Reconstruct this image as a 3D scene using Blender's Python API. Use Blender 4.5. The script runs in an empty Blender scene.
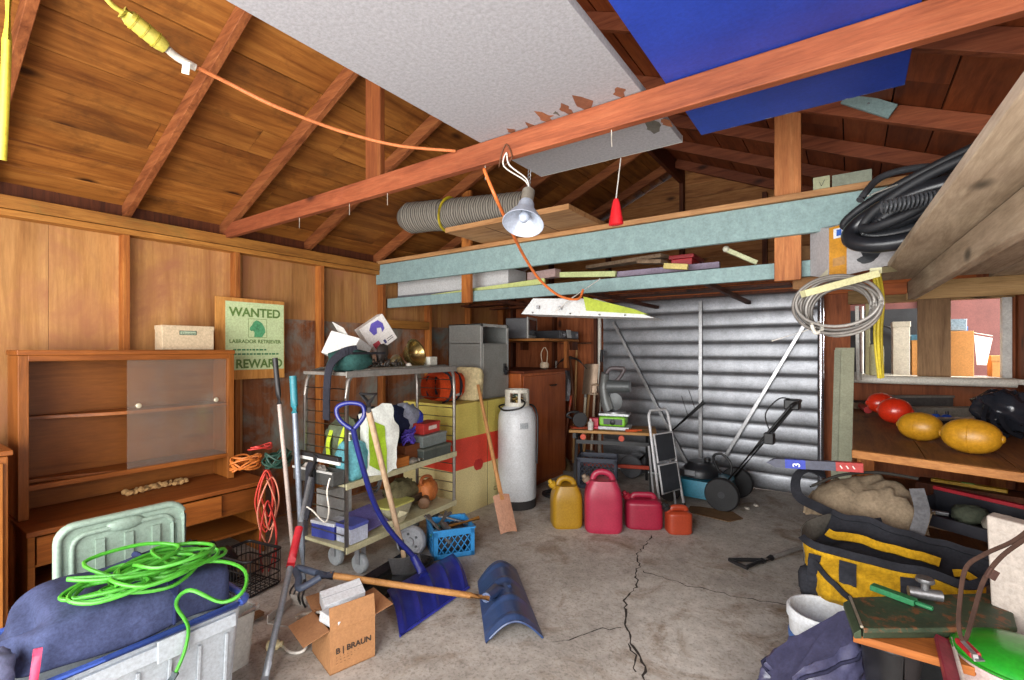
import bpy, bmesh, math, random
from mathutils import Vector, Matrix, Euler, noise
random.seed(7)
scene = bpy.context.scene
COL = scene.collection
PI = math.pi
V = Vector
# ------------------------------------------------------------------ camera geometry (metres; photo frame 1024 x 680)
EYE = V((0, 0, 1.5)); FPX = 480.0; HOR = 350.0
def ray(u, v):
    a = (u - 512) / FPX; b = (HOR - v) / FPX
    return V((-.576 + .817 * a, .817 + .576 * a, b))
def PY(u, v, y): r = ray(u, v); return EYE + r * (y / r.y)
def PX(u, v, x): r = ray(u, v); return EYE + r * (x / r.x)
def PZ(u, v, z): r = ray(u, v); return EYE + r * ((z - 1.5) / r.z)
def PD(u, v, d): return EYE + ray(u, v) * d
# ------------------------------------------------------------------ materials
MATS = {}
def rgb(h):
    h = h.lstrip('#')
    c = [int(h[i:i + 2], 16) / 255 for i in (0, 2, 4)]
    return tuple((x / 12.92 if x <= .04045 else ((x + .055) / 1.055) ** 2.4) for x in c) + (1,)
def C4(c): return rgb(c) if isinstance(c, str) else (tuple(c) + (1,) if len(c) == 3 else tuple(c))
def newmat(name):
    m = bpy.data.materials.new(name); m.use_nodes = True
    nt = m.node_tree; b = nt.nodes['Principled BSDF']
    return m, nt, b
def N(nt, t, **k):
    n = nt.nodes.new(t)
    for a, b in k.items(): setattr(n, a, b)
    return n
def ramp(nt, stops):
    r = N(nt, 'ShaderNodeValToRGB'); e = r.color_ramp.elements
    while len(e) < len(stops): e.new(.5)
    for el, (p, c) in zip(e, stops): el.position = p; el.color = C4(c)
    return r
def noise_node(nt, vec, scale, detail=4, rough=.6, dist=0):
    n = N(nt, 'ShaderNodeTexNoise'); n.inputs['Scale'].default_value = scale
    n.inputs['Detail'].default_value = detail; n.inputs['Roughness'].default_value = rough
    n.inputs['Distortion'].default_value = dist
    nt.links.new(vec, n.inputs['Vector']); return n
def mixc(nt, fac, a, b, mode='MIX'):
    m = N(nt, 'ShaderNodeMix', data_type='RGBA', blend_type=mode)
    for sock, val in ((m.inputs[0], fac), (m.inputs[6], a), (m.inputs[7], b)):
        if hasattr(val, 'is_linked'): nt.links.new(val, sock)
        elif isinstance(val, (int, float)): sock.default_value = val
        else: sock.default_value = C4(val)
    return m.outputs[2]
def bump(nt, b, h, strength=.3, dist=.01):
    n = N(nt, 'ShaderNodeBump'); n.inputs['Strength'].default_value = strength
    n.inputs['Distance'].default_value = dist
    nt.links.new(h, n.inputs['Height']); nt.links.new(n.outputs[0], b.inputs['Normal'])
def paint(color, rough=.5, metal=0., var=.18, scale=9., bmp=0., spec=.5, coat=0., worn=None, wornamt=.35):
    """painted / plastic / metal surface with a little wear and dirt of its own"""
    key = ('paint', str(color), rough, metal, var, scale, bmp, spec, coat, str(worn), wornamt)
    if key in MATS: return MATS[key]
    m, nt, b = newmat('surface_%d' % len(MATS)); c = C4(color)
    tc = N(nt, 'ShaderNodeTexCoord')
    n = noise_node(nt, tc.outputs['Object'], scale, 5, .65)
    dk = tuple(x * (1 - var) for x in c[:3]); lt = tuple(min(1, x * (1 + var * .8) + .004) for x in c[:3])
    r = ramp(nt, [(.3, dk), (.7, lt)]); nt.links.new(n.outputs[0], r.inputs[0])
    out = r.outputs[0]
    nf = noise_node(nt, tc.outputs['Object'], 75, 4, .75); rf_ = ramp(nt, [(.34, (.74, .72, .7)), (.62, (1.07, 1.07, 1.06))]); nt.links.new(nf.outputs[0], rf_.inputs[0])
    out = mixc(nt, .75, out, rf_.outputs[0], 'MULTIPLY')
    if worn is not None:
        n2 = noise_node(nt, tc.outputs['Object'], scale * 1.7, 7, .72, .4)
        r2 = ramp(nt, [(1 - wornamt - .04, (0, 0, 0)), (1 - wornamt + .05, (1, 1, 1))])
        nt.links.new(n2.outputs[0], r2.inputs[0])
        out = mixc(nt, r2.outputs[0], out, worn)
    nt.links.new(out, b.inputs['Base Color'])
    b.inputs['Roughness'].default_value = rough; b.inputs['Metallic'].default_value = metal
    b.inputs['Specular IOR Level'].default_value = spec; b.inputs['Coat Weight'].default_value = coat
    if bmp: bump(nt, b, n.outputs[0], bmp, .01)
    MATS[key] = m; return m
def fabric(color, var=.25, scale=60):
    key = ('fab', str(color), var, scale)
    if key in MATS: return MATS[key]
    m, nt, b = newmat('cloth_%d' % len(MATS)); c = C4(color)
    tc = N(nt, 'ShaderNodeTexCoord')
    n = noise_node(nt, tc.outputs['Object'], scale, 3, .7); n2 = noise_node(nt, tc.outputs['Object'], 7, 4, .6)
    r = ramp(nt, [(.3, tuple(x * (1 - var) for x in c[:3])), (.7, tuple(min(1, x * (1 + var)) for x in c[:3]))])
    nt.links.new(n2.outputs[0], r.inputs[0]); rf_ = ramp(nt, [(.35, (.68, .68, .68)), (.62, (1.1, 1.1, 1.1))]); nt.links.new(n.outputs[0], rf_.inputs[0])
    nt.links.new(mixc(nt, .8, r.outputs[0], rf_.outputs[0], 'MULTIPLY'), b.inputs['Base Color'])
    b.inputs['Roughness'].default_value = .9; b.inputs['Specular IOR Level'].default_value = .2
    bump(nt, b, n.outputs[0], .25, .004); MATS[key] = m; return m
def wood(c1, c2, axis='X', c3=None, rough=.65, grain=1., knots=True, stain=None, stain_amt=.3, spec=.3, blotch=1.3):
    """timber: grain runs along AXIS of the object; the face attribute 'rnd' shifts each board's tone; STAIN adds weathered patches"""
    key = ('wood', str(c1), str(c2), axis, str(c3), rough, grain, knots, str(stain), stain_amt, spec, blotch)
    if key in MATS: return MATS[key]
    m, nt, b = newmat('timber_%d' % len(MATS))
    tc = N(nt, 'ShaderNodeTexCoord'); at = N(nt, 'ShaderNodeAttribute', attribute_name='rnd')
    off = N(nt, 'ShaderNodeVectorMath', operation='MULTIPLY_ADD')
    comb = N(nt, 'ShaderNodeCombineXYZ')
    for i in range(3): nt.links.new(at.outputs['Fac'], comb.inputs[i])
    nt.links.new(comb.outputs[0], off.inputs[0]); off.inputs[1].default_value = (17.3, 31.7, 23.1)
    nt.links.new(tc.outputs['Object'], off.inputs[2])
    mp = N(nt, 'ShaderNodeMapping'); s = [9 * grain] * 3; s['XYZ'.index(axis)] = .75 * grain
    mp.inputs['Scale'].default_value = s; nt.links.new(off.outputs[0], mp.inputs[0])
    n = noise_node(nt, mp.outputs[0], 2.2, 7, .62, 1.1)
    r = ramp(nt, [(.28, c2), (.5, c1), (.75, c3 or c1)]); nt.links.new(n.outputs[0], r.inputs[0]); out = r.outputs[0]
    bl = noise_node(nt, off.outputs[0], blotch, 4, .6)
    rb = ramp(nt, [(.32, (.62, .55, .5)), (.68, (1.12, 1.1, 1.05))]); nt.links.new(bl.outputs[0], rb.inputs[0])
    out = mixc(nt, .8, out, rb.outputs[0], 'MULTIPLY')
    nf = noise_node(nt, mp.outputs[0], 14, 5, .75); rf_ = ramp(nt, [(.35, (.7, .66, .62)), (.62, (1.08, 1.07, 1.05))]); nt.links.new(nf.outputs[0], rf_.inputs[0])
    out = mixc(nt, .7, out, rf_.outputs[0], 'MULTIPLY')
    rr = ramp(nt, [(0, (.72, .68, .64)), (1, (1.14, 1.12, 1.1))]); nt.links.new(at.outputs['Fac'], rr.inputs[0])
    out = mixc(nt, .9, out, rr.outputs[0], 'MULTIPLY')
    if knots:
        vm = N(nt, 'ShaderNodeMapping'); sk = [6.] * 3; sk['XYZ'.index(axis)] = 2.6
        vm.inputs['Scale'].default_value = sk; nt.links.new(off.outputs[0], vm.inputs[0])
        vo = N(nt, 'ShaderNodeTexVoronoi'); vo.inputs['Scale'].default_value = .62; nt.links.new(vm.outputs[0], vo.inputs['Vector'])
        rk = ramp(nt, [(.05, (1, 1, 1)), (.13, (0, 0, 0))]); nt.links.new(vo.outputs['Distance'], rk.inputs[0])
        out = mixc(nt, rk.outputs[0], out, tuple(x * .28 for x in C4(c2)[:3]))
    if stain is not None:
        ns = noise_node(nt, off.outputs[0], 2.1, 6, .7, .5)
        rs = ramp(nt, [(1 - stain_amt - .12, (0, 0, 0)), (1 - stain_amt + .12, (1, 1, 1))]); nt.links.new(ns.outputs[0], rs.inputs[0])
        out = mixc(nt, rs.outputs[0], out, stain)
    nt.links.new(out, b.inputs['Base Color']); b.inputs['Roughness'].default_value = rough
    b.inputs['Specular IOR Level'].default_value = spec
    bump(nt, b, n.outputs[0], .25, .006); MATS[key] = m; return m
def glass(tint=(.8, .8, .75), haze=.25):
    key = ('glass', tint, haze)
    if key in MATS: return MATS[key]
    m, nt, b = newmat('hazy_pane_%d' % len(MATS)); nt.nodes.remove(b)
    out = nt.nodes['Material Output']
    tr = N(nt, 'ShaderNodeBsdfTransparent'); tr.inputs[0].default_value = C4(tint)
    df = N(nt, 'ShaderNodeBsdfDiffuse'); df.inputs[0].default_value = (.55, .5, .42, 1)
    gl = N(nt, 'ShaderNodeBsdfGlossy'); gl.inputs['Roughness'].default_value = .12
    m1 = N(nt, 'ShaderNodeMixShader'); m1.inputs[0].default_value = haze
    m2 = N(nt, 'ShaderNodeMixShader'); m2.inputs[0].default_value = .07
    nt.links.new(tr.outputs[0], m1.inputs[1]); nt.links.new(df.outputs[0], m1.inputs[2])
    nt.links.new(m1.outputs[0], m2.inputs[1]); nt.links.new(gl.outputs[0], m2.inputs[2])
    nt.links.new(m2.outputs[0], out.inputs[0]); MATS[key] = m; return m
# ------------------------------------------------------------------ mesh builder
def frame_of(d, up=V((0, 0, 1))):
    d = d.normalized()
    if abs(d.dot(up)) > .985: up = V((0, 1, 0)) if abs(d.y) < .9 else V((1, 0, 0))
    x = d.cross(up).normalized(); y = x.cross(d).normalized()
    return x, y, d
def catmull(pts, n=8, closed=False):
    pts = [V(p) for p in pts]; out = []; k = len(pts)
    rng = range(k) if closed else range(k - 1)
    for i in rng:
        if closed: p0, p1, p2, p3 = pts[(i - 1) % k], pts[i], pts[(i + 1) % k], pts[(i + 2) % k]
        else: p0, p1, p2, p3 = pts[max(i - 1, 0)], pts[i], pts[i + 1], pts[min(i + 2, k - 1)]
        for j in range(n):
            t = j / n; t2 = t * t; t3 = t2 * t
            out.append(.5 * ((2 * p1) + (p2 - p0) * t + (2 * p0 - 5 * p1 + 4 * p2 - p3) * t2 + (3 * p1 - p0 - 3 * p2 + p3) * t3))
    if not closed: out.append(pts[-1])
    return out
class MB:
    def __init__(s): s.v = []; s.f = []; s.r = []
    def add(s, vs, fs, rnd=None):
        o = len(s.v); rnd = random.random() if rnd is None else rnd
        s.v += [V(p) for p in vs]; s.f += [[o + i for i in f] for f in fs]; s.r += [rnd] * len(fs); return s
    BF = [(0, 3, 2, 1), (4, 5, 6, 7), (0, 1, 5, 4), (1, 2, 6, 5), (2, 3, 7, 6), (3, 0, 4, 7)]
    def box(s, x0, x1, y0, y1, z0, z1, rnd=None):
        x0, x1 = min(x0, x1), max(x0, x1); y0, y1 = min(y0, y1), max(y0, y1); z0, z1 = min(z0, z1), max(z0, z1)
        return s.add([(x0, y0, z0), (x1, y0, z0), (x1, y1, z0), (x0, y1, z0), (x0, y0, z1), (x1, y0, z1), (x1, y1, z1), (x0, y1, z1)], MB.BF, rnd)
    def hexa(s, b, t, rnd=None):
        """bottom quad B (counter-clockwise from above) and top quad T"""
        return s.add(list(b) + list(t), MB.BF, rnd)
    def obox(s, c, sx, sy, sz, rot=None, rnd=None):
        M = rot if isinstance(rot, Matrix) else (Euler(rot).to_matrix() if rot else Matrix.Identity(3))
        c = V(c); p = [c + M @ V((x * sx / 2, y * sy / 2, z * sz / 2)) for z in (-1, 1) for x, y in ((-1, -1), (1, -1), (1, 1), (-1, 1))]
        return s.add(p, MB.BF, rnd)
    def beam(s, p0, p1, w, h, up=(0, 0, 1), rnd=None):
        """square timber from p0 to p1, w wide across, h along UP, centred on the line"""
        p0, p1 = V(p0), V(p1); x, y, d = frame_of(p1 - p0, V(up))
        q = [(-w / 2, -h / 2), (w / 2, -h / 2), (w / 2, h / 2), (-w / 2, h / 2)]
        return s.add([p + x * a + y * b for p in (p0, p1) for a, b in q], [(0, 1, 2, 3), (7, 6, 5, 4), (0, 4, 5, 1), (1, 5, 6, 2), (2, 6, 7, 3), (3, 7, 4, 0)], rnd)
    def tube(s, pts, r, n=8, closed=False, flat=1., up=None, rnd=None):
        pts = [V(p) for p in pts]; k = len(pts); rad = r if isinstance(r, (list, tuple)) else [r] * k
        vs = []; fs = []; px = None
        for i in range(k):
            if closed: d = pts[(i + 1) % k] - pts[i - 1]
            else: d = pts[min(i + 1, k - 1)] - pts[max(i - 1, 0)]
            if d.length < 1e-9: d = V((0, 0, 1))
            d.normalize()
            if up is not None: x, y, _ = frame_of(d, V(up))
            elif px is None: x, y, _ = frame_of(d)
            else:
                x = px - d * px.dot(d)
                if x.length < 1e-6: x, y, _ = frame_of(d)
                x.normalize(); y = d.cross(x)
            px = x
            for j in range(n):
                a = 2 * PI * j / n
                vs.append(pts[i] + x * (math.cos(a) * rad[i]) + y * (math.sin(a) * rad[i] * flat))
        for i in range(k if closed else k - 1):
            a, b = i * n, ((i + 1) % k) * n
            fs += [(a + j, a + (j + 1) % n, b + (j + 1) % n, b + j) for j in range(n)]
        if not closed: fs += [tuple(reversed(range(n))), tuple(range((k - 1) * n, k * n))]
        return s.add(vs, fs, rnd)
    def strap(s, pts, w, t, up=(0, 0, 1), closed=False, rnd=None):
        """a flat band: w across, t thick; UP is the direction its flat side faces"""
        pts = [V(p) for p in pts]; k = len(pts); vs = []; fs = []
        for i in range(k):
            d = pts[min(i + 1, k - 1)] - pts[max(i - 1, 0)]
            x, y, _ = frame_of(d, V(up))
            for a, b in ((-w / 2, -t / 2), (w / 2, -t / 2), (w / 2, t / 2), (-w / 2, t / 2)): vs.append(pts[i] + x * a + y * b)
        for i in range(k - 1):
            a, b = 4 * i, 4 * i + 4
            fs += [(a + j, a + (j + 1) % 4, b + (j + 1) % 4, b + j) for j in range(4)]
        fs += [(3, 2, 1, 0), (4 * k - 4, 4 * k - 3, 4 * k - 2, 4 * k - 1)]
        return s.add(vs, fs, rnd)
    def lathe(s, prof, c=(0, 0, 0), axis=(0, 0, 1), n=24, sx=1., sy=1., rnd=None):
        """prof: (radius, height) along AXIS from C"""
        x, y, d = frame_of(V(axis)); c = V(c); vs = []; fs = []
        for r, h in prof:
            for j in range(n):
                a = 2 * PI * j / n; vs.append(c + d * h + x * (math.cos(a) * r * sx) + y * (math.sin(a) * r * sy))
        for i in range(len(prof) - 1):
            a, b = i * n, i * n + n
            fs += [(a + j, a + (j + 1) % n, b + (j + 1) % n, b + j) for j in range(n)]
        if prof[0][0] > 1e-5: fs.append(tuple(reversed(range(n))))
        if prof[-1][0] > 1e-5: fs.append(tuple(range((len(prof) - 1) * n, len(prof) * n)))
        return s.add(vs, fs, rnd)
    def cyl(s, p0, p1, r, n=16, r1=None, rnd=None):
        p0, p1 = V(p0), V(p1); d = p1 - p0
        return s.lathe([(r, 0), (r if r1 is None else r1, d.length)], p0, d, n, rnd=rnd)
    def blob(s, c, rx, ry, rz, rot=None, n=20, m=12, amp=0., freq=3., sq=1., seed=0., rnd=None):
        """rounded lump; sq<1 squares it off, amp wrinkles it"""
        M = Euler(rot).to_matrix() if rot and not isinstance(rot, Matrix) else (rot or Matrix.Identity(3)); c = V(c); vs = []; fs = []
        pw = lambda t: math.copysign(abs(t) ** sq, t)
        for i in range(m + 1):
            th = PI * i / m
            for j in range(n):
                ph = 2 * PI * j / n
                p = V((pw(math.sin(th)) * pw(math.cos(ph)), pw(math.sin(th)) * pw(math.sin(ph)), pw(math.cos(th))))
                k = 1 + (amp * noise.noise(p * freq + V((seed, seed * 2.3, 5))) if amp else 0)
                vs.append(c + M @ V((p.x * rx * k, p.y * ry * k, p.z * rz * k)))
        for i in range(m):
            a, b = i * n, i * n + n
            fs += [(a + j, b + j, b + (j + 1) % n, a + (j + 1) % n) for j in range(n)]
        return s.add(vs, fs, rnd)
    def prism(s, poly, o, ex, ey, t, rnd=None):
        """outline POLY (2-D) laid on axes EX, EY at O, T thick along EX x EY"""
        o, ex, ey = V(o), V(ex), V(ey); nz = ex.cross(ey).normalized() * t; k = len(poly)
        vs = [o + ex * a + ey * b for a, b in poly] + [o + ex * a + ey * b + nz for a, b in poly]
        fs = [tuple(reversed(range(k))), tuple(range(k, 2 * k))] + [(i, (i + 1) % k, k + (i + 1) % k, k + i) for i in range(k)]
        return s.add(vs, fs, rnd)
    def sheet(s, fn, nu, nv, t=0., rnd=None):
        """surface fn(a, b) for a, b in 0..1; T thickens it along its normals"""
        g = [[V(fn(i / nu, j / nv)) for j in range(nv + 1)] for i in range(nu + 1)]
        vs = [p for row in g for p in row]; w = nv + 1
        fs = [(i * w + j, (i + 1) * w + j, (i + 1) * w + j + 1, i * w + j + 1) for i in range(nu) for j in range(nv)]
        if t:
            k = len(vs); nr = []
            for i in range(nu + 1):
                for j in range(nv + 1):
                    du = g[min(i + 1, nu)][j] - g[max(i - 1, 0)][j]; dv = g[i][min(j + 1, nv)] - g[i][max(j - 1, 0)]
                    q = du.cross(dv); nr.append(q.normalized() if q.length > 1e-12 else V((0, 0, 1)))
            vs = vs + [p - q * t for p, q in zip(vs, nr)]
            fs = fs + [tuple(k + x for x in reversed(f)) for f in fs]
            e = [j for j in range(w)]
            for j in range(nv): fs += [(j, j + 1, k + j + 1, k + j), (nu * w + j + 1, nu * w + j, k + nu * w + j, k + nu * w + j + 1)]
            for i in range(nu): fs += [((i + 1) * w, i * w, k + i * w, k + (i + 1) * w), (i * w + nv, (i + 1) * w + nv, k + (i + 1) * w + nv, k + i * w + nv)]
        return s.add(vs, fs, rnd)
    def build(s, name, mat, parent=None, bevel=0., smooth=None, local=False, seg=2, fix=True):
        """ONE mesh object; coordinates are world ones unless LOCAL"""
        me = bpy.data.meshes.new(name); o = bpy.data.objects.new(name, me); COL.objects.link(o)
        if parent is not None:
            o.parent = parent
            inv = Matrix.Identity(4) if local else world(parent).inverted()
            vs = [inv @ p for p in s.v]
        else:
            lo = V([min(p[i] for p in s.v) for i in range(3)]); hi = V([max(p[i] for p in s.v) for i in range(3)])
            b = V(((lo.x + hi.x) / 2, (lo.y + hi.y) / 2, lo.z)) if not local else V((0, 0, 0))
            o.location = b; vs = [p - b for p in s.v]
        me.from_pydata(vs, [], s.f)
        at = me.attributes.new('rnd', 'FLOAT', 'FACE'); at.data.foreach_set('value', s.r)
        if fix:
            bm = bmesh.new(); bm.from_mesh(me); bmesh.ops.recalc_face_normals(bm, faces=bm.faces); bm.to_mesh(me); bm.free()
        me.materials.append(mat)
        if smooth:
            me.shade_smooth(); me.set_sharp_from_angle(angle=math.radians(smooth))
        if bevel:
            md = o.modifiers.new('edge', 'BEVEL'); md.width = bevel; md.segments = seg; md.limit_method = 'ANGLE'; md.angle_limit = .6
            if not smooth: me.shade_smooth(); me.set_sharp_from_angle(angle=math.radians(50)); md.harden_normals = True
        return o
def world(o):
    M = Matrix.LocRotScale(o.location, o.rotation_euler, o.scale)
    return world(o.parent) @ M if o.parent else M
def tag(o, label, cat, group=None):
    o['label'] = label; o['category'] = cat
    if group: o['group'] = group
    return o
def thing(name, label, cat, loc=(0, 0, 0), rz=0., group=None, rot=None):
    o = bpy.data.objects.new(name, None); COL.objects.link(o); o.empty_display_size = .05
    o.location = loc; o.rotation_euler = rot or (0, 0, rz); return tag(o, label, cat, group)
def struct(o): o['kind'] = 'structure'; return o
def dup(root, loc=None, rot=None, label=None):
    r = root.copy(); COL.objects.link(r)
    if loc is not None: r.location = loc
    if rot is not None: r.rotation_euler = rot
    if label: r['label'] = label
    for ch in list(root.children):
        c = ch.copy(); COL.objects.link(c); c.parent = r
        for g in list(ch.children):
            d = g.copy(); COL.objects.link(d); d.parent = c
    return r
def lettering(body, o, ex, ey, size, mat, parent, name='lettering', thick=.0006, width=None, bold=0., align='LEFT'):
    """flat raised writing: baseline starts at O along EX, letters stand along EY; becomes a mesh"""
    cu = bpy.data.curves.new(name, 'FONT'); cu.body = body; cu.size = size; cu.extrude = thick; cu.offset = bold; cu.align_x = align
    t = bpy.data.objects.new(name, cu); COL.objects.link(t)
    me = bpy.data.meshes.new_from_object(t.evaluated_get(bpy.context.evaluated_depsgraph_get()))
    COL.objects.unlink(t); bpy.data.objects.remove(t); bpy.data.curves.remove(cu)
    ex, ey, o = V(ex).normalized(), V(ey).normalized(), V(o); xs = [v.co.x for v in me.vertices]
    k = width / (max(xs) - min(xs)) if width and xs else 1.
    ez = ex.cross(ey)
    mb = MB(); mb.add([o + ex * (v.co.x * k) + ey * v.co.y + ez * v.co.z for v in me.vertices], [tuple(p.vertices) for p in me.polygons])
    bpy.data.meshes.remove(me)
    return mb.build(name, mat, parent, fix=False)
def loopy(c, rx, ry, turns, r, amp=.02, seed=0, ex=V((1, 0, 0)), ey=V((0, 1, 0)), drift=V((0, 0, 0)), n=22):
    """points of a loose coil around C in the plane EX, EY"""
    rnd = random.Random(seed); pts = []; k = int(turns * n); c = V(c); ez = ex.cross(ey)
    for i in range(k + 1):
        a = 2 * PI * i / n; w = 1 + amp / max(rx, .01) * math.sin(a * .37 + seed) + rnd.uniform(-.04, .04)
        pts.append(c + ex * math.cos(a) * rx * w + ey * math.sin(a) * ry * w + drift * (i / k) + ez * (r * .9 * math.sin(a * .51 + seed)))
    return pts
# ------------------------------------------------------------------ camera, light
cd = bpy.data.cameras.new('camera'); cam = bpy.data.objects.new('camera', cd); COL.objects.link(cam)
cam.location = EYE; cam.rotation_euler = (PI / 2, 0, math.atan2(.576, .817)); cd.sensor_width = 36; cd.lens = 36 * FPX / 1024
cd.shift_y = (HOR - 340) / 1024; cd.clip_start = .05; cd.clip_end = 100; scene.camera = cam
scene.view_settings.view_transform = 'Standard'; scene.view_settings.look = 'None'; scene.view_settings.gamma = 1
scene.view_settings.use_curve_mapping = False; scene.view_settings.exposure = .88
scene.cycles.use_denoising = True; scene.cycles.max_bounces = 8; scene.cycles.diffuse_bounces = 5; scene.cycles.transparent_max_bounces = 12
w = bpy.data.worlds.new('sky'); scene.world = w; w.use_nodes = True
w.node_tree.nodes['Background'].inputs[0].default_value = (.75, .88, 1, 1); w.node_tree.nodes['Background'].inputs[1].default_value = 1.1
def area(name, loc, target, sx, sy, power, color=(1, 1, 1), spread=180):
    l = bpy.data.lights.new(name, 'AREA'); l.shape = 'RECTANGLE'; l.size = sx; l.size_y = sy; l.energy = power; l.color = color; l.spread = math.radians(spread)
    o = bpy.data.objects.new(name, l); COL.objects.link(o); o.location = loc
    o.rotation_euler = (V(target) - V(loc)).to_track_quat('-Z', 'Y').to_euler(); return o
area('daylight_at_open_front', (-1.3, -1.5, 1.35), (-1.7, 3, 1.55), 3.6, 2.0, 150, (1, .97, .93))
area('daylight_beyond_window', (2.3, 6.3, 2.2), (.4, 6.5, 1.4), 1.4, 1.4, 160, (1, .98, .92))
area('side_fill_light', (1.08, .55, 1.3), (-3, 2.2, 1.5), .9, 1.9, 26, (1, .97, .94))  # soft fill added from the side wall; its doorway is unseen
fl_ = bpy.data.lights.new('photographer_flash', 'POINT'); fl_.energy = 26; fl_.shadow_soft_size = .35; fl_.color = (1, .98, .95)
fo_ = bpy.data.objects.new('photographer_flash', fl_); COL.objects.link(fo_); fo_.location = (-.5, -.55, 1.75)
# ------------------------------------------------------------------ room shell
XL, XR, YB, YF = -4.1, 1.15, 5.82, -1.6
RX, RZ, SL = -1.62, 3.55, .44                     # ridge: x, underside of rafters, slope
def rz(x, up=0.): return RZ - SL * abs(x - RX) + up
W_RAFT = wood('#9c5a30', '#6c3518', 'Y', '#b06a3c', knots=True)
W_BOARD = wood('#96602a', '#683814', 'Y', '#b0783a', rough=.6, stain='#4a2a12', stain_amt=.36, grain=.55)
W_BOARDR = wood('#8a4826', '#5c2a12', 'Y', '#9c5a34', rough=.6, grain=.6, stain='#3a1c0e', stain_amt=.25)
W_STUD = wood('#a8672f', '#7e4420', 'Z', '#bf803f')
W_PLATE = wood('#b07a38', '#8a5a26', 'Y', '#c08c48', stain='#6a6230', stain_amt=.3)
W_PLY = wood('#c4935a', '#9c6a3a', 'Z', '#d4a66e', grain=.35, knots=False, stain='#a06a48', stain_amt=.42, blotch=.8)
W_TIE = wood('#a25a3a', '#7c4028', 'X', '#b06a48', stain='#8a4c3a', stain_amt=.3)
W_TIE2 = wood('#a05a34', '#7a3c20', 'X', '#b06c40')
W_PALE = wood('#b58a5e', '#8c6440', 'X', '#c69c70')
W_GREY = wood('#9a8672', '#756250', 'Y', '#ab9884', knots=False)
W_DARK = wood('#5a2f18', '#3a1c0e', 'Z', '#6a3a20')
AQUA = paint('#869f9f', .7, 0, .12, 14, .15, .3, worn='#9a7a5c', wornamt=.2)
WHITE = paint('#d8d6d0', .5, 0, .08, 8)
# floor
m, nt, b = newmat('concrete'); tc = N(nt, 'ShaderNodeTexCoord'); P = tc.outputs['Object']
n1 = noise_node(nt, P, 1.1, 6, .62); n2 = noise_node(nt, P, 14, 8, .7); n3 = noise_node(nt, P, 2.6, 7, .7, .6); n4 = noise_node(nt, P, 60, 4, .7)
r1 = ramp(nt, [(.3, '#9c968e'), (.5, '#b6b0a8'), (.72, '#cdc8c0')]); nt.links.new(n1.outputs[0], r1.inputs[0])
r2 = ramp(nt, [(.3, (.62, .6, .57)), (.65, (1.08, 1.07, 1.05))]); nt.links.new(n2.outputs[0], r2.inputs[0])
o1 = mixc(nt, .8, r1.outputs[0], r2.outputs[0], 'MULTIPLY')
r3 = ramp(nt, [(.52, (0, 0, 0)), (.7, (1, 1, 1))]); nt.links.new(n3.outputs[0], r3.inputs[0])
o2 = mixc(nt, r3.outputs[0], o1, '#7a6650')
# oily dirt patch where the machines are parked, with its own ragged outline
mp = N(nt, 'ShaderNodeMapping'); mp.inputs['Location'].default_value = (.75, -4.35, 0); nt.links.new(P, mp.inputs[0])
ln = N(nt, 'ShaderNodeVectorMath', operation='LENGTH'); nt.links.new(mp.outputs[0], ln.inputs[0])
ad = N(nt, 'ShaderNodeMath', operation='MULTIPLY_ADD'); nt.links.new(n3.outputs[0], ad.inputs[0]); ad.inputs[1].default_value = -1.6; nt.links.new(ln.outputs['Value'], ad.inputs[2])
r5 = ramp(nt, [(.25, (1, 1, 1)), (.95, (0, 0, 0))]); nt.links.new(ad.outputs[0], r5.inputs[0])
o3 = mixc(nt, r5.outputs[0], o2, mixc(nt, .62, o2, '#55432f'))
r6 = ramp(nt, [(.38, (.4, .37, .34)), (.48, (1, 1, 1))]); nt.links.new(n4.outputs[0], r6.inputs[0])
o4 = mixc(nt, .5, o3, r6.outputs[0], 'MULTIPLY'); nt.links.new(o4, b.inputs['Base Color']); b.inputs['Roughness'].default_value = .8
bump(nt, b, n2.outputs[0], .35, .012); CONC = m
fl = struct(MB().box(XL - .2, 2.6, YF - .1, 8.2, -.12, 0).build('floor', CONC))
tag(fl, 'grey stained concrete garage floor with long cracks', 'floor')
def crack(px, w, seed):
    rnd = random.Random(seed); pts = []
    for (u, v), (u2, v2) in zip(px, px[1:]):
        a, b2 = PZ(u, v, 0), PZ(u2, v2, 0); k = max(2, int((b2 - a).length / .03))
        for i in range(k): pts.append(a.lerp(b2, i / k) + V((rnd.uniform(-.012, .012), rnd.uniform(-.012, .012), 0)))
    pts.append(PZ(*px[-1], 0)); vs = []; fs = []; K = len(pts)
    for i, p in enumerate(pts):
        d = (pts[min(i + 1, K - 1)] - pts[max(i - 1, 0)]).normalized(); nrm = V((-d.y, d.x, 0))
        ww = w * (.35 + rnd.random()) * min(1, 8 * (1 - i / K) + .15)
        vs += [V((p.x, p.y, .001)) + nrm * ww, V((p.x, p.y, .001)) - nrm * ww]
    for i in range(K - 1): fs.append((2 * i, 2 * i + 1, 2 * i + 3, 2 * i + 2))
    MB().add(vs, fs).build('crack', paint('#2c241d', .95, 0, .3, 40), fl, fix=False)
crack([(652, 536), (638, 554), (639, 567), (634, 573), (638, 585), (625, 599), (625, 622), (630, 643), (638, 652), (645, 667), (646, 695)], .006, 1)
crack([(641, 571), (662, 577), (689, 586), (712, 590), (735, 597), (770, 602), (803, 609)], .0035, 2)
crack([(622, 628), (592, 630), (575, 638), (552, 642)], .003, 3)
crack([(630, 643), (634, 655), (636, 672)], .004, 4)
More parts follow.
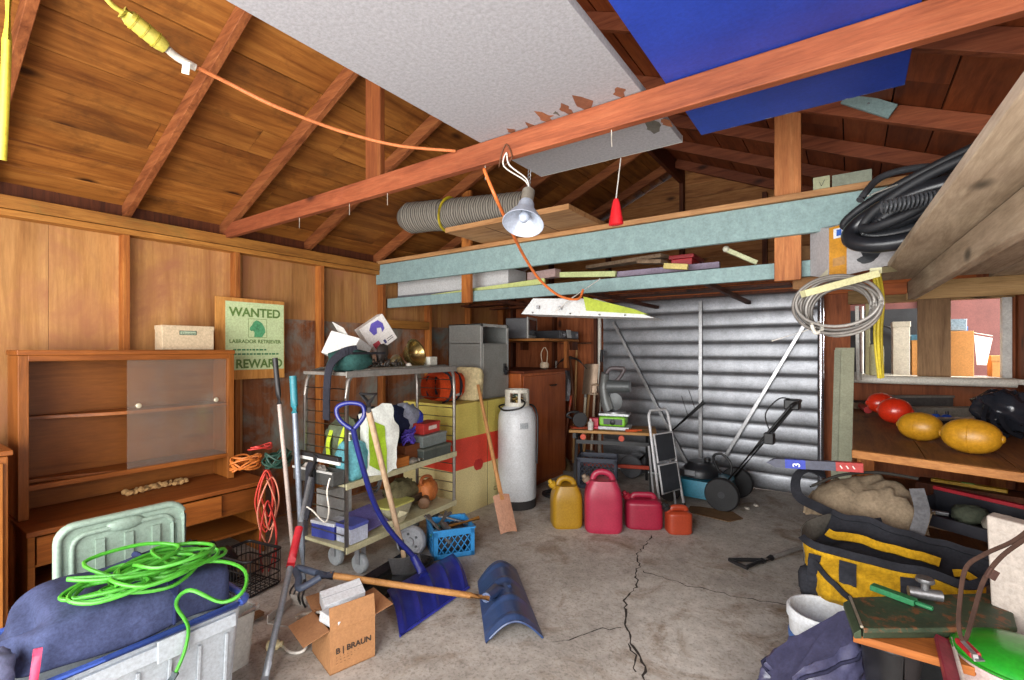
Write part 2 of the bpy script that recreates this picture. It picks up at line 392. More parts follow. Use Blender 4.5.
# left wall: plywood sheathing between studs, double top plate
mb = MB()
ys = [YF, -.4, .8, 2.0, 3.2, 4.4, YB + .1]
for y0, y1 in zip(ys, ys[1:]): mb.box(-4.24, -4.19, y0 + .001, y1 - .001, 0, 2.42)
wl = struct(mb.build('wall_left', W_PLY)); tag(wl, 'plywood sheathed stud wall behind the hutch', 'wall')
# darker lower sheathing with old paint smears
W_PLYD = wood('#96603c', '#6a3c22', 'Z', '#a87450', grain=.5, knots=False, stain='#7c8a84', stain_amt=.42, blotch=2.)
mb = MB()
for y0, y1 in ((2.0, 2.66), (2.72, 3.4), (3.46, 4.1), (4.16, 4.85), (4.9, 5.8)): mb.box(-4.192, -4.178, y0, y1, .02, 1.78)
mb.build('darker_panel', W_PLYD, wl)
for y in (-.35, .38, 1.18, 1.92, 2.69, 3.43, 4.13, 4.87, 5.6):
    struct(MB().box(-4.19, -4.1, y - .02, y + .02, 0, 2.3).build('stud', W_STUD, wl, bevel=.003))
MB().box(-4.178, -4.1, 3.45, 4.11, 1.74, 1.83).build('blocking', W_PLATE, wl, bevel=.003)
MB().box(-4.235, -4.192, YF, YB, 2.421, 2.6).build('eave_sky_stop', W_DARK, wl)  # strip added to close the eave gap against sky light
MB().box(-4.19, -4.09, YF, YB, 2.3, 2.338).build('plate', W_PLATE, wl, bevel=.003)
MB().box(-4.19, -4.085, YF, YB, 2.342, 2.42).build('plate', W_PLATE, wl, bevel=.003)
# back wall
WB = wood('#a05c36', '#6e381e', 'Z', '#b67048', grain=.6, stain='#6a4a38', stain_amt=.3)
W_GAB = wood('#b07a48', '#7e4c28', 'X', '#c8935e')
DX0, DX1, DZ = -2.64, -.22, 2.08
WX0, WX1, WZ0, WZ1 = .0, 1.12, 1.2, 1.95
mb = MB().box(-4.19, DX0, YB, YB + .08, 0, 2.42).box(DX1, WX0, YB, YB + .08, 0, 2.42).box(WX0, XR + .1, YB, YB + .08, 0, WZ0).box(WX1, XR + .1, YB, YB + .08, WZ0, WZ1)
mb.box(WX0, XR + .1, YB, YB + .08, WZ1 + .001, 2.33).box(DX0, DX1, YB, YB + .08, DZ, 2.42)
wbk = struct(mb.build('wall_back', WB)); tag(wbk, 'rough timber back wall around the steel door', 'wall')
mb = MB(); z = 2.42
while z < 3.6:
    z1 = z + .145; h0 = (RZ + .09 - z) / SL; h1 = max((RZ + .09 - z1) / SL, 0)
    xr0, xr1 = min(RX + h0, XR + .1), min(RX + h1, XR + .1); xl0, xl1 = max(RX - h0, -4.19), max(RX - h1, -4.19)
    mb.hexa([(xl0, YB, z), (xr0, YB, z), (xr0, YB + .05, z), (xl0, YB + .05, z)], [(xl1, YB, z1 - .004), (xr1, YB, z1 - .004), (xr1, YB + .05, z1 - .004), (xl1, YB + .05, z1 - .004)])
    z = z1
mb.build('gable_boards', W_GAB, wbk)
for x in (-3.4, -2.55, -1.62, -.75, .1): MB().beam((x, YB - .045, 2.4), (x, YB - .045, rz(x, .02)), .045, .085, (0, 1, 0)).build('gable_stud', W_DARK, wbk)
for x in (-4.05, -3.35, -2.72): MB().box(x - .02, x + .02, YB - .09, YB, 0, 2.3).build('stud', W_DARK, wbk, bevel=.003)
MB().box(DX0 - .1, WX0 + .9, YB - .05, YB - .001, DZ - .02, DZ + .14).build('header', wood('#c8723a', '#a0522a', 'X', '#d48448'), wbk, bevel=.004)
# right wall, front wall with its big opening
wr = struct(MB().box(XR, XR + .06, YF, .05, 0, 2.42).box(XR, XR + .06, 1.05, YB, 0, 2.42).box(XR, XR + .06, .05, 1.05, 2.3, 2.42).build('wall_right', WB)); tag(wr, 'timber wall beside the workbench', 'wall'); MB().box(XR + .02, XR + .06, YF, YB, 2.421, 2.55).build('eave_sky_stop', W_DARK, wr)  # matching strip added over this wall to keep sky light out
wf = struct(MB().box(-4.24, -3.3, YF - .06, YF, 0, 2.4).box(.7, XR + .06, YF - .06, YF, 0, 2.4).build('wall_front', W_PLY)); tag(wf, 'timber front wall either side of the open garage door', 'wall')
# roof: sheathing boards, rafters, ridge board
def slope(name, side, mat, label):
    mb = MB(); rnd = random.Random(3 + side); s = 0.; cs = math.hypot(1, SL)
    run = (RX - (-4.32)) if side < 0 else (XR + .25 - RX)
    while s < run * cs:
        wd = rnd.uniform(.215, .27); x0 = RX + side * s / cs; x1 = RX + side * min(s + wd - .009, run * cs) / cs
        cuts = [YF - .3, rnd.uniform(-.3, 2.5), rnd.uniform(3, 5), YB + .1]; lo, hi = sorted((x0, x1))
        for a, c in zip(cuts, cuts[1:]):
            u = rnd.uniform(0, .004) + .1
            mb.hexa([(lo, a, rz(lo, u)), (hi, a, rz(hi, u)), (hi, c - .003, rz(hi, u)), (lo, c - .003, rz(lo, u))],
                    [(lo, a, rz(lo, u + .02)), (hi, a, rz(hi, u + .02)), (hi, c - .003, rz(hi, u + .02)), (lo, c - .003, rz(lo, u + .02))], rnd.random())
        s += wd
    o = struct(mb.build(name, mat)); tag(o, label, 'ceiling')
    xe = RX + side * run; lo, hi = sorted((RX, xe))
    MB().hexa([(lo, YF - .3, rz(lo, .135)), (hi, YF - .3, rz(hi, .135)), (hi, YB + .1, rz(hi, .135)), (lo, YB + .1, rz(lo, .135))],
              [(lo, YF - .3, rz(lo, .16)), (hi, YF - .3, rz(hi, .16)), (hi, YB + .1, rz(hi, .16)), (lo, YB + .1, rz(lo, .16))]).build('gap_backing', paint('#1c120b', .9), o)  # dark backing added above so the gaps between boards read dark
    return o
slope('ceiling_left', -1, W_BOARD, 'roof boards sloping down to the wall behind the hutch')
slope('ceiling_right', 1, W_BOARDR, 'dark red roof boards sloping down over the workbench')
RY = [-.85, -.2, .5, 1.2, 1.84, 2.58, 3.38, 4.06, 4.75, 5.45]
W_RX = wood('#8e5430', '#643418', 'X', '#a66c40', stain='#5c3a28', stain_amt=.25); W_RXR = wood('#8a4c30', '#602e18', 'X', '#9c5e3e')
names = ['first', 'second', 'third', 'fourth', 'fifth', 'sixth', 'seventh', 'eighth', 'ninth', 'tenth']
for i, y in enumerate(RY):
    for side, mt, what in ((-1, W_RX, 'hutch side'), (1, W_RXR, 'workbench side')):
        xe = -4.25 if side < 0 else XR + .15
        o = struct(MB().beam((xe, y, rz(xe, .048)), (RX + side * .02, y, rz(RX + side * .02, .048)), .042, .095).build('rafter', mt, bevel=.004))
        tag(o, 'roof rafter on the %s, %s one back from the open front' % (what, names[i]), 'rafter', 'roof rafters')
o = struct(MB().box(RX - .02, RX + .02, YF - .2, YB, RZ - .1, RZ + .09).build('ridge_board', wood('#6a3620', '#4a2414', 'Y'))); tag(o, 'dark ridge board where the roof slopes meet', 'ridge board')
# ties and posts
def tbeam(name, mat, box, label, cat='beam'):
    return tag(struct(MB().box(*box).build(name, mat, bevel=.005)), label, cat)
tie = tbeam('tie_beam', W_TIE, (-4.15, XR, 1.82, 1.862, 2.4, 2.51), 'bare reddish timber tie beam under the grey and blue slabs')
for u, v in ((296, 222), (346, 208), (384, 195), (482, 170), (609, 150)):
    p = PY(u, v, 1.815); MB().tube([(p.x, 1.84, 2.401), (p.x, 1.84, 2.36), (p.x + .003, 1.838, 2.33)], .0022, 6).build('nail', paint('#c9c2b4', .4, .6), tie)
tbeam('truss_post', wood('#a05e34', '#7c3e20', 'Z', '#b4743f'), (-2.4, -2.265, 1.863, 1.9, 2.45, 3.24), 'short truss post rising from the bare tie beam to the rafter', 'post')
aq = tbeam('painted_beam', AQUA, (-4.15, .34, 3.36, 3.4, 2.2, 2.405), 'deep pale aqua beam with a bare timber cap, the upper of the two', 'beam')
MB().box(-4.12, .33, 3.34, 3.43, 2.408, 2.445).build('cap', W_PALE, aq, bevel=.004)
tbeam('painted_beam', AQUA, (-4.1, -.02, 3.47, 3.51, 1.955, 2.055), 'narrow pale aqua beam hung below the deeper one, the lower of the two', 'beam')
tbeam('hanger_post', W_STUD, (-2.98, -2.87, 3.402, 3.44, 1.94, 2.98), 'orange timber hanger between the aqua beams beside the white appliance', 'post')
tbeam('hanger_post', wood('#b07244', '#8a5030', 'Z', '#c48a58'), (-.39, -.245, 3.402, 3.44, 1.93, 3.06), 'wide pale timber hanger between the aqua beams beside the boxed saw', 'post')
# steel roll door
DOORM = paint('#8c8e93', .42, .8, .28, 4, .05, .5)
d1 = struct(MB().sheet(lambda a, bb: (DX0 + .03 + (DX1 - DX0 - .06) * a, 5.76 - .013 * abs(math.sin(PI * bb * 12)) ** .42, .01 + bb * 2.1), 2, 144, .004).build('door_1', DOORM, smooth=32)); tag(d1, 'galvanised ribbed steel garage door at the back', 'door')
GALV = paint('#9a9a9c', .35, .8, .15, 10)
def strut(u0, v0, u1, v1, y, w=.03, mat=GALV, nm='brace'):
    return MB().beam(PY(u0, v0, y), PY(u1, v1, y), w, .025, (0, 1, 0)).build(nm, mat, d1, bevel=.003)
strut(613, 322, 690, 470, 5.7, .034); strut(812, 312, 722, 462, 5.69, .036)
MB().box(-1.42, -1.38, 5.71, 5.735, .02, 2.06).build('mullion', GALV, d1, bevel=.003)
MB().cyl((-2.64, 5.7, 0), (-2.64, 5.7, 2.05), .022).build('track', paint('#d8d4c8', .4), d1, smooth=40)
MB().cyl((-.24, 5.68, 0), (-.24, 5.68, 2.05), .03).build('track', paint('#c8c8d0', .15, .9), d1, smooth=40)
# window opening beyond the bench
win = thing('window_1', 'unglazed opening above the workbench looking into a store room', 'window', (.56, YB, WZ0)); struct(win)
SILLM = paint('#e6e2d6', .5, 0, .1, 12)
MB().box(-.04, 1.14, YB - .3, YB + .1, WZ0 + .02, WZ0 + .06).cyl((-.04, YB - .3, WZ0 + .03), (1.1, YB - .3, WZ0 + .03), .036).build('sill', SILLM, win, smooth=40)
MB().box(.12, .155, YB - .03, YB + .07, WZ0 + .06, WZ1).build('jamb', paint('#b9b48a', .6), win, bevel=.003)
MB().box(.5, .725, YB - .13, YB - .09, WZ0 + .06, 2.0).build('post', wood('#9a7c5c', '#7c6046', 'Z', '#ab8c6a', knots=False), win, bevel=.004)
MB().box(1.06, 1.12, YB - .06, YB + .02, WZ0 + .06, WZ1).build('jamb', paint('#d9d9d4', .5), win, bevel=.003)
MB().box(-.02, 1.14, YB - .06, YB - .02, WZ1, WZ1 + .13).build('header', wood('#a08458', '#7c6238', 'X', '#b09468'), win, bevel=.004)
wy = struct(MB().box(-1, 3, 7.9, 7.98, 0, 2.8).box(-1.05, -.97, YB + .1, 7.9, 0, 2.8).build('wall_beyond', paint('#5e302b', .75, 0, .2, 6))); tag(wy, 'burgundy wall of the store room past the opening', 'wall')
struct(MB().box(-1, 3, YB + .1, 8, 2.8, 2.85).build('ceiling_beyond', paint('#5a4a40', .8)))
MB().box(.75, .98, 7.82, 7.899, 0, 2.7).build('pilaster', paint('#6a3630', .7, 0, .15, 9), wy)
# ================================================================== left side: hutch, tote, cords
W_HUT = wood('#9c5c26', '#7a4216', 'Y', '#b06c30', rough=.45, grain=.8, knots=False)
W_HUTZ = wood('#a4642c', '#84501e', 'Z', '#b87638', rough=.45, grain=.8, knots=False)
W_HUTI = wood('#9c6026', '#7a4618', 'Y', '#9a5e2a', rough=.5, grain=.6, knots=False)
W_HUTD = wood('#a8622c', '#854a1c', 'Y', '#b8743a', rough=.5, knots=False, stain='#4a3426', stain_amt=.3)
h = thing('hutch', 'brown wooden hutch with sliding glass pane and drawers, against the plywood wall', 'cabinet', (-3.8, 1.2, 0))
Y0, Y1 = .6, 1.75
mb = MB().box(-4.07, -3.57, Y0, Y0 + .03, 0, .5).box(-4.07, -3.57, 1.84, 1.87, 0, .5).box(-4.07, -4.05, Y0 + .03, 1.84, .02, .5)
mb.box(-4.05, -3.6, Y0 + .03, 1.84, .17, .19).box(-4.05, -3.58, Y0 + .03, 1.84, .33, .345)
mb.build('base', W_HUTI, h, bevel=.003)
MB().box(-4.08, -3.54, Y0 - .01, 1.89, .505, .535).build('deck', W_HUTD, h, bevel=.006)
def drawer(y0, y1, knobs=True, tilt=0):
    d = MB().box(-3.575 + tilt, -3.555 + tilt, y0, y1, .35, .495).box(-3.9 + tilt, -3.58 + tilt, y0 + .02, y1 - .02, .36, .48).build('drawer', W_HUT, h, bevel=.003)
    if knobs: MB().lathe([(.006, 0), (.006, .012), (.016, .016), (.018, .022), (.012, .028), (0, .03)], (-3.555 + tilt, (y0 + y1) / 2, .425), (1, 0, 0), 16).build('knob', paint('#b8a888', .3, .5), d, smooth=40)
drawer(Y0 + .035, 1.0); drawer(1.01, 1.55, True, .02); drawer(1.56, 1.835, False)
for ya, yb_, yc_ in ((Y0, Y0 + .035, Y0 + .045), (Y1 - .035, Y1, Y1)):
    MB().box(-4.07, -3.816, ya, yb_, .54, 1.469).box(-3.815, -3.795, min(ya, yc_ - .045), yc_, .54, 1.469).build('side', W_HUTZ, h, bevel=.003)
MB().box(-4.08, -3.79, Y0 - .005, Y1 + .005, 1.47, 1.5).box(-3.81, -3.792, Y0 + .04, Y1 - .04, 1.435, 1.47).build('top', W_HUT, h, bevel=.004)
MB().box(-4.07, -4.055, Y0 + .03, Y1 - .03, .54, 1.47).build('back_panel', W_HUTI, h)
def curved_shelf(z):
    # the front edge swings forward from the open half towards the glazed half
    mb = MB(); pts = [(-4.05, Y0 + .035), (-3.98, Y0 + .035)]
    for i in range(13):
        t = i / 12; y = Y0 + .05 + t * .5; pts.append((-3.98 + .155 * (3 * t * t - 2 * t ** 3), y))
    pts += [(-3.825, Y1 - .035), (-4.05, Y1 - .035)]
    return mb.prism(pts[::-1], (0, 0, z), (1, 0, 0), (0, 1, 0), -.022)
curved_shelf(1.105).build('shelf', W_HUT, h, bevel=.003)
curved_shelf(.73).build('shelf', W_HUT, h, bevel=.003)
MB().box(-3.83, -3.797, Y0 + .03, Y1 - .03, .7, .73).build('rail', W_HUT, h, bevel=.003)
gp = MB().box(-3.816, -3.811, 1.1, Y1 - .05, .73, 1.45).build('glass_pane', glass((.93, .9, .86), .1), h)
for y in (1.16, 1.63): MB().lathe([(0, 0), (.016, .001), (.017, .006), (.012, .011), (0, .012)], (-3.811, y, 1.135), (1, 0, 0), 18).build('finger_pull', paint('#d8cfb4', .3, .3), gp, smooth=40)
# scraps in the hutch niche
mb = MB(); rnd = random.Random(5)
for i in range(26): mb.blob((-3.93 + rnd.uniform(-.03, .03), 1.12 + i * .014, .552 + rnd.random() * .012), .02, .022, .011, (rnd.random(), rnd.random(), rnd.random()), 8, 6, .35, 4, 1, i)
tag(mb.build('straw_roll', paint('#b08a58', .9, 0, .35, 50), smooth=60), 'frayed roll of straw twine lying on the hutch deck', 'twine')
# tall board of another cabinet at the edge
c = thing('wooden_cupboard', 'plain pine cupboard standing beyond the hutch end, cut off by the frame edge', 'cupboard', (-3.65, .28, 0))
MB().box(-3.95, -3.37, .05, .5, 0, .98).build('body', W_HUTZ, c, bevel=.004); MB().box(-3.97, -3.35, .03, .515, .985, 1.01).build('top', W_HUT, c, bevel=.004)
MB().box(-3.366, -3.35, .07, .48, .06, .95).build('door', wood('#b47434', '#94581f', 'Z', '#c48442', knots=False), c, bevel=.003)
# box on the hutch
p = PX(162, 350, -3.9); q = PX(214, 350, -3.9)
CARD_PALE = paint('#cbb695', .8, 0, .12, 22)
bx = thing('carton', 'small cream carton with a little green label, on top of the hutch', 'box', (-3.95, (p.y + q.y) / 2, 1.502))
MB().box(-4.03, -3.9, p.y, q.y, 1.502, 1.655).build('body', CARD_PALE, bx, bevel=.004)
MB().box(-4.032, -3.898, p.y - .002, q.y + .002, 1.645, 1.675).build('lid', CARD_PALE, bx, bevel=.003)
lb = MB().box(-3.8985, -3.897, p.y + .105, p.y + .215, 1.608, 1.638).build('label', paint('#3c5a48', .6), bx)
MB().box(-3.8965, -3.896, p.y + .111, p.y + .209, 1.613, 1.633).build('print', paint('#a9b89c', .6), lb)
lettering('Dunlop', (-3.8958, p.y + .118, 1.616), (0, 1, 0), (0, 0, 1), .017, paint('#203c2c', .7), lb, width=.085)
# poster on its backing board
p = PX(215, 299, -4.09); q = PX(284, 380, -4.09)
pz1 = PX(250, 299, -4.09).z; pz0 = PX(250, 379, -4.09).z
po = thing('wanted_poster', 'pale green wanted poster of a dog on a wooden backing board', 'poster', (-4.09, (p.y + q.y) / 2, pz0))
MB().box(-4.098, -4.082, p.y, q.y, pz0, pz1).build('backing_board', wood('#c9924e', '#b07a3c', 'Z', '#d6a262', knots=False), po, bevel=.002)
sy0, sy1, sz0, sz1 = p.y + .072, q.y - .008, pz0 + .078, pz1 - .03
sh = MB().box(-4.081, -4.0795, sy0, sy1, sz0, sz1).build('sheet', paint('#c4d6a2', .7, 0, .06, 8), po)
G1, G2 = paint('#5f7f3c', .7), paint('#2f7a4a', .7); W_ = sy1 - sy0; H_ = sz1 - sz0
lt = lambda s, y, z, w, size, m, b=.0: lettering(s, (-4.0785, sy0 + y * W_, sz0 + z * H_), (0, 1, 0), (0, 0, 1), size, m, sh, 'lettering', .0004, w * W_, b)
lt('WANTED', .06, .79, .88, .1, G1, .003); lt('LABRADOR RETRIEVER', .06, .395, .88, .042, G1, .001)
lt('REWARD', .16, .03, .8, .1, G1, .003)
rnd = random.Random(12)
for zz_, y1_, n_ in ((.285, .68, 9), (.222, .9, 15)):
    mb = MB(); yy_ = .12
    while yy_ < y1_:
        w_ = rnd.uniform(.03, .075); mb.box(-4.0788, -4.078, sy0 + yy_ * W_, sy0 + min(yy_ + w_, y1_) * W_, sz0 + zz_ * H_, sz0 + (zz_ + .022) * H_); yy_ += w_ + .016
    mb.build('fine_print', G2, sh)
fr = lambda y0, y1, z0, z1: (sy0 + y0 * W_, sy0 + y1 * W_, sz0 + z0 * H_, sz0 + z1 * H_)
a = fr(.37, .69, .48, .76)
mb = MB()
for bb in ((a[0], a[1], a[2], a[2] + .003), (a[0], a[1], a[3] - .003, a[3]), (a[0], a[0] + .003, a[2], a[3]), (a[1] - .003, a[1], a[2], a[3])): mb.box(-4.0792, -4.0785, *bb)
mb.build('picture_border', G1, sh)
dog = [(.28, .0), (.78, .0), (.84, .12), (.98, .3), (.93, .55), (.78, .8), (.6, .92), (.42, .98), (.24, .86), (.16, .7), (.02, .55), (.0, .42), (.1, .34), (.22, .36), (.3, .26)]
MB().prism(dog, (-4.0785, a[0] + .01, a[2] + .004), (0, a[1] - a[0] - .02, 0), (0, 0, a[3] - a[2] - .012), .0008).build('dog_picture', paint('#4f9a6a', .7, 0, .4, 40), sh)
# ---------------------------------------------------------------- white tote with navy bag and green cable
def rounded(x0, x1, y0, y1, r, n=5):
    out = []
    for cx, cy, a0 in ((x1 - r, y1 - r, 0), (x0 + r, y1 - r, 90), (x0 + r, y0 + r, 180), (x1 - r, y0 + r, 270)):
        for i in range(n + 1):
            a = math.radians(a0 + 90 * i / n); out.append((cx + r * math.cos(a), cy + r * math.sin(a)))
    return out
def tub(x0, x1, y0, y1, z0, z1, taper=.03, r=.05, t=.006):
    """open storage tub, tapering down"""
    mb = MB(); o1 = rounded(x0, x1, y0, y1, r); o0 = rounded(x0 + taper, x1 - taper, y0 + taper, y1 - taper, r)
    i1 = rounded(x0 + t, x1 - t, y0 + t, y1 - t, r); i0 = rounded(x0 + taper + t, x1 - taper - t, y0 + taper + t, y1 - taper - t, r); k = len(o1)
    vs = [(x, y, z0) for x, y in o0] + [(x, y, z1) for x, y in o1] + [(x, y, z1) for x, y in i1] + [(x, y, z0 + t) for x, y in i0]
    fs = []
    for lv in range(3):
        a, b = lv * k, lv * k + k
        fs += [(a + j, a + (j + 1) % k, b + (j + 1) % k, b + j) for j in range(k)]
    fs += [tuple(reversed(range(k))), tuple(range(3 * k, 4 * k))]
    return mb.add(vs, fs)
TOTE = paint('#a9b1b8', .35, 0, .06, 6)
TX0, TX1, TY0, TY1, TZ = -2.44, -1.98, .06, .955, .49
t1 = thing('storage_tote', 'pale grey plastic tote with blue rim under the navy duffel bag', 'storage box', ((TX0 + TX1) / 2, (TY0 + TY1) / 2, 0))
tub(TX0, TX1, TY0, TY1, 0, TZ, .04, .05).build('tub', TOTE, t1, smooth=35)
mb = MB().tube([(x, y, TZ + .012) for x, y in rounded(TX0 - .014, TX1 + .014, TY0 - .014, TY1 + .014, .055)], .014, 8, True)
mb.build('rim', paint('#4560b4', .35), t1, smooth=50)
mb = MB()
for k in range(9):
    y = TY0 + .06 + k * .095; mb.hexa([(TX1 - .034, y, .06), (TX1 - .028, y, .06), (TX1 - .028, y + .012, .06), (TX1 - .034, y + .012, .06)], [(TX1 - .006, y, .4), (TX1 + .004, y, .4), (TX1 + .004, y + .012, .4), (TX1 - .006, y + .012, .4)])
mb.box(TX1 - .01, TX1 + .014, TY0 + .04, TY1 - .04, .42, .47)
for k in range(5): x = TX0 + .06 + k * .08; mb.hexa([(x, TY1 - .034, .06), (x + .01, TY1 - .034, .06), (x + .01, TY1 - .028, .06), (x, TY1 - .028, .06)], [(x, TY1 - .006, .4), (x + .01, TY1 - .006, .4), (x + .01, TY1 + .004, .4), (x, TY1 + .004, .4)])
mb.build('ribs', TOTE, t1, bevel=.003)
for y in (.35, .7): MB().box(TX1 + .012, TX1 + .024, y - .05, y + .05, .41, .49).build('latch', TOTE, t1, bevel=.004)
NAVY = fabric('#3b4260', .25, 90)
bg = thing('duffel_bag', 'navy blue padded bag slumped across the pale grey tote', 'bag', (-2.21, .62, TZ + .03))
def bagf(a, b):
    th = 2 * PI * b; y = .385 + .55 * a - .11 * max(0, 1 - a) ** 3 * (.5 - .5 * math.sin(th)); e = (max(0, 1 - abs(2 * a - 1) ** 16)) ** .4 * (.9 + .1 * min(1, a * 4))
    x = math.copysign(abs(math.cos(th)) ** .32, math.cos(th)) * .212 * e; z = math.copysign(abs(math.sin(th)) ** .32, math.sin(th)) * .088 * e
    w = noise.noise(V((y * 6, x * 7, z * 9))) * .016 + noise.noise(V((y * 19, x * 17, z * 22))) * .006
    return (-2.205 + x + w, y, TZ + .085 + z + w * .7 + .008 * math.sin(a * 11))
MB().sheet(bagf, 60, 56).build('body', NAVY, bg, smooth=60)
MB().strap([V(bagf(.6, .93 - .36 * k / 14 if k < 0 else (k / 14) * .5 - .06)) + V((.003, 0, .003)) for k in range(15)], .03, .005, (1, 0, 1)).build('seam_band', fabric('#2c3458', .2, 90), bg)
MB().tube([PX(38, 648, -1.985), PX(36, 664, -1.975), PX(32, 692, -1.97)], .011, 8, flat=.6).build('piping', paint('#b01c4a', .5), bg, smooth=60)
MB().blob((-2.06, .275, TZ + .06), .06, .045, .06, None, 16, 10, .2, 3, .8).build('pocket', fabric('#666a86', .2), bg, smooth=60)
# sage lid standing behind
SAGE = paint('#8ea394', .45, 0, .1, 9)
ld = thing('tote_lid', 'sage green storage tote lid standing upright behind the navy bag', 'lid', (-2.62, .93, .3), 0)
o = PX(52, 597, -2.62); e = PX(184, 597, -2.62); y0, y1 = o.y, e.y; zt = PX(118, 512, -2.62).z; zb = .01
ld.location = (-2.62, (y0 + y1) / 2, zb)
def lidpoly(m, r): return rounded(y0 + m, y1 - m, zb + m, zt - m, r)
MB().prism(lidpoly(0, .07), (-2.6, 0, 0), (0, 1, 0), (0, 0, 1), -.03).build('panel', SAGE, ld, bevel=.012, seg=3)
mb = MB()
mb.tube([(-2.598, a, b) for a, b in lidpoly(.055, .05)], .011, 8, True); mb.tube([(-2.598, a, b) for a, b in lidpoly(.012, .06)], .014, 8, True)
for k in range(4): mb.box(-2.605, -2.59, y0 + .13 + k * .1, y0 + .16 + k * .1, zb + .08, zt - .09)
mb.blob((-2.6, (y0 + y1) / 2, zt - .05), .02, .07, .03, None, 14, 10); mb.build('ribs', SAGE, ld, smooth=50)
# something for the lid to lean on: second tote behind
t2 = thing('storage_tote', 'small dull white tote tucked behind the end of the pale grey one', 'storage box', (-2.42, 1.1, 0), .1)
tub(-.09, .09, -.1, .08, 0, .26, .02, .03).build('tub', paint('#b4b4ae', .4), t2, local=True, smooth=35)
MB().tube([(x, y, .262) for x, y in rounded(-.096, .096, -.106, .086, .03)], .01, 8, True).build('rim', paint('#c4c4be', .4), t2, local=True, smooth=50)
# tangle of green cable
GC = paint('#449a2a', .4, 0, .12, 10)
rnd = random.Random(11); pts = []; ZT = TZ + .19
cc = PZ(150, 582, ZT)
for k in range(17):
    o = cc + V((rnd.uniform(-.07, .05), rnd.uniform(-.1, .12), 0)); rx = rnd.uniform(.05, .12); ry = rnd.uniform(.09, .17); ph = rnd.uniform(0, 6.28); tl = rnd.uniform(-.25, .25); zz = ZT + .012 + .075 * rnd.random() ** 1.6
    for q in range(6):
        a = ph + q * 1.05 * (1 if k % 2 else -1); c_, s_ = math.cos(a), math.sin(a)
        pts.append(o + V((rx * c_ - ry * s_ * tl, ry * s_ + rx * c_ * tl, zz - o.z + .02 * c_ * rnd.uniform(-1, 1))))
q = [PZ(200, 562, ZT + .02), PZ(242, 568, ZT), PZ(244, 590, ZT - .03), PZ(222, 602, ZT - .05), PZ(190, 590, ZT + .0), PX(176, 604, -1.95), PX(188, 626, -1.94), PX(185, 650, -1.94), PX(176, 672, -1.945)]
tag(MB().tube(catmull(pts + q, 5), .0065, 6).build('extension_cord', GC, smooth=60), 'bright green extension cord in a tangled heap on the navy bag', 'cord')
MB().tube([PX(176, 672, -1.945), PX(168, 686, -1.945)], [.012, .016], 8).build('plug', paint('#5a6468', .5), COL.objects['extension_cord'], smooth=50)
# ---------------------------------------------------------------- cords hung on the hutch corner
def hank(name, label, mat, u, v, d, w, hgt, loops, r, seed, group='cords hung on the hutch corner'):
    rnd = random.Random(seed); pts = []; top = PD(u, v, d); ax = V((.5, .86, 0))
    for k in range(loops):
        wk = w * rnd.uniform(.5, 1); hk = hgt * rnd.uniform(.72, 1.05); dx = rnd.uniform(-.03, .03); dp = V((.86, -.5, 0)) * rnd.uniform(-.03, .03)
        pts += [top + ax * dx + dp, top + ax * (dx + wk) + V((0, 0, -hk * .45)) + dp, top + ax * (dx + rnd.uniform(-.02, .02)) + V((0, 0, -hk)) + dp, top + ax * (dx - wk) + V((0, 0, -hk * .5)) + dp]
    return tag(MB().tube(catmull(pts, 9), r, 6).build(name, mat, smooth=60), label, 'cord', group)
ORC, RDC, GNC = paint('#e0683a', .45), paint('#c83c34', .45), paint('#22463a', .5)
hank('looped_cable', 'coral red extension cord looped long over the hutch corner', paint('#d84a3c', .45), 268, 470, 3.32, .055, .42, 3, .0065, 2)
hank('looped_cable', 'peach pink cord hanging in open loops below the coral one', paint('#e89478', .45), 268, 478, 3.3, .09, .5, 2, .006, 3)
hank('looped_cable', 'dark red cord trailing lowest down the hutch front', RDC, 272, 500, 3.28, .07, .62, 2, .006, 9)
def bundle(name, label, mat, c, rx, ry, rz_, turns, r, seed, cat='cord'):
    rnd = random.Random(seed); pts = []
    for k in range(turns * 5):
        a = k * 1.31; s = rnd.uniform(.6, 1.05)
        pts.append(V(c) + V((math.cos(a) * rx * s, math.sin(a) * ry * s, rnd.uniform(-1, 1) * rz_)))
    return tag(MB().tube(catmull(pts, 6), r, 6).build(name, mat, smooth=60), label, cat)
p = PD(247, 462, 3.36); bundle('cord_bundle', 'orange cord wound in a flat bundle at the end of the hutch deck', paint('#cc7430', .45), p, .075, .11, .05, 9, .006, 4)
p = PD(277, 459, 3.3); bundle('cord_bundle', 'dark green cord knotted in a bunch beside the orange bundle', GNC, p, .07, .1, .06, 8, .007, 6)
p = PD(262, 447, 3.45); bundle('cord_bundle', 'thin red and dark wire bunch behind the green cord', RDC, p, .05, .1, .02, 3, .005, 8)

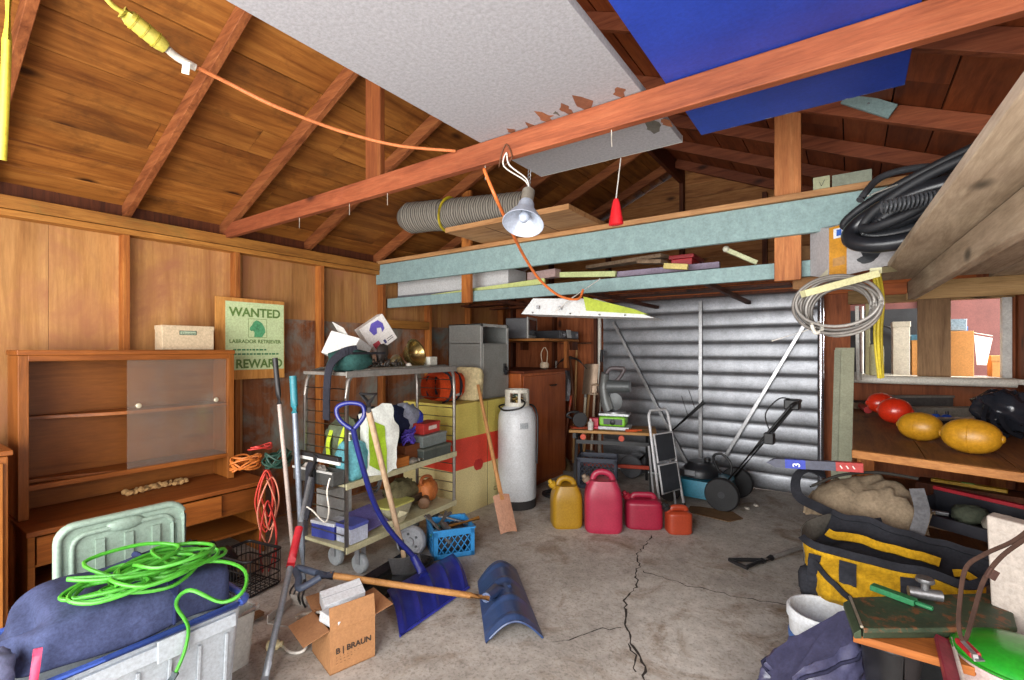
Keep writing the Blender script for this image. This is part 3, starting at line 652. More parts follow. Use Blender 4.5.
# dark clutter on the floor between the hutch and the rack
o = thing('wire_basket', 'black wire basket on the floor below the coral cords', 'basket', PZ(258, 592, 0) + V((-.12, .0, 0)), .2)
bm_ = paint('#1e1c1c', .5, .3)
mb = MB()
for z in (.01, .08, .15, .22): mb.tube([(x, y, z) for x, y in rounded(-.15, .15, -.12, .12, .03, 3)], .005, 5, True)
for k in range(11):
    x = -.14 + .028 * k; mb.tube([(x, -.12, .22), (x, -.12, .01), (x, .12, .01), (x, .12, .22)], .003, 5)
for k in range(7):
    y = -.1 + .033 * k; mb.tube([(-.15, y, .22), (-.15, y, .01), (.15, y, .01), (.15, y, .22)], .003, 5)
mb.build('mesh', bm_, o, local=True); MB().tube([(x, y, .225) for x, y in rounded(-.155, .155, -.125, .125, .03, 3)], .008, 6, True).build('rim', bm_, o, local=True, smooth=60)
o = thing('garbage_sack', 'black plastic sack slumped on the floor by the end of the hutch', 'sack', PX(190, 580, -3.3) * 1.0); o.location.z = 0
MB().blob((0, 0, .14), .18, .24, .15, None, 34, 20, .35, 3.2, .85, 3).blob((.02, .0, .29), .04, .05, .05, None, 12, 8, .4, 5).build('body', paint('#1a1a1d', .3, 0, .3, 12, .2), o, local=True, smooth=70)
o = thing('loose_lath', 'rough pale lath lying on the floor from the hutch towards the black basket', 'lath', PZ(240, 620, .02)); MB().beam(PZ(205, 640, .03), PZ(262, 612, .03), .05, .02).build('lath', wood('#8a6a4e', '#6a4e38', 'X'), o, bevel=.003)
# ================================================================== wheeled rack and what it holds
FL = V((-2.58, 1.86, 0)); EX = V((-.08, .997, 0)).normalized(); EY = V((-.997, -.08, 0)).normalized(); RZA = math.atan2(EX.y, EX.x)
tr = thing('wheeled_rack', 'chrome wire rack on castors loaded with bags and boxes', 'rack', FL, RZA)
L_, D_ = 1.1, .4           # local: x along the front, y towards the wall
CHROME = paint('#9a9690', .3, .8, .15, 12); SHELFM = paint('#b8b490', .6, 0, .15, 10, .1, worn='#8a8470', wornamt=.3)
def hoop(y, nm):
    pts = [(0, y, .22), (0, y, 1.2), (.012, y, 1.3), (.05, y, 1.355), (.12, y, 1.37), (L_ - .12, y, 1.37), (L_ - .05, y, 1.355), (L_ - .012, y, 1.3), (L_, y, 1.2), (L_, y, .22)]
    MB().tube(pts, .014, 10).build(nm, CHROME, tr, local=True, smooth=50)
hoop(0, 'post_frame'); hoop(D_, 'post_frame')
for x in (0, L_):
    mb = MB()
    for k in range(13): mb.tube([(x, 0, .33 + k * .077), (x, D_, .33 + k * .077)], .0045, 6)
    mb.build('wire_side', CHROME, tr, local=True, smooth=50)
for z, nm, m in ((.26, 'bottom_shelf', SHELFM), (.66, 'middle_shelf', SHELFM), (1.36, 'top_shelf', paint('#85827c', .5, .2, .15, 10))):
    MB().box(-.01, L_ + .01, -.01, D_ + .01, z - .022, z).box(-.015, L_ + .015, -.018, -.008, z - .035, z + .006).build(nm, m, tr, local=True, bevel=.003)
CAST = paint('#8e9094', .4, .2)
for x in (.2, L_ - .12):
    for y in (.1, D_ - .06):
        c = MB().box(x - .03, x + .03, y - .03, y + .03, .2, .236).box(x - .03, x - .024, y - .02, y + .02, .07, .2).box(x + .024, x + .03, y - .02, y + .02, .07, .2).build('castor', CAST, tr, local=True)
        MB().lathe([(.03, -.02), (.06, -.02), (.066, -.012), (.066, .012), (.06, .02), (.03, .02)], (x, y, .066), (1, 0, 0), 20).build('wheel', paint('#9aa0a4', .5, 0, .1), c, local=True, smooth=40)
def LW(x, y, z): return FL + EX * (x * .833) + EY * (y * .72 if y > 0 else y) + V((0, 0, z))
def on_rack(name, label, cat, x, y, z, rz=0., group=None): return thing(name, label, cat, LW(x, y, z), RZA + rz, group)
def tbox(name, label, cat, x, y, z, sx, sy, sz, mat, rz=0., lid=None, bevel=.004):
    t = on_rack(name, label, cat, x, y, z, rz)
    MB().box(-sx / 2, sx / 2, -sy / 2, sy / 2, 0, sz * (.82 if lid else 1)).build('body', mat, t, local=True, bevel=bevel)
    if lid: MB().box(-sx / 2 - .004, sx / 2 + .004, -sy / 2 - .004, sy / 2 + .004, sz * .8, sz).build('lid', lid, t, local=True, bevel=bevel)
    return t
# ---- middle shelf
zM = .662
b = on_rack('rucksack', 'grey-green rucksack with lime strips behind the wire side of the rack', 'bag', .24, .36, zM, 0)
MB().blob((.02, 0, .18), .12, .14, .18, None, 26, 18, .22, 3.5, .75).build('body', fabric('#5e6650'), b, local=True, smooth=60)
for y in (-.1, .02): MB().strap(catmull([(-.06, y, .02), (-.105, y, .1), (-.115, y, .22), (-.07, y, .33)], 5), .035, .006, (-1, 0, 0)).build('strip', paint('#c6e03a', .5), b, local=True)
b = on_rack('drawstring_bag', 'turquoise drawstring bag beside the lime striped rucksack', 'bag', .13, .1, zM, 0)
MB().blob((0, 0, .12), .1, .09, .13, None, 18, 12, .15, 3, .8).build('body', fabric('#6ab0ba'), b, local=True, smooth=60)
MB().tube(catmull([(0, 0, .24), (.02, -.02, .27), (.0, .03, .29), (-.02, 0, .24)], 5), .006, 6).build('cord', paint('#e8e8e0'), b, local=True, smooth=60)
b = on_rack('seed_sack', 'white and lime printed sack standing upright behind the blue shovel shaft', 'sack', .38, .16, zM, -.2)
def sackf(x0, x1, z0, z1):
    def f(a, bb):
        z = z0 + (z1 - z0) * bb; x = x0 + (x1 - x0) * a; k = (z / .42); th = .055 * (1 - k ** 3) + .004
        return (x * (1 - .1 * k) + .01 * noise.noise(V((x * 9, 0, z * 7))), -th + .014 * noise.noise(V((x * 11, 3, z * 11))), z + .02 * k * math.sin(x * 14))
    return f
MB().sheet(sackf(-.12, .12, 0, .42), 12, 18, -.09).build('body', paint('#dfe4dc', .5, 0, .08), b, local=True, smooth=60)
MB().sheet(lambda a, bb: (lambda p: (p[0], p[1] - .1, p[2]))(sackf(-.12, .12, 0, .42)(.02 + .55 * a, .2 + .76 * bb - .2 * a)), 8, 12, .002).build('lime_panel', paint('#90b020', .5), b, local=True, smooth=60)
b = on_rack('backpack', 'navy backpack with grey webbing lying on the middle shelf', 'bag', .8, .4, zM + .14, 0)
MB().blob((0, -.02, .12), .21, .13, .15, (0, .1, .1), 24, 14, .25, 4, .8).build('body', fabric('#232a44'), b, local=True, smooth=60)
MB().blob((.11, -.07, .17), .12, .08, .1, (0, .5, 0), 18, 12, .2, 5, .8).build('pocket', fabric('#8d92a0'), b, local=True, smooth=60)
MB().strap(catmull([(.06, -.13, .04), (.13, -.165, .1), (.2, -.14, .19), (.16, -.05, .24)], 5), .05, .008, (.3, -1, .2)).build('strap', fabric('#3844b0'), b, local=True)
MB().strap(catmull([(-.16, -.1, .2), (-.19, -.16, .1), (-.16, -.17, -.02), (-.2, -.14, -.1)], 5), .06, .008, (0, -1, 0)).build('strap', fabric('#2a2c34'), b, local=True)
b = on_rack('backpack', 'black limp bag hanging behind the spade handle on the middle shelf', 'bag', .56, .42, zM, 0)
MB().blob((0, 0, .2), .1, .1, .21, None, 18, 14, .3, 4, .85).build('body', fabric('#24242a'), b, local=True, smooth=60)
b = tbox('tool_box', 'small red case with white print on top of the grey metal boxes', 'case', 1.06, .16, zM + .182, .22, .12, .085, paint('#b8322c', .5), .1, paint('#a82824', .5))
MB().box(-.05, .06, -.0635, -.062, .03, .06).build('print', paint('#d8c8c0'), b, local=True)
g = 'grey metal boxes on the rack'
b = tbox('metal_box', 'light grey metal box stacked on the dark one, under the red case', 'box', 1.06, .15, zM + .09, .3, .17, .09, paint('#7c8684', .5, .2), .04, paint('#848e8c', .5, .2)); b['group'] = g
b = tbox('metal_box', 'dark grey metal box at the bottom of the stack by the striped carton', 'box', 1.05, .12, zM, .33, .2, .088, paint('#4c5450', .5, .2), 0, paint('#60665e', .5, .2)); b['group'] = g
tbox('wooden_box', 'brown wooden box between the grey metal boxes and the purple rope', 'box', .79, .16, zM, .17, .14, .13, wood('#7c4c2c', '#5c3620', 'X'), .05)
tbox('wood_block', 'orange pine block at the front of the middle shelf', 'block', .56, .07, zM, .2, .1, .07, wood('#c07a38', '#9c5c24', 'X'), -.06)
p = LW(.72, .06, zM + .19); bundle('rope_hank', 'purple rope hank hanging over the brown wooden box', paint('#4a38a0', .6), p, .05, .06, .05, 6, .007, 31, 'rope')
p = LW(.53, .17, zM + .15); o = tag(MB().tube(loopy(p, .05, .05, 4, .006, .01, 3, V((1, 0, 0)), V((0, 0, 1))), .008, 6).build('strap_loop', paint('#c8a020', .5), smooth=60), 'yellow and black strap coiled behind the spade shaft', 'strap')
tag(MB().lathe([(.017, 0), (.018, .09), (.01, .1), (.01, .12), (0, .122)], LW(.47, .05, zM), n=14).build('glue_tube', paint('#e0b020', .4), smooth=40), 'short yellow tube standing in front of the white sack', 'tube')
# left end: grey tray hooked on the wires
b = on_rack('wire_tray', 'grey steel tray hooked on the wire end of the rack', 'tray', -.062, .28, .66, 0)
MB().box(-.045, .045, -.19, .19, 0, .008).box(-.045, -.037, -.19, .19, 0, .09).box(.037, .045, -.19, .19, 0, .09).box(-.037, .037, -.19, -.182, 0, .09).box(-.037, .037, .182, .19, 0, .09).build('pan', paint('#5c5e5c', .45, .4), b, local=True, bevel=.002)
for y0_, y1_ in ((-.19, -.05), (.05, .19)): MB().box(-.052, -.0455, y0_, y1_, .078, .092).build('edge_trim', paint('#c8c8c4', .4), b, local=True)
MB().blob((0, .03, .06), .036, .13, .05, None, 18, 10, .3, 5).build('rag', fabric('#b4b0a8'), b, local=True, smooth=60)
MB().strap(catmull([(-.04, 0, .13), (-.06, 0, .09), (-.062, .0, 0), (-.066, .02, -.12), (-.07, .05, -.22)], 5), .08, .008, (-1, 0, 0)).build('strap', fabric('#34343a'), b, local=True)
# ---- bottom shelf
zB = .262
tbox('plastic_case', 'grey plastic case standing at the back of the bottom shelf', 'case', .2, .44, zB, .2, .12, .3, paint('#9a9a96', .5), 0)
tbox('card_box', 'small blue and white box lying at the wire end of the bottom shelf', 'box', .1, .36, zB, .13, .2, .11, paint('#3c4698', .45), .1, paint('#c8ccd4', .5))
tbox('card_box', 'white and blue box at the corner of the bottom shelf by the post', 'box', .13, .1, zB, .14, .14, .12, paint('#b8bfd0', .45), .0, paint('#5058a8', .5))
b = on_rack('plastic_packet', 'flat purple plastic packet leaning on the bottom shelf edge', 'packet', .36, .2, zB, .1)
MB().obox((0, 0, .07), .24, .2, .02, (.5, 0, 0)).build('body', paint('#6a64a4', .35, 0, .2), b, local=True, bevel=.004)
b = on_rack('clear_tub', 'clear plastic tub with yellow lid on the bottom shelf', 'tub', .7, .26, zB, 0)
tub(-.14, .14, -.1, .1, 0, .09, .02, .04).build('tub', paint('#a8a48c', .25), b, local=True, smooth=40)
MB().prism(rounded(-.15, .15, -.11, .11, .04), (0, 0, .088), (1, 0, 0), (0, 1, 0), .014).build('lid', paint('#c2c06a', .35), b, local=True, bevel=.004)
b = on_rack('cream_tray', 'cream coloured shallow dish in front of the clear tub', 'dish', .56, .1, zB, .1)
tub(-.11, .11, -.08, .08, 0, .05, .02, .04).build('pan', paint('#c4bc9c', .5), b, local=True, smooth=40)
b = on_rack('chainsaw', 'dusty orange saw with rear handle at the far end of the bottom shelf', 'saw', 1.16, .24, zB, .15)
MB().blob((0, 0, .09), .09, .07, .085, None, 18, 12, .2, 4, .7).build('body', paint('#b86a30', .6, 0, .25, 20), b, local=True, smooth=60)
MB().tube(catmull([(-.05, 0, .14), (-.1, 0, .18), (-.05, 0, .215), (.05, 0, .19), (.08, 0, .12)], 5), .013, 8).build('handle', paint('#a85c2c', .6), b, local=True, smooth=60)
MB().box(-.36, -.06, -.008, .008, .045, .1).build('guide_bar', paint('#5a4a3c', .5, .5), b, local=True, bevel=.003)
b = on_rack('rusty_pump', 'brown rusty pump part lying ahead of the orange saw', 'pump', .95, .08, zB, .4)
MB().lathe([(.03, 0), (.045, .01), (.045, .05), (.02, .06), (.02, .1), (.03, .1), (.03, .12), (0, .12)], (0, 0, 0), (1, .2, .05), 16).build('body', paint('#6e5038', .6, .4), b, local=True, smooth=40)
b.location.z += .045
# ---- top shelf
zT = 1.362
b = on_rack('carton', 'crumpled white carton leaning at the wall corner of the rack top', 'box', .3, .4, zT, .1)
R_ = Euler((.25, .35, .2)).to_matrix()
MB().obox((0, 0, .14), .18, .24, .17, R_).build('body', paint('#c9c9c6', .6, 0, .06), b, local=True, bevel=.006)
MB().obox((-.02, .02, .255), .16, .13, .004, Euler((.5, .75, .2)).to_matrix()).build('flap', paint('#d4d4d0', .6), b, local=True)
b = on_rack('picture_carton', 'white square carton with a purple drill pictured, tilted on its corner', 'box', .66, .44, zT, 0)
R_ = (Matrix.Rotation(-.35, 3, 'Z') @ Matrix.Rotation(-.6, 3, 'Y'))
MB().obox((0, 0, .26), .22, .09, .22, R_).build('body', paint('#d9d6d2', .5, 0, .05), b, local=True, bevel=.003)
fo = lambda x, z: V((0, 0, .26)) + R_ @ V((x, -.0465, z))
ax, az = R_ @ V((1, 0, 0)), R_ @ V((0, 0, 1))
body = [(-.05, .0), (-.06, .05), (-.02, .085), (.04, .08), (.06, .04), (.05, .0), (.02, -.015), (.03, .02), (.0, .035), (-.02, .0)]
def face(poly, mat, dx=0, dz=0, nm='print'):
    o = fo(dx, dz); W4 = b.matrix_world if False else Matrix.LocRotScale(b.location, b.rotation_euler, b.scale)
    MB().prism(poly, o, ax, az, .0012).build(nm, mat, b, local=True)
face(body, paint('#5a50a8', .5), .01, .01); face([(-.085, -.085), (-.03, -.085), (-.03, -.04), (-.085, -.04)], paint('#b03a48', .5))
face([(.0, -.09), (.02, -.09), (.02, -.06), (.0, -.06)], paint('#3c3c6c', .5)); face([(.03, -.085), (.085, -.085), (.085, -.08), (.03, -.08)], paint('#555555', .5)); face([(.03, -.07), (.085, -.07), (.085, -.065), (.03, -.065)], paint('#555555', .5))
MB().obox((-.02, .09, .1), .1, .04, .2).build('prop_box', paint('#8c8a84', .6), b, local=True, bevel=.003)
b = on_rack('pouch', 'dark teal pouch with a black strap hanging off the end of the rack top', 'bag', .13, .14, zT, 0)
MB().blob((.0, 0, .07), .11, .15, .075, None, 18, 12, .2, 4, .8).build('body', fabric('#274844'), b, local=True, smooth=60)
MB().strap(catmull([(-.02, -.1, .14), (-.1, -.06, .12), (-.165, -.02, .04), (-.175, 0, -.1), (-.17, .01, -.3)], 5), .06, .008, (-1, 0, 0)).build('strap', fabric('#2c2c34'), b, local=True)
MB().box(-.14, .14, -.19, -.165, .11, .125).build('bar', fabric('#202024'), b, local=True, bevel=.004)
b = on_rack('hand_tool', 'small tool with red grip and pale base on the rack top', 'tool', .24, .08, zT, .3)
MB().blob((0, 0, .045), .06, .035, .03, None, 14, 10, .1).build('grip', paint('#b02c34', .5), b, local=True, smooth=60)
MB().box(-.06, .06, -.03, .03, 0, .018).build('sole', paint('#d0ccc0', .5), b, local=True, bevel=.003)
b = on_rack('chain', 'dark heap of chain and fittings beside the brass lamp', 'chain', .48, .1, zT + .024, 0)
mb = MB(); rnd = random.Random(8)
for k in range(26):
    c = V((rnd.uniform(-.1, .1), rnd.uniform(-.06, .06), .012 + .05 * rnd.random() * rnd.random())); R_ = Euler((rnd.random() * 3, rnd.random() * 3, rnd.random() * 3)).to_matrix()
    mb.tube([c + R_ @ V((.02 * math.cos(t * PI / 4), .011 * math.sin(t * PI / 4), 0)) for t in range(8)], .004, 6, True)
mb.build('links', paint('#4a4642', .45, .5), b, local=True, smooth=60)
MB().blob((.02, .05, .09), .05, .03, .07, (0, .3, 0), 12, 10, .3).build('hook_block', paint('#3c3632', .5, .3), b, local=True, smooth=60)
BRASS = paint('#9c8856', .25, .85, .2, 12)
b = on_rack('brass_lamp', 'old brass headlamp with a round bell facing the room', 'lamp', .84, .12, zT, 0)
ax = V((.1, -.93, .28)); cc = V((.02, .0, .11))
MB().lathe([(.02, .09), (.05, .075), (.085, .03), (.1, -.01), (.112, -.012), (.112, -.022), (.098, -.022), (.08, .015), (.045, .055), (0, .065)], cc, -ax, 28).build('bell', BRASS, b, local=True, smooth=40)
MB().cyl((0, .03, 0), (0, .04, .06), .02, 12, .014).build('foot', BRASS, b, local=True, smooth=40)
MB().tube(catmull([(-.06, .06, .03), (-.14, .03, .07), (-.2, 0, .06), (-.23, 0, .03)], 5), [.03] * 4 + [.035] * 4 + [.03] * 4 + [.02] * 4, 12).build('handle', paint('#8a7c5a', .4, .5), b, local=True, smooth=50)
MB().blob((-.1, -.05, .022), .022, .022, .022).build('knob', paint('#e0dcd0', .4), b, local=True, smooth=60)
tbox('carton', 'tiny white carton at the far end of the rack top past the brass lamp', 'box', 1.06, .1, zT, .1, .07, .085, paint('#c8c8bc', .6), .1)
# ---- grey vent pipe etc. under the rack: black boot tray and dark sacks
b = on_rack('boot_tray', 'shiny black boot tray on the floor under the rack edge', 'tray', .3, -.16, 0, .1)
tub(-.3, .3, -.14, .14, 0, .05, .02, .05).build('pan', paint('#1c1c1e', .25), b, local=True, smooth=40)

# more clutter tucked on the shelves
b = on_rack('nylon_jacket', 'dark blue nylon jacket bundled at the back of the middle shelf', 'jacket', .52, .3, zM, 0)
MB().blob((0, -.02, .1), .13, .1, .11, None, 26, 16, .4, 3.6, .8, 7).build('cloth', fabric('#22306c'), b, local=True, smooth=70)
b = on_rack('canvas_bag', 'crumpled olive canvas bag at the wall side of the bottom shelf', 'bag', .92, .38, zB, .0)
MB().blob((0, 0, .1), .15, .09, .11, None, 26, 16, .35, 3.4, .75, 2).build('cloth', fabric('#6a6448'), b, local=True, smooth=70)
tbox('shoe_box', 'flat white cardboard box under the clear tub side of the bottom shelf', 'box', .46, .46, zB, .2, .12, .1, paint('#b8b2a4', .7), .1, paint('#c4bfb2', .7))
b = on_rack('work_glove', 'grey work glove draped over the edge of the middle shelf', 'glove', .74, .03, zM, .1)
MB().blob((0, 0, .02), .06, .04, .02, None, 14, 8, .3, 4).build('palm', fabric('#8a8478'), b, local=True, smooth=60)
for k in range(4): MB().tube([(.05, -.03 + .02 * k, .02), (.1, -.035 + .022 * k, .018), (.13, -.036 + .024 * k, .008)], [.011, .01, .008], 8).build('finger', fabric('#8a8478'), b, local=True, smooth=60)
tag(MB().tube(loopy(LW(.3, .02, zM - .02), .05, .09, 3, .005, .01, 9, EX, V((0, 0, 1))), .005, 6).build('hook_wire', paint('#3a3a3c', .5), smooth=60), 'thin dark wire looped on the middle shelf edge below the white sack', 'wire')
# ================================================================== beyond the rack: striped carton, locker, gas bottle, corner
def wbox(name, label, cat, x0, x1, y0, y1, z0, z1, mat, nm='body', bevel=.004):
    t = thing(name, label, cat, ((x0 + x1) / 2, (y0 + y1) / 2, z0)); MB().box(x0, x1, y0, y1, z0, z1).build(nm, mat, t, bevel=bevel); return t
YEL = paint('#cabb5e', .6, 0, .1, 5); CRM = paint('#dccf96', .6, 0, .08, 5); RED = paint('#d8432e', .55, 0, .12, 6)
sb = thing('appliance_carton', 'tall carton striped olive, red and cream behind the leaning spade', 'box', (-3.15, 3.68, 0))
X0, X1, Y0, Y1 = -3.5, -2.87, 3.16, 4.14
MB().box(X0, X1, Y0, Y1, 0, .42).build('cream_band', CRM, sb); MB().box(X0, X1, Y0, Y1, .42, .7).build('red_band', RED, sb); MB().box(X0, X1, Y0, Y1, .7, 1.012).build('olive_band', YEL, sb)
MB().box(X1, X1 + .0015, 3.655, 3.66, 0, 1.01).build('seam', paint('#5c4a2c', .8), sb)
LOGO = paint('#b5221e', .5)
mb = MB(); mb.prism([(.0, .02), (.03, 0), (.09, 0), (.12, .02), (.13, .06), (.1, .1), (.02, .1), (-.01, .06)], (X1 + .001, 3.46, .37), (0, 1, 0), (0, 0, 1), .0015).build('red_mark', LOGO, sb)
mb = MB()
for z in (.12, .15): mb.box(X1, X1 + .0015, 3.76, 3.9, z, z + .004)
for y in (3.76, 3.896): mb.box(X1, X1 + .0015, y, y + .004, .12, .154)
for z in (.8, .83): mb.box(X1, X1 + .0015, 3.86, 3.98, z, z + .004)
mb.build('print', paint('#6a4a34', .7), sb)
b = thing('life_vest', 'orange padded vest with white and black straps lying on the striped carton', 'vest', (-3.1, 3.3, 1.014), .2)
def vest(a, bb):
    th = 2 * PI * a; x = math.cos(th); z = math.sin(th)
    k = .75 + .25 * math.sin(PI * bb)
    return (.14 * math.copysign(abs(x) ** .6, x) * k, (bb - .5) * .46, .15 + .14 * math.copysign(abs(z) ** .6, z) * k + .012 * noise.noise(V((x * 4, bb * 9, z * 4))))
MB().sheet(vest, 28, 20).build('body', fabric('#c8481e', .25), b, local=True, smooth=60)
for y in (-.1, .06): MB().tube([(.15 * math.cos(t), y, .15 + .155 * math.sin(t)) for t in [k * PI / 10 for k in range(-4, 13)]], .014, 6).build('strap', fabric('#2a2a30'), b, local=True, smooth=60)
MB().box(.118, .135, -.05, .1, .06, .2).build('patch', fabric('#b8b4b0'), b, local=True, bevel=.006)
b = thing('seat_cushion', 'cream mottled cushion standing between the orange vest and the grey locker', 'cushion', (-3.02, 3.54, 1.014), .1)
MB().blob((0, 0, .16), .17, .035, .16, (-.12, 0, 0), 24, 12, .06, 4, .4).build('pad', fabric('#c2b48a', .3, 40), b, local=True, smooth=60)
# locker
GREYM = paint('#7d7f7c', .5, .25, .08, 6)
lk = thing('steel_locker', 'grey steel locker with padlock on top of the striped carton', 'locker', (-3.15, 3.88, 1.014))
x0, x1, y0, y1, z0, z1 = -3.38, -2.95, 3.66, 4.12, 1.014, 1.76
MB().box(x0, x1 - .012, y0, y0 + .012, z0, z1).box(x0, x1 - .012, y1 - .012, y1, z0, z1).box(x0, x0 + .012, y0, y1, z0, z1).box(x0, x1 - .012, y0, y1, z1 - .012, z1).box(x0, x1 - .012, y0, y1, z0, z0 + .02).box(x0, x1 - .014, y0, y1, z1 - .2, z1 - .19).build('body', GREYM, lk, bevel=.002)
MB().box(x1 - .014, x1, y0, y0 + .03, z0, z1).box(x1 - .014, x1, y1 - .03, y1, z0, z1).box(x1 - .014, x1, y0, y1, z1 - .03, z1).build('frame', paint('#a5a6a2', .45, .3), lk, bevel=.002)
dr = MB().box(x1 - .014, x1 + .004, y0 + .032, y1 - .032, z0 + .02, z1 - .2).build('door', paint('#8a8b86', .5, .25, .12, 5), lk, bevel=.004)
MB().box(x1 + .004, x1 + .012, y1 - .1, y1 - .05, 1.27, 1.36).build('hasp', paint('#3c3c3c', .4, .6), dr, bevel=.002)
MB().blob((x1 + .025, y1 - .075, 1.27), .014, .026, .03, None, 12, 8, 0, 1, .5).tube(catmull([(x1 + .025, y1 - .09, 1.29), (x1 + .025, y1 - .088, 1.325), (x1 + .025, y1 - .062, 1.325), (x1 + .025, y1 - .06, 1.29)], 5), .005, 6).build('padlock', paint('#2c2c30', .35, .6), dr, smooth=50)
# propane cylinder
PROP = paint('#c9cdd0', .4, 0, .06, 7, worn='#8a7a66', wornamt=.2)
gx, gy = -2.64, 3.83
pr = thing('propane_cylinder', 'tall white propane cylinder with collar and black hose', 'gas cylinder', (gx, gy, 0))
MB().lathe([(.17, .06), (.186, .09), (.186, .82), (.178, .88), (.15, .94), (.1, .975), (.04, .985), (0, .985)], (gx, gy, 0), n=32).build('body', PROP, pr, smooth=40)
MB().lathe([(.178, 0), (.182, .0), (.182, .09), (.176, .09)], (gx, gy, 0), n=32).build('foot_ring', paint('#2c2a2a', .7, .2, .3), pr, smooth=40)
mb = MB(); rr = .118
for k in range(28):
    a0, a1 = 2 * PI * k / 28, 2 * PI * (k + 1) / 28
    hole = k in (21, 22, 23, 25, 26, 27, 8, 9, 10, 12, 13)
    for zz0, zz1 in (((.96, 1.0), (1.09, 1.12)) if hole else ((.96, 1.12),)):
        q = [(gx + r * math.cos(a), gy + r * math.sin(a)) for a, r in ((a0, rr), (a0, rr - .006), (a1, rr - .006), (a1, rr))]
        mb.hexa([(*p, zz0) for p in (q[0], q[3], q[2], q[1])], [(*p, zz1) for p in (q[0], q[3], q[2], q[1])])
mb.build('collar', paint('#cfccbf', .45), pr)
vl = MB().cyl((gx, gy, .98), (gx, gy, 1.05), .028, 14).cyl((gx - .02, gy - .05, 1.03), (gx + .05, gy + .02, 1.03), .016, 12).build('valve', paint('#8c7442', .35, .8), pr, smooth=40)
MB().lathe([(.03, 0), (.036, .004), (.036, .018), (.03, .022)], (gx, gy, 1.05), n=14).build('hand_wheel', paint('#4a5a4a', .4), vl, smooth=40)
HB = paint('#1d1d1f', .5)
MB().tube(catmull([(gx + .05, gy - .02, 1.03), (gx + .13, gy - .06, 1.0), (gx + .12, gy - .13, .955), (gx - .02, gy - .17, .93), (gx - .14, gy - .1, .95), (gx - .16, gy, .96), (gx - .05, gy + .14, .96), (gx + .1, gy + .12, .96), (gx + .18, gy + .07, .9), (gx + .198, gy + .06, .78), (gx + .2, gy + .05, .55), (gx + .2, gy + .04, .42)], 7), .0085, 8).build('hose', HB, pr, smooth=60)
mb = MB()
for i in range(6):
    a = -.98 + .075 * i + .2
    c = V((gx + .1865 * math.cos(a), gy + .1865 * math.sin(a), .79)); mb.obox(c, .003, .0115, .055, (0, 0, a))
mb.build('faded_label', paint('#9aa0a4', .6, 0, .25, 60), pr)
# brown cabinet in the corner
W_CAB = wood('#a85c30', '#8a441e', 'Z', '#b86c3a', rough=.35, grain=.6, knots=False)
cb = thing('wooden_cabinet', 'reddish brown cabinet behind the propane cylinder', 'cabinet', (-3.15, 4.65, 0))
MB().box(-3.5, -2.82, 4.16, 5.12, .05, 1.25).box(-3.48, -2.84, 4.2, 5.1, 0, .05).build('body', W_CAB, cb, bevel=.004)
MB().box(-3.52, -2.78, 4.15, 5.15, 1.252, 1.28).build('top', wood('#7a3c1c', '#5c2a12', 'Y', '#8a4a26', knots=False), cb, bevel=.004)
dd = MB().box(-2.82, -2.8, 4.19, 5.09, .08, 1.22).build('door', W_CAB, cb, bevel=.004)
MB().tube(catmull([(-2.8, 4.72, 1.1), (-2.775, 4.73, 1.1), (-2.775, 4.83, 1.1), (-2.8, 4.84, 1.1)], 5), .008, 8).build('handle', paint('#2c241c', .4, .5), dd, smooth=60)
b = thing('kettle', 'small pale enamel pot with a wire handle on the brown cabinet', 'pot', (-2.95, 4.85, 1.282))
MB().lathe([(.03, 0), (.05, .01), (.055, .05), (.04, .07), (.04, .075), (.03, .07)], (-2.95, 4.85, 1.282), n=18).build('body', paint('#c8b49a', .4), b, smooth=40)
MB().tube(catmull([(-2.95, 4.8, 1.35), (-2.96, 4.79, 1.46), (-2.95, 4.85, 1.53), (-2.94, 4.9, 1.47), (-2.95, 4.9, 1.35)], 6), .005, 6).build('handle', paint('#c8b49a', .4), b, smooth=60)
# wall shelf with a screen and a stereo
ws = thing('mounted_shelf', 'pine wall shelf above the brown cabinet carrying a screen and stereo', 'shelf', (-3.3, 5.35, 1.6))
MB().box(-4.05, -2.8, 4.6, 5.44, 1.605, 1.632).build('board', wood('#b0783e', '#8a5826', 'X', '#c08a4c'), ws, bevel=.003)
for x_ in (-2.86, -3.6): MB().box(x_, x_ + .04, 5.3, 5.44, 1.5, 1.604).build('bracket', W_DARK, ws)
MB().box(-2.83, -2.79, 5.1, 5.15, 1.282, 1.604).build('post', W_STUD, ws)
b = thing('television', 'small dark screened television with a grey frame on the wall shelf', 'television', (-3.12, 4.79, 1.634), .3)
MB().box(-.24, .02, -.19, .19, 0, .24).build('case', paint('#4a4a4e', .5), b, local=True, bevel=.012)
MB().box(.02, .04, -.2, .2, 0, .25).build('bezel', paint('#9a9a96', .45), b, local=True, bevel=.005)
MB().sheet(lambda a, c: (.041 + .012 * math.sin(PI * a) * math.sin(PI * c), -.165 + .33 * a, .035 + .185 * c), 8, 8).build('screen', paint('#23262e', .12), b, local=True, smooth=60)
b = thing('stereo', 'black stereo with a pale card leaning on it, on the wall shelf', 'stereo', (-3.0, 5.22, 1.634), .05)
MB().box(-.18, .18, -.26, .26, 0, .1).build('case', paint('#26262a', .4), b, local=True, bevel=.006)
MB().box(.18, .186, -.24, .24, .012, .088).build('front_panel', paint('#55565a', .35, .3), b, local=True, bevel=.002)
for y in (-.17, .17): MB().cyl((.186, y, .05), (.205, y, .05), .022, 16).build('knob', paint('#8c8c90', .3, .5), b, local=True, smooth=40)
MB().obox((.2, -.06, .06), .004, .11, .1, (0, -.15, 0)).build('card', paint('#c4c8c8', .6), b, local=True)
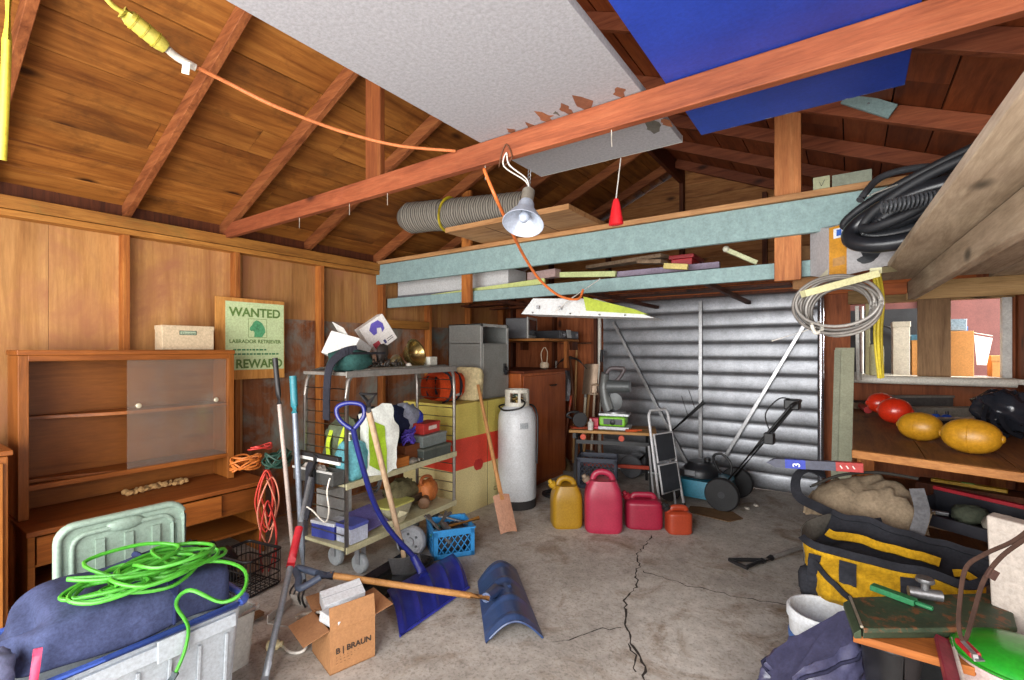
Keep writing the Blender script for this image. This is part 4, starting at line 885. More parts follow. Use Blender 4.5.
# ---------------------------------------------------------------- long tools standing in the corner by the door
W_HAN = wood('#b08a5c', '#8a6a42', 'Z', '#c49c6c', grain=.6, knots=False); RUST = paint('#6a4630', .7, .4, .3, 20); STEEL = paint('#7a7a7c', .4, .7, .2, 18)
def pole(name, label, cat, p0, p1, r, mat, shaft='handle'):
    t = thing(name, label, cat, p0); MB().tube([V(p0).lerp(V(p1), k / 10) for k in range(11)], r, 10).build(shaft, mat, t, smooth=50); return t
def on_line(p0, p1, s): return V(p0).lerp(V(p1), s)
p0, p1 = V((-2.97, 5.6, .02)), V((-2.97, 5.71, 1.58))
t = pole('garden_rake', 'bow rake with rusty head up, in the corner of tools by the door', 'rake', p0, p1, .015, W_HAN)
mb = MB().box(p1.x - .2, p1.x + .2, p1.y - .012, p1.y + .012, p1.z, p1.z + .02)
for k in range(12): mb.box(p1.x - .195 + k * .034, p1.x - .187 + k * .034, p1.y - .1, p1.y - .01, p1.z + .004, p1.z + .014)
mb.build('head', RUST, t)
p0, p1 = V((-2.76, 5.46, .02)), V((-2.74, 5.68, 1.32))
t = pole('edging_spade', 'long spade with blade upright in the middle of the corner tools', 'spade', p0, p0.lerp(p1, .72), .016, W_HAN)
MB().sheet(lambda a, c: on_line(p0, p1, .7 + .3 * c) + V(((a - .5) * .2, -.03 * (1 - (2 * a - 1) ** 2), 0)), 8, 8, .004).build('blade', paint('#9a8470', .4, .6, .2), t, smooth=50)
p0, p1 = V((-3.1, 5.42, .02)), V((-3.1, 5.62, 1.25))
t = pole('round_shovel', 'grey shovel with blade upright against the cabinet corner', 'shovel', p0, p0.lerp(p1, .7), .016, paint('#a8a098', .5))
MB().sheet(lambda a, c: on_line(p0, p1, .66 + .34 * c) + V(((a - .5) * .22 * (1 - .75 * max(0, c - .6) ** 1.4 * 2), -.04 * (1 - (2 * a - 1) ** 2), 0)), 10, 10, .004).build('blade', paint('#6c6c70', .35, .7, .15), t, smooth=50)
p0, p1 = V((-2.7, 5.25, .02)), V((-2.96, 5.5, 1.4))
t = pole('pickaxe', 'pickaxe with dark curved head leaning across the corner tools', 'pickaxe', p0, p1, .017, wood('#6a4026', '#4a2a16', 'Z'))
MB().tube(catmull([p1 + V((-.22, 0, -.12)), p1 + V((-.1, 0, -.02)), p1, p1 + V((.12, 0, -.03)), p1 + V((.24, 0, -.14))], 5), [.006] * 4 + [.014] * 5 + [.022] * 3 + [.014] * 5 + [.006] * 4, 8).build('head', paint('#3c3430', .5, .6), t, smooth=50)
p0, p1 = V((-2.55, 5.36, .02)), V((-2.57, 5.62, 1.5))
t = pole('garden_hoe', 'garden hoe with black grip end slanting towards the door post', 'hoe', p0, p1, .014, wood('#5a3a28', '#3c2418', 'Z'))
MB().cyl(on_line(p0, p1, .9), p1, .02, 10).build('grip', HB, t, smooth=50)
MB().prism([(-.08, 0), (.08, 0), (.06, .12), (-.06, .12)], p0 + V((0, 0, .02)), (1, 0, 0), (0, -.3, .95), .005).build('blade', RUST, t)
p0, p1 = V((-2.63, 5.4, .02)), V((-2.65, 5.58, .95))
t = pole('pitchfork', 'short pale handled fork standing nearest the steel door track', 'fork', p0, p1, .016, paint('#c9b49a', .5))
MB().tube(catmull([p1 + V((-.05, 0, 0)), p1 + V((-.05, .01, .1)), p1 + V((.05, .01, .1)), p1 + V((.05, 0, 0)), p1 + V((-.05, 0, 0))], 5), .011, 8).build('grip', paint('#b89a80', .5), t, smooth=50)
mb = MB()
for k in (-.06, -.02, .02, .06): mb.tube([p0 + V((k, 0, -.0)), p0 + V((k, .02, .24))], .005, 6)
mb.box(p0.x - .065, p0.x + .065, p0.y + .02, p0.y + .035, .24, .256); mb.build('tines', STEEL, t)
p0, p1 = V((-3.28, 5.42, .02)), V((-3.28, 5.7, 1.3))
t = pole('fence_bar', 'slim white metal bar leaning at the cabinet end of the corner tools', 'bar', p0, p1, .014, paint('#bdb8b0', .4, .3), 'shaft')
MB().cyl(p1, p1 + V((0, 0, .05)), .018, 10).build('cap', paint('#8c8880', .4), t, smooth=50)
p0, p1 = V((-2.95, 5.27, .02)), V((-2.9, 5.42, .92))
t = pole('broom', 'worn broom handle with orange grip among the corner tools', 'broom', p0 + V((0, 0, .1)), p1, .014, paint('#b06a4a', .5))
MB().cyl(on_line(p0, p1, .85), p1, .018, 10).build('grip', paint('#c04a24', .5), t, smooth=50)
MB().hexa([p0 + V((-.14, -.03, -.015)), p0 + V((.14, -.03, -.015)), p0 + V((.14, .03, -.015)), p0 + V((-.14, .03, -.015))], [p0 + V((-.06, -.02, .14)), p0 + V((.06, -.02, .14)), p0 + V((.06, .02, .14)), p0 + V((-.06, .02, .14))]).build('bristles', paint('#6a5434', .9, 0, .4, 80), t)
p0, p1 = V((-2.83, 5.57, .02)), V((-2.83, 5.68, .88))
t = pole('support_pole', 'short cream pole with a grey cap behind the pitchfork in the corner', 'pole', p0, p1, .018, paint('#cbbfa6', .5), 'shaft')
MB().cyl(p1, p1 + V((0, .005, .05)), .021, 12).build('cap', paint('#77736c', .4), t, smooth=50)
# ---------------------------------------------------------------- small spade leaning on the striped carton
p0 = PZ(509, 533, .012); p1 = PX(478, 385, -2.845); j = p0.lerp(p1, .2)
t = thing('small_spade', 'small wooden handled spade with pinkish blade leaning on the striped carton', 'spade', p0)
MB().tube([j.lerp(p1, k / 8) for k in range(9)], [.02, .019, .018, .018, .017, .017, .016, .016, .015], 10).build('handle', wood('#b88a5a', '#95683c', 'Z', knots=False), t, smooth=50)
ux = (p1 - p0).cross(V((0, 0, 1))).normalized()
MB().sheet(lambda a, c: p0.lerp(j, c * 1.15) + ux * ((a - .5) * .15) + V((0, 0, .012 * (1 - (2 * a - 1) ** 2))), 6, 6, .005).build('blade', paint('#b4866c', .6, .1, .2, 20), t, smooth=50)
# ---------------------------------------------------------------- poles leaning by the wire end of the rack
def leaner(name, label, cat, pts, rads, mats, nms):
    t = thing(name, label, cat, pts[0])
    for (a, b2), r, m_, n_ in zip(zip(pts, pts[1:]), rads, mats, nms): MB().tube([a.lerp(b2, k / 5) for k in range(6)], r, 10).build(n_, m_, t, smooth=50)
    return t
top, bot = PD(275, 358, 3.0), PZ(297, 592, .01); g = top.lerp(bot, .2)
leaner('mop', 'pale pole with black tip leaning beside the wanted poster', 'pole', [bot, g, top], [.013, .016], [paint('#b4a49a', .5), paint('#1e1c1c', .5)], ['shaft', 'grip'])
top, bot = PD(293, 376, 2.93), PZ(304, 600, .02); g = top.lerp(bot, .17)
t = leaner('cultivator', 'grey metal pole with teal top and black forked foot', 'cultivator', [bot + V((0, 0, .1)), g, top], [.017, .021], [paint('#7c8490', .4, .4), paint('#2a7a86', .45)], ['shaft', 'sleeve'])
mb = MB()
for k in range(4):
    a = (k - 1.5) * .03; mb.tube(catmull([bot + V((0, 0, .13)), bot + V((a, -.02, .1)), bot + V((a * 1.4, -.05, .05)), bot + V((a * 1.4, -.03, -.01))], 4), .006, 6)
mb.build('tines', HB, t, smooth=50)
top, bot = PD(311, 476, 2.85), PZ(262, 690, .01)
t = leaner('squeegee', 'grey telescopic pole with red sleeve and black squeegee head', 'squeegee', [bot, top.lerp(bot, .5), top.lerp(bot, .3), top], [.016, .021, .013], [paint('#8c9298', .35, .5), paint('#b8202c', .5), paint('#7c8084', .35, .5)], ['tube', 'sleeve', 'inner_tube'])
e = PD(318, 455, 2.86)
MB().tube([top, e], [.02, .03], 10).build('neck', HB, t, smooth=50)
MB().beam(PD(297, 452, 2.98), PD(340, 460, 2.74), .03, .03).build('head', HB, t, bevel=.004)
MB().beam(PD(297, 455.5, 2.96), PD(340, 464, 2.72), .01, .018).build('blade', paint('#c8c8c4', .4), t)
# ---------------------------------------------------------------- snow shovels
BLUE = paint('#1d2576', .34, 0, .14, 6, coat=.15)
def quad_sheet(c00, c10, c11, c01, bulge, ridges=0, rh=.006):
    """scoop: corners (a,b)=(0,0),(1,0),(1,1),(0,1); BULGE pushes the middle along the normal"""
    c00, c10, c11, c01 = map(V, (c00, c10, c11, c01)); nrm = (c10 - c00).cross(c01 - c00).normalized()
    def f(a, b):
        p = c00.lerp(c10, a).lerp(c01.lerp(c11, a), b)
        k = bulge * math.sin(PI * min(max(b, 0), 1))
        rr = rh * (max(0, math.sin(a * PI * (2 * ridges + 1)))) ** 3 * math.sin(PI * b) ** .5 if ridges else 0
        return p + nrm * (k + rr)
    return f
bl, br = PZ(400, 637, .006), PZ(469, 588, .006); tl, tr_ = PD(387, 590, 2.82), PD(453, 553, 3.33)
t = thing('snow_scoop', 'bright blue snow scoop with bent blue shaft, propped on the wheeled rack', 'shovel', (bl + br) / 2)
MB().sheet(quad_sheet(bl, br, tr_, tl, .035, 4, .016), 54, 14, .005).build('scoop', BLUE, t, smooth=50)
MB().tube([bl.lerp(br, k / 8) + V((0, 0, .006)) for k in range(9)], .007, 8).build('wear_strip', paint('#2c3496', .3), t, smooth=50)
hp = [PD(421, 570, 3.02), PD(413, 556, 3.02), PD(398, 540, 2.98), PD(384, 522, 2.93), PD(373, 500, 2.88), PD(365, 475, 2.83), PD(358, 450, 2.79), PD(353, 428, 2.76)]
MB().tube(catmull(hp, 6), .0165, 12).build('shaft', paint('#1b2268', .3, 0, .1), t, smooth=50)
MB().tube([PD(424, 576, 2.98), hp[0], hp[1]], [.032, .028, .024], 10).build('socket', BLUE, t, smooth=50)
gp = [PD(353, 430, 2.76), PD(340, 420, 2.76), PD(337, 408, 2.77), PD(348, 403, 2.77), PD(362, 405, 2.76), PD(364, 416, 2.75), PD(355, 428, 2.75)]
MB().tube(catmull(gp, 6), .0135, 10).build('grip', BLUE, t, smooth=50)
# wooden shafted spade behind it
p1, p0 = PD(369, 412, 2.7), PD(404, 556, 3.16)
t = thing('garden_spade', 'steel spade with pale wooden shaft and black grip behind the blue scoop', 'spade', V((p0.x, p0.y, 0)))
MB().tube([p0.lerp(p1, k / 8) for k in range(9)], .017, 10).build('shaft', wood('#c2ab90', '#a48c70', 'Z', '#d0bca4', knots=False), t, smooth=50)
a_ = PD(361, 394, 2.66); c_ = PD(376, 394, 2.64)
MB().tube([p1, a_.lerp(c_, .5).lerp(p1, .5), a_, c_, a_.lerp(c_, .5).lerp(p1, .5)], .012, 8).build('grip', HB, t, smooth=50)
dn = p0 + (p0 - p1).normalized() * ((p0.z - .012) / abs((p0 - p1).normalized().z))
MB().sheet(lambda a, b: p0.lerp(dn, b) + V((.6, .8, 0)) * ((a - .5) * .2) + V((.02, -.015, 0)) * (1 - (2 * a - 1) ** 2), 8, 8, .004).build('blade', paint('#b8b8ba', .3, .8), t, smooth=50)
MB().tube([p0.lerp(p1, -.04), p0.lerp(p1, .12)], .022, 10).build('socket', paint('#3c3c40', .4, .6), t, smooth=50)
# slate blue shovel on its face, handle over the cardboard box
SLB = paint('#33476f', .35, 0, .12, 8)
c00, c10, c11, c01 = PZ(486, 643, .004), PZ(478, 582, .004), PZ(516, 570, .004), PZ(543, 638, .004)
t = thing('snow_shovel', 'slate blue snow shovel lying face down, its wooden handle crossing the open box', 'shovel', (c00 + c11) / 2)
MB().sheet(quad_sheet(c00, c10, c11, c01, -.095, 3, -.012), 54, 18, .005).build('scoop', SLB, t, smooth=50)
mb = MB(); f_ = quad_sheet(c00, c10, c11, c01, -.097)

for e_ in (.004, .996): MB().tube([f_(e_, k / 16) for k in range(17)], .006, 6).build('edge_rib', SLB, t, smooth=50)
s0 = PD(489, 598, 2.64); g1 = PD(330, 575, 2.5); dv = (g1 - s0)
MB().tube([s0.lerp(g1, k / 8) for k in range(9)], .0165, 12).build('handle', wood('#c09058', '#a07440', 'X', '#ce9e66', knots=False), t, smooth=50)
MB().tube([f_(.5, .62) , f_(.5, .3) + V((0, 0, .015)), s0.lerp(g1, .02)], [.018, .036, .026], 10).build('socket', SLB, t, smooth=50)
g2, g3 = PD(297, 568, 2.56), PD(300, 588, 2.42)
GRP = paint('#4c586c', .45)
MB().tube([g1 + dv * -.02, PD(318, 575, 2.49)], [.024, .026], 10).tube(catmull([PD(320, 574, 2.5), g2, g2.lerp(g3, .5), g3, PD(320, 577, 2.47)], 6), .018, 10).build('grip', GRP, t, smooth=50)
# ---------------------------------------------------------------- open cardboard box
CARD = paint('#a9794e', .8, 0, .07, 16); CARDI = paint('#9a6c46', .85, 0, .07, 16)
q0, q1 = PZ(330, 676, 0), PZ(375, 656, 0); e = (q1 - q0); Wd = e.length; rzb = math.atan2(e.y, e.x)
bx = thing('cardboard_box', 'open cardboard box printed with black lettering, white cartons inside', 'box', q0, rzb)
Hb, Db = .2, .24
MB().box(0, Wd, 0, .005, .0, Hb).box(0, Wd, Db - .005, Db, 0, Hb).box(0, .005, .005, Db - .005, 0, Hb).box(Wd - .005, Wd, .005, Db - .005, 0, Hb).box(0, Wd, 0, Db, 0, .005).build('body', CARD, bx, local=True)
def flap(p, u_, v_): return MB().prism([(0, 0), (1, 0), (1, 1), (0, 1)], p, u_, v_, .004)
flap((0, 0, Hb), (Wd, 0, 0), (0, .015, .105)).build('flap', CARD, bx, local=True)
flap((0, Db, Hb), (Wd, 0, 0), (0, .1, .03)).build('flap', CARDI, bx, local=True)
flap((0, 0.01, Hb), (0, Db - .02, 0), (-.115, 0, -.03)).build('flap', CARDI, bx, local=True)
flap((Wd, 0.01, Hb), (0, Db - .02, 0), (.1, 0, .02)).build('flap', CARDI, bx, local=True)
Lx = world(bx).to_3x3() @ V((1, 0, 0))
lettering('B | BRAUN', q0 + Lx * .026 + V((0, 0, .088)) + (world(bx).to_3x3() @ V((0, -.001, 0))), Lx, (0, 0, 1), .036, paint('#3a2a20', .7), bx, width=Wd * .78, bold=.0012)
for k, wd in enumerate((.5, .36, .3)):
    lettering(('- - - - - - -', '- - - - -', '- - - -')[k], q0 + Lx * .026 + V((0, 0, .068 - .014 * k)) + (world(bx).to_3x3() @ V((0, -.001, 0))), Lx, (0, 0, 1), .014, paint('#6a4c34', .7), bx, name='print', width=Wd * wd)
WHT = paint('#d4d8dc', .5, 0, .05, 8)
for nm, lab, c, s, r_ in (('white_carton', 'white carton slanting in the open box under the wooden handle', (.13, .18, .25), (.2, .1, .075), (.35, -.08, -.12)),
                         ('white_carton', 'white carton with a folded seam lying flat at the box front corner', (.085, .085, .215), (.15, .13, .05), (.15, .05, .35))):
    w_ = world(bx) @ V(c); o = thing(nm, lab, 'box', w_, 0, None, (r_[0], r_[1], r_[2] + rzb))
    MB().obox((0, 0, 0), *s).build('body', WHT, o, local=True, bevel=.004)
    MB().box(-s[0] / 2, s[0] / 2, -.0015, .0015, s[2] / 2, s[2] / 2 + .001).build('seam', paint('#9aa0a6', .6), o, local=True)
# white cord and bits around the box
pts = [PZ(328, 663, .03), PZ(316, 640, .02), PZ(296, 645, .02), PZ(280, 622, .03), PZ(300, 625, .04), PZ(318, 618, .1), PZ(330, 612, .2), PZ(300, 640, .02), PZ(306, 662, .012), PZ(332, 690, .012)]
tag(MB().tube(catmull([PZ(278, 617, .05), PZ(276, 636, .012), PZ(290, 652, .012), PZ(306, 647, .02), PZ(300, 622, .03), PZ(297, 615, .05), PZ(320, 612, .21)], 8), .007, 6).build('flex_cord', paint('#d2d0c8', .5), smooth=60), 'white flex curling over the floor beside the open box', 'cord')
tag(MB().tube(catmull([PD(318, 505, 2.95), PD(324, 490, 2.9), PD(326, 470, 2.88), PD(333, 455, 2.87)], 8) if False else catmull([PD(330, 478, 2.8), PD(327, 492, 2.78), PD(329, 510, 2.78), PD(325, 522, 2.8), PD(312, 510, 2.82), PD(303, 505, 2.84)], 8), .005, 6).build('flex_cord', paint('#d6d2c6', .5), smooth=60), 'white flex dangling down the wire end of the rack', 'cord')
p = PZ(276, 645, .025)
o = thing('roller_bottle', 'cream roller bottle lying on the floor by the squeegee pole', 'bottle', p)
MB().lathe([(.02, 0), (.024, .004), (.024, .05), (.014, .06), (.014, .075), (0, .076)], p + V((-.03, -.03, 0)), (.7, .7, .05), 16).build('body', paint('#cfc49a', .5), o, smooth=40)
o = thing('dust_pan', 'pale dustpan lying on the floor behind the open box', 'dustpan', PZ(298, 617, 0), .4)
MB().box(-.12, .12, -.1, .1, 0, .008).box(-.12, -.112, -.1, .1, 0, .05).box(.112, .12, -.1, .1, 0, .05).box(-.12, .12, .092, .1, 0, .07).build('pan', paint('#a9a49c', .5, 0, .2), o, local=True, bevel=.002)
MB().tube([(0, .1, .04), (0, .24, .06)], .014, 8).build('handle', paint('#a9a49c', .5), o, local=True, smooth=50)
# dark wheel and black sack under the rack
p = PZ(411, 556, 0)
o = thing('spare_wheel', 'small grey spare wheel standing on the floor under the rack edge', 'wheel', p)
c = p + V((0, 0, .11)); ax = V((.45, -.88, .12))
MB().lathe([(.05, -.03), (.1, -.03), (.112, -.015), (.112, .015), (.1, .03), (.085, .03), (.08, .018), (.03, .018), (.03, .036), (.012, .036), (0, .03)], c, ax, 26).build('tyre', paint('#94979c', .5, 0, .12), o, smooth=40)
mb = MB()
for k in range(5):
    a = 2 * PI * k / 5; x, y, d = frame_of(ax); mb.cyl(c + x * math.cos(a) * .055 + y * math.sin(a) * .055 + ax * .015, c + x * math.cos(a) * .055 + y * math.sin(a) * .055 + ax * .024, .009, 10)
mb.build('bolt', paint('#5a5c60', .4, .5), o, smooth=40)
# ---------------------------------------------------------------- milk crates
def crate(name, label, loc, rz_, sx, sy, sz, mat):
    t = thing(name, label, 'crate', loc, rz_); w2 = .008
    mb = MB()
    for z0, z1 in ((0, .035), (sz - .05, sz)):
        mb.box(0, sx, 0, w2, z0, z1).box(0, sx, sy - w2, sy, z0, z1).box(0, w2, w2, sy - w2, z0, z1).box(sx - w2, sx, w2, sy - w2, z0, z1)
    for x in (0, sx - .03):
        for y in (0, sy - .03): mb.box(x, x + .03, y, y + .03, 0, sz)
    mb.box(0, sx, 0, sy, 0, .008)
    mb.box(-.006, sx + .006, -.006, .004, sz - .012, sz).box(-.006, sx + .006, sy - .004, sy + .006, sz - .012, sz).box(-.006, .004, 0, sy, sz - .012, sz).box(sx - .004, sx + .006, 0, sy, sz - .012, sz)
    mb.build('frame', mat, t, local=True, bevel=.002)
    for side in range(4):
        mb = MB(); ln = sx if side < 2 else sy; n_ = max(4, int(ln / .05)); st = (ln - .06) / n_; zz0, zz1 = .03, sz - .045; h_ = zz1 - zz0
        def P3(u, z):
            if side == 0: return V((u, .004, z))
            if side == 1: return V((u, sy - .004, z))
            if side == 2: return V((.004, u, z))
            return V((sx - .004, u, z))
        nz = (0, 1, 0) if side < 2 else (1, 0, 0); m_ = max(2, int(h_ / .05)); zs = h_ / m_
        for i in range(n_):
            for j in range(m_):
                u0 = .03 + i * st; v0 = zz0 + j * zs
                mb.beam(P3(u0, v0), P3(u0 + st, v0 + zs), .006, .006, nz); mb.beam(P3(u0 + st, v0), P3(u0, v0 + zs), .006, .006, nz)
        mb.build('lattice', mat, t, local=True)
    return t
q0 = PZ(434, 561, 0); q1 = PZ(473, 555, 0); e = q1 - q0
rzc = math.atan2(e.y, e.x)
bc = crate('milk_crate', 'bright blue milk crate full of tools beside the wheeled rack', q0, rzc, .3, .3, .21, paint('#2f86c4', .4, 0, .1))
def incrate(name, label, cat, x, y, z, rot): return thing(name, label, cat, world(bc) @ V((x, y, z)), 0, None, (rot[0], rot[1], rot[2] + rzc))
o = incrate('hammer', 'wooden handled hammer poking out of the blue crate', 'hammer', .17, .1, .2, (0, -.12, .1))
MB().tube([(-.05, 0, 0), (.2, 0, 0)], .015, 10).build('handle', wood('#b0803f', '#8a602c', 'X', knots=False), o, local=True, smooth=50)
MB().cyl((-.06, -.06, 0), (-.06, .06, 0), .022, 12).build('head', STEEL, o, local=True, smooth=40)
for k, (x, y, r_, c, lab) in enumerate(((.05, .1, (.2, -.5, 2.1), '#55585c', 'grey bar sticking out of the blue crate towards the rack'), (.09, .2, (.1, -.3, .9), '#2c6c70', 'teal gripped wrench lying across the blue crate'), (.22, .22, (.1, -.2, 2.6), '#4a4848', 'dark wrench lying at the back of the blue crate'))):
    o = incrate('wrench', lab, 'tool', x, y, .19, r_); MB().box(-.12, .1, -.012, .012, -.006, .006).build('shank', STEEL, o, local=True, bevel=.003)
    MB().prism([(0, -.02), (.04, -.03), (.05, -.012), (.025, 0), (.05, .012), (.04, .03), (0, .02)], (.1, 0, -.006), (1, 0, 0), (0, 1, 0), .012).build('jaw', STEEL, o, local=True)
    MB().box(-.15, -.03, -.016, .016, -.01, .01).build('grip', paint(c, .5), o, local=True, bevel=.004)
o = incrate('tool_roll', 'crumpled dark cloth filling the bottom of the blue crate', 'cloth', .15, .15, .1, (0, 0, 0)); MB().blob((0, 0, 0), .13, .13, .085, None, 20, 12, .35, 4, .7).build('cloth', fabric('#3c3c40'), o, local=True, smooth=60)
# ================================================================== fuel cans, bench and machines by the steel door
def jerry(name, label, loc, rz_, sx, sy, sz, mat, cap, style='tall'):
    t = thing(name, label, 'fuel can', loc, rz_)
    def f(a, b):
        th = 2 * PI * a; zz = b
        if zz < .06: k = .9 + .1 * (zz / .06) ** .5
        elif style == 'tall' and zz > .62: k = 1 - .32 * ((zz - .62) / .38) ** 2
        elif zz > .86: k = 1 - .3 * ((zz - .86) / .14) ** 2
        else: k = 1
        c, s = math.cos(th), math.sin(th); q = .45
        x = math.copysign(abs(c) ** q, c) * sx / 2 * k; y = math.copysign(abs(s) ** q, s) * sy / 2 * (k if style != 'tall' else 1 - .5 * (1 - k))
        return (x, y, sz * zz)
    mb = MB().sheet(f, 40, 26); mb.add([f(i / 40, 1) for i in range(40)], [tuple(range(40))]); mb.add([f(i / 40, 0) for i in range(40)], [tuple(reversed(range(40)))])
    mb.build('body', mat, t, local=True, smooth=50)
    if style == 'tall':
        hp = [(-sx * .3, 0, sz * .94), (-sx * .2, 0, sz * 1.1), (0, 0, sz * 1.14), (sx * .22, 0, sz * 1.06), (sx * .3, 0, sz * .8)]
    else:
        hp = [(-sx * .3, 0, sz * .96), (-sx * .24, 0, sz * 1.09), (0, 0, sz * 1.11), (sx * .24, 0, sz * 1.09), (sx * .3, 0, sz * .96)]
    MB().tube(catmull(hp, 6), .02, 10, flat=1.3).build('handle', mat, t, local=True, smooth=60)
    c0 = V((-sx * .36, 0, sz * .9)); d = V((-.6, 0, .8))
    MB().cyl(c0 - d * .03, c0 + d * .035, .026, 14).build('neck', mat, t, local=True, smooth=40)
    MB().lathe([(.032, .03), (.034, .034), (.034, .06), (.02, .064), (.018, .09), (0, .092)], c0, d, 14).build('cap', cap, t, local=True, smooth=40)
    return t
BLK = paint('#1c1c1e', .45); DGREY = paint('#3a3b3e', .45)
jerry('fuel_can', 'yellow plastic fuel can, first of the row on the concrete', PZ(568, 528, 0) + V((-.05, .06, 0)), .7, .26, .22, .35, paint('#9c7614', .4, 0, .1, 6), paint('#b08a14', .5))
jerry('fuel_can', 'tall faded pinkish red fuel can beside the yellow one', PZ(600, 531, 0) + V((0, .06, 0)), .5, .31, .24, .42, paint('#a02440', .4, 0, .15, 5), paint('#7a6a5a', .5))
jerry('fuel_can', 'squat deep pink fuel can between the tall red and the orange one', PZ(638, 530, 0) + V((-.0, .12, 0)), .5, .31, .22, .24, paint('#951a36', .4, 0, .1, 6), paint('#a81a34', .5), 'squat')
jerry('fuel_can', 'small orange fuel can with black cap at the end of the row', PZ(674, 533, 0) + V((.02, .05, 0)), .6, .2, .16, .18, paint('#a03c20', .4, 0, .1, 6), BLK, 'squat')
# black milk crate
# folding workbench
wbn = thing('folding_workbench', 'black legged folding workbench with wooden jaws beside the steel door', 'workbench', PD(613, 440, 5.35) * 1.0, .36)
wbn.location.z = 0
ZB = .63
MB().box(-.46, .46, -.24, -.02, ZB - .03, ZB).build('jaw', wood('#b58c58', '#94703e', 'X', '#c49a66'), wbn, local=True, bevel=.004)
MB().box(-.46, .46, .02, .24, ZB - .03, ZB).build('jaw', wood('#a8804e', '#866438', 'X', '#b78e5c'), wbn, local=True, bevel=.004)
for s in (-1, 1):
    x = .4 * s
    MB().box(x - .02, x + .02, -.25, .25, ZB - .09, ZB - .032).build('rail', BLK, wbn, local=True, bevel=.003)
    MB().beam((x, -.26, 0.01), (x, .02, ZB - .08), .03, .03, (1, 0, 0)).build('leg', BLK, wbn, local=True); MB().beam((x - .035 * s, .27, 0.01), (x - .035 * s, -.0, ZB - .08), .03, .03, (1, 0, 0)).build('leg', BLK, wbn, local=True)
MB().box(-.4, .4, .12, .15, .16, .2).build('step', paint('#c0401e', .5), wbn, local=True, bevel=.003)
MB().box(-.38, .38, -.255, -.245, ZB - .14, ZB - .1).build('crossbar', BLK, wbn, local=True)
for x in (-.3, .1): MB().cyl((x, -.26, ZB - .06), (x, -.3, ZB - .06), .03, 14).build('crank_knob', paint('#c8421c', .5), wbn, local=True, smooth=40)
def on_bench(name, label, cat, x, y, r=0.): return thing(name, label, cat, world(wbn) @ V((x, y, ZB + .002)), .36 + r)
LIME = paint('#7cc42c', .4)
s = on_bench('mitre_saw', 'grey upright power saw on a lime green base, on the folding workbench', 'power saw', .02, -.02, -.1)
s.scale = (1, 1, 1.22)
MB().box(-.16, .17, -.14, .14, 0, .03).build('plinth', paint('#b4b6ba', .4, .3), s, local=True, bevel=.006)
MB().box(-.15, .13, -.15, .12, .032, .12).build('base', LIME, s, local=True, bevel=.02)
MB().box(-.1, .1, -.158, -.148, .05, .1).build('front_panel', paint('#3a3c40', .4), s, local=True, bevel=.004)
MB().lathe([(.02, 0), (.025, .03), (.012, .035), (0, .036)], (0, -.157, .075), (0, -1, 0), 14).build('knob', BLK, s, local=True, smooth=40)
MB().box(-.16, .16, -.1, .1, .122, .14).lathe([(.12, .14), (.12, .155), (0, .156)], (0, 0, 0), n=28).build('turntable', paint('#a4a6a8', .35, .5), s, local=True, smooth=40)
G = paint('#6a6d6c', .4, .2, .1, 8)
MB().tube(catmull([(-.06, .0, .15), (-.1, .0, .25), (-.12, .0, .38), (-.1, -.02, .5)], 6), [.06] * 7 + [.055] * 6 + [.045] * 6, 14).build('arm', G, s, local=True, smooth=50)
MB().cyl((-.08, 0, .38), (.17, -.03, .385), .06, 22, .052).build('motor', paint('#55595a', .4, .1), s, local=True, smooth=40, bevel=.004)
MB().lathe([(.075, -.012), (.08, -.01), (.08, .012), (.03, .02), (0, .02)], (.0, .02, .24), (0, -1, 0), 28).build('blade_guard', paint('#4c4f50', .4, .3), s, local=True, smooth=40)
MB().tube(catmull([(-.1, 0, .48), (-.05, 0, .54), (.06, 0, .545), (.1, 0, .53), (.03, 0, .44), (-.04, 0, .41)], 6), .02, 10).build('handle', paint('#5c5254', .45), s, local=True, smooth=60)
s = on_bench('battery_pack', 'small red plastic box on the workbench beside the upright saw', 'box', -.2, -.08); MB().box(-.06, .06, -.05, .05, 0, .03).box(-.05, .05, -.045, .045, .03, .12).build('body', paint('#c02440', .45), s, local=True, bevel=.008)
s = on_bench('circular_saw', 'dark circular saw lying at the corner of the workbench', 'power saw', -.36, -.08, .3)
MB().lathe([(.0, -.02), (.08, -.02), (.085, 0), (.08, .02), (0, .02)], (0, 0, .09), (0, 1, 0), 22).build('guard', BLK, s, local=True, smooth=40)
MB().cyl((.0, .02, .1), (.0, .1, .1), .04, 16).build('motor', DGREY, s, local=True, smooth=40); MB().tube(catmull([(-.08, .03, .1), (-.14, .03, .13), (-.1, .03, .17), (0, .03, .17)], 5), .015, 8).build('handle', BLK, s, local=True, smooth=60)
MB().box(-.1, .1, -.05, .08, 0, .008).build('shoe', paint('#c0481e', .4, .2), s, local=True)
s = on_bench('spray_bottle', 'little white bottle on the front jaw of the workbench', 'bottle', -.23, -.19); MB().lathe([(.028, 0), (.03, .005), (.03, .08), (.012, .1), (.012, .12), (0, .121)], n=16).build('body', paint('#d0ccc4', .4), s, local=True, smooth=40)
s = on_bench('sanding_block', 'orange clamp head lying on the workbench edge', 'clamp', .2, -.2, .4); MB().box(-.06, .06, -.02, .02, 0, .025).cyl((.03, 0, .012), (.12, 0, .012), .01, 10).build('body', paint('#d05a2c', .4), s, local=True, bevel=.003)
crate('milk_crate', 'black milk crate behind the yellow fuel can, under the workbench end', world(wbn) @ V((-.37, -.22, 0)), .36, .42, .3, .33, paint('#3c4150', .45, 0, .1))
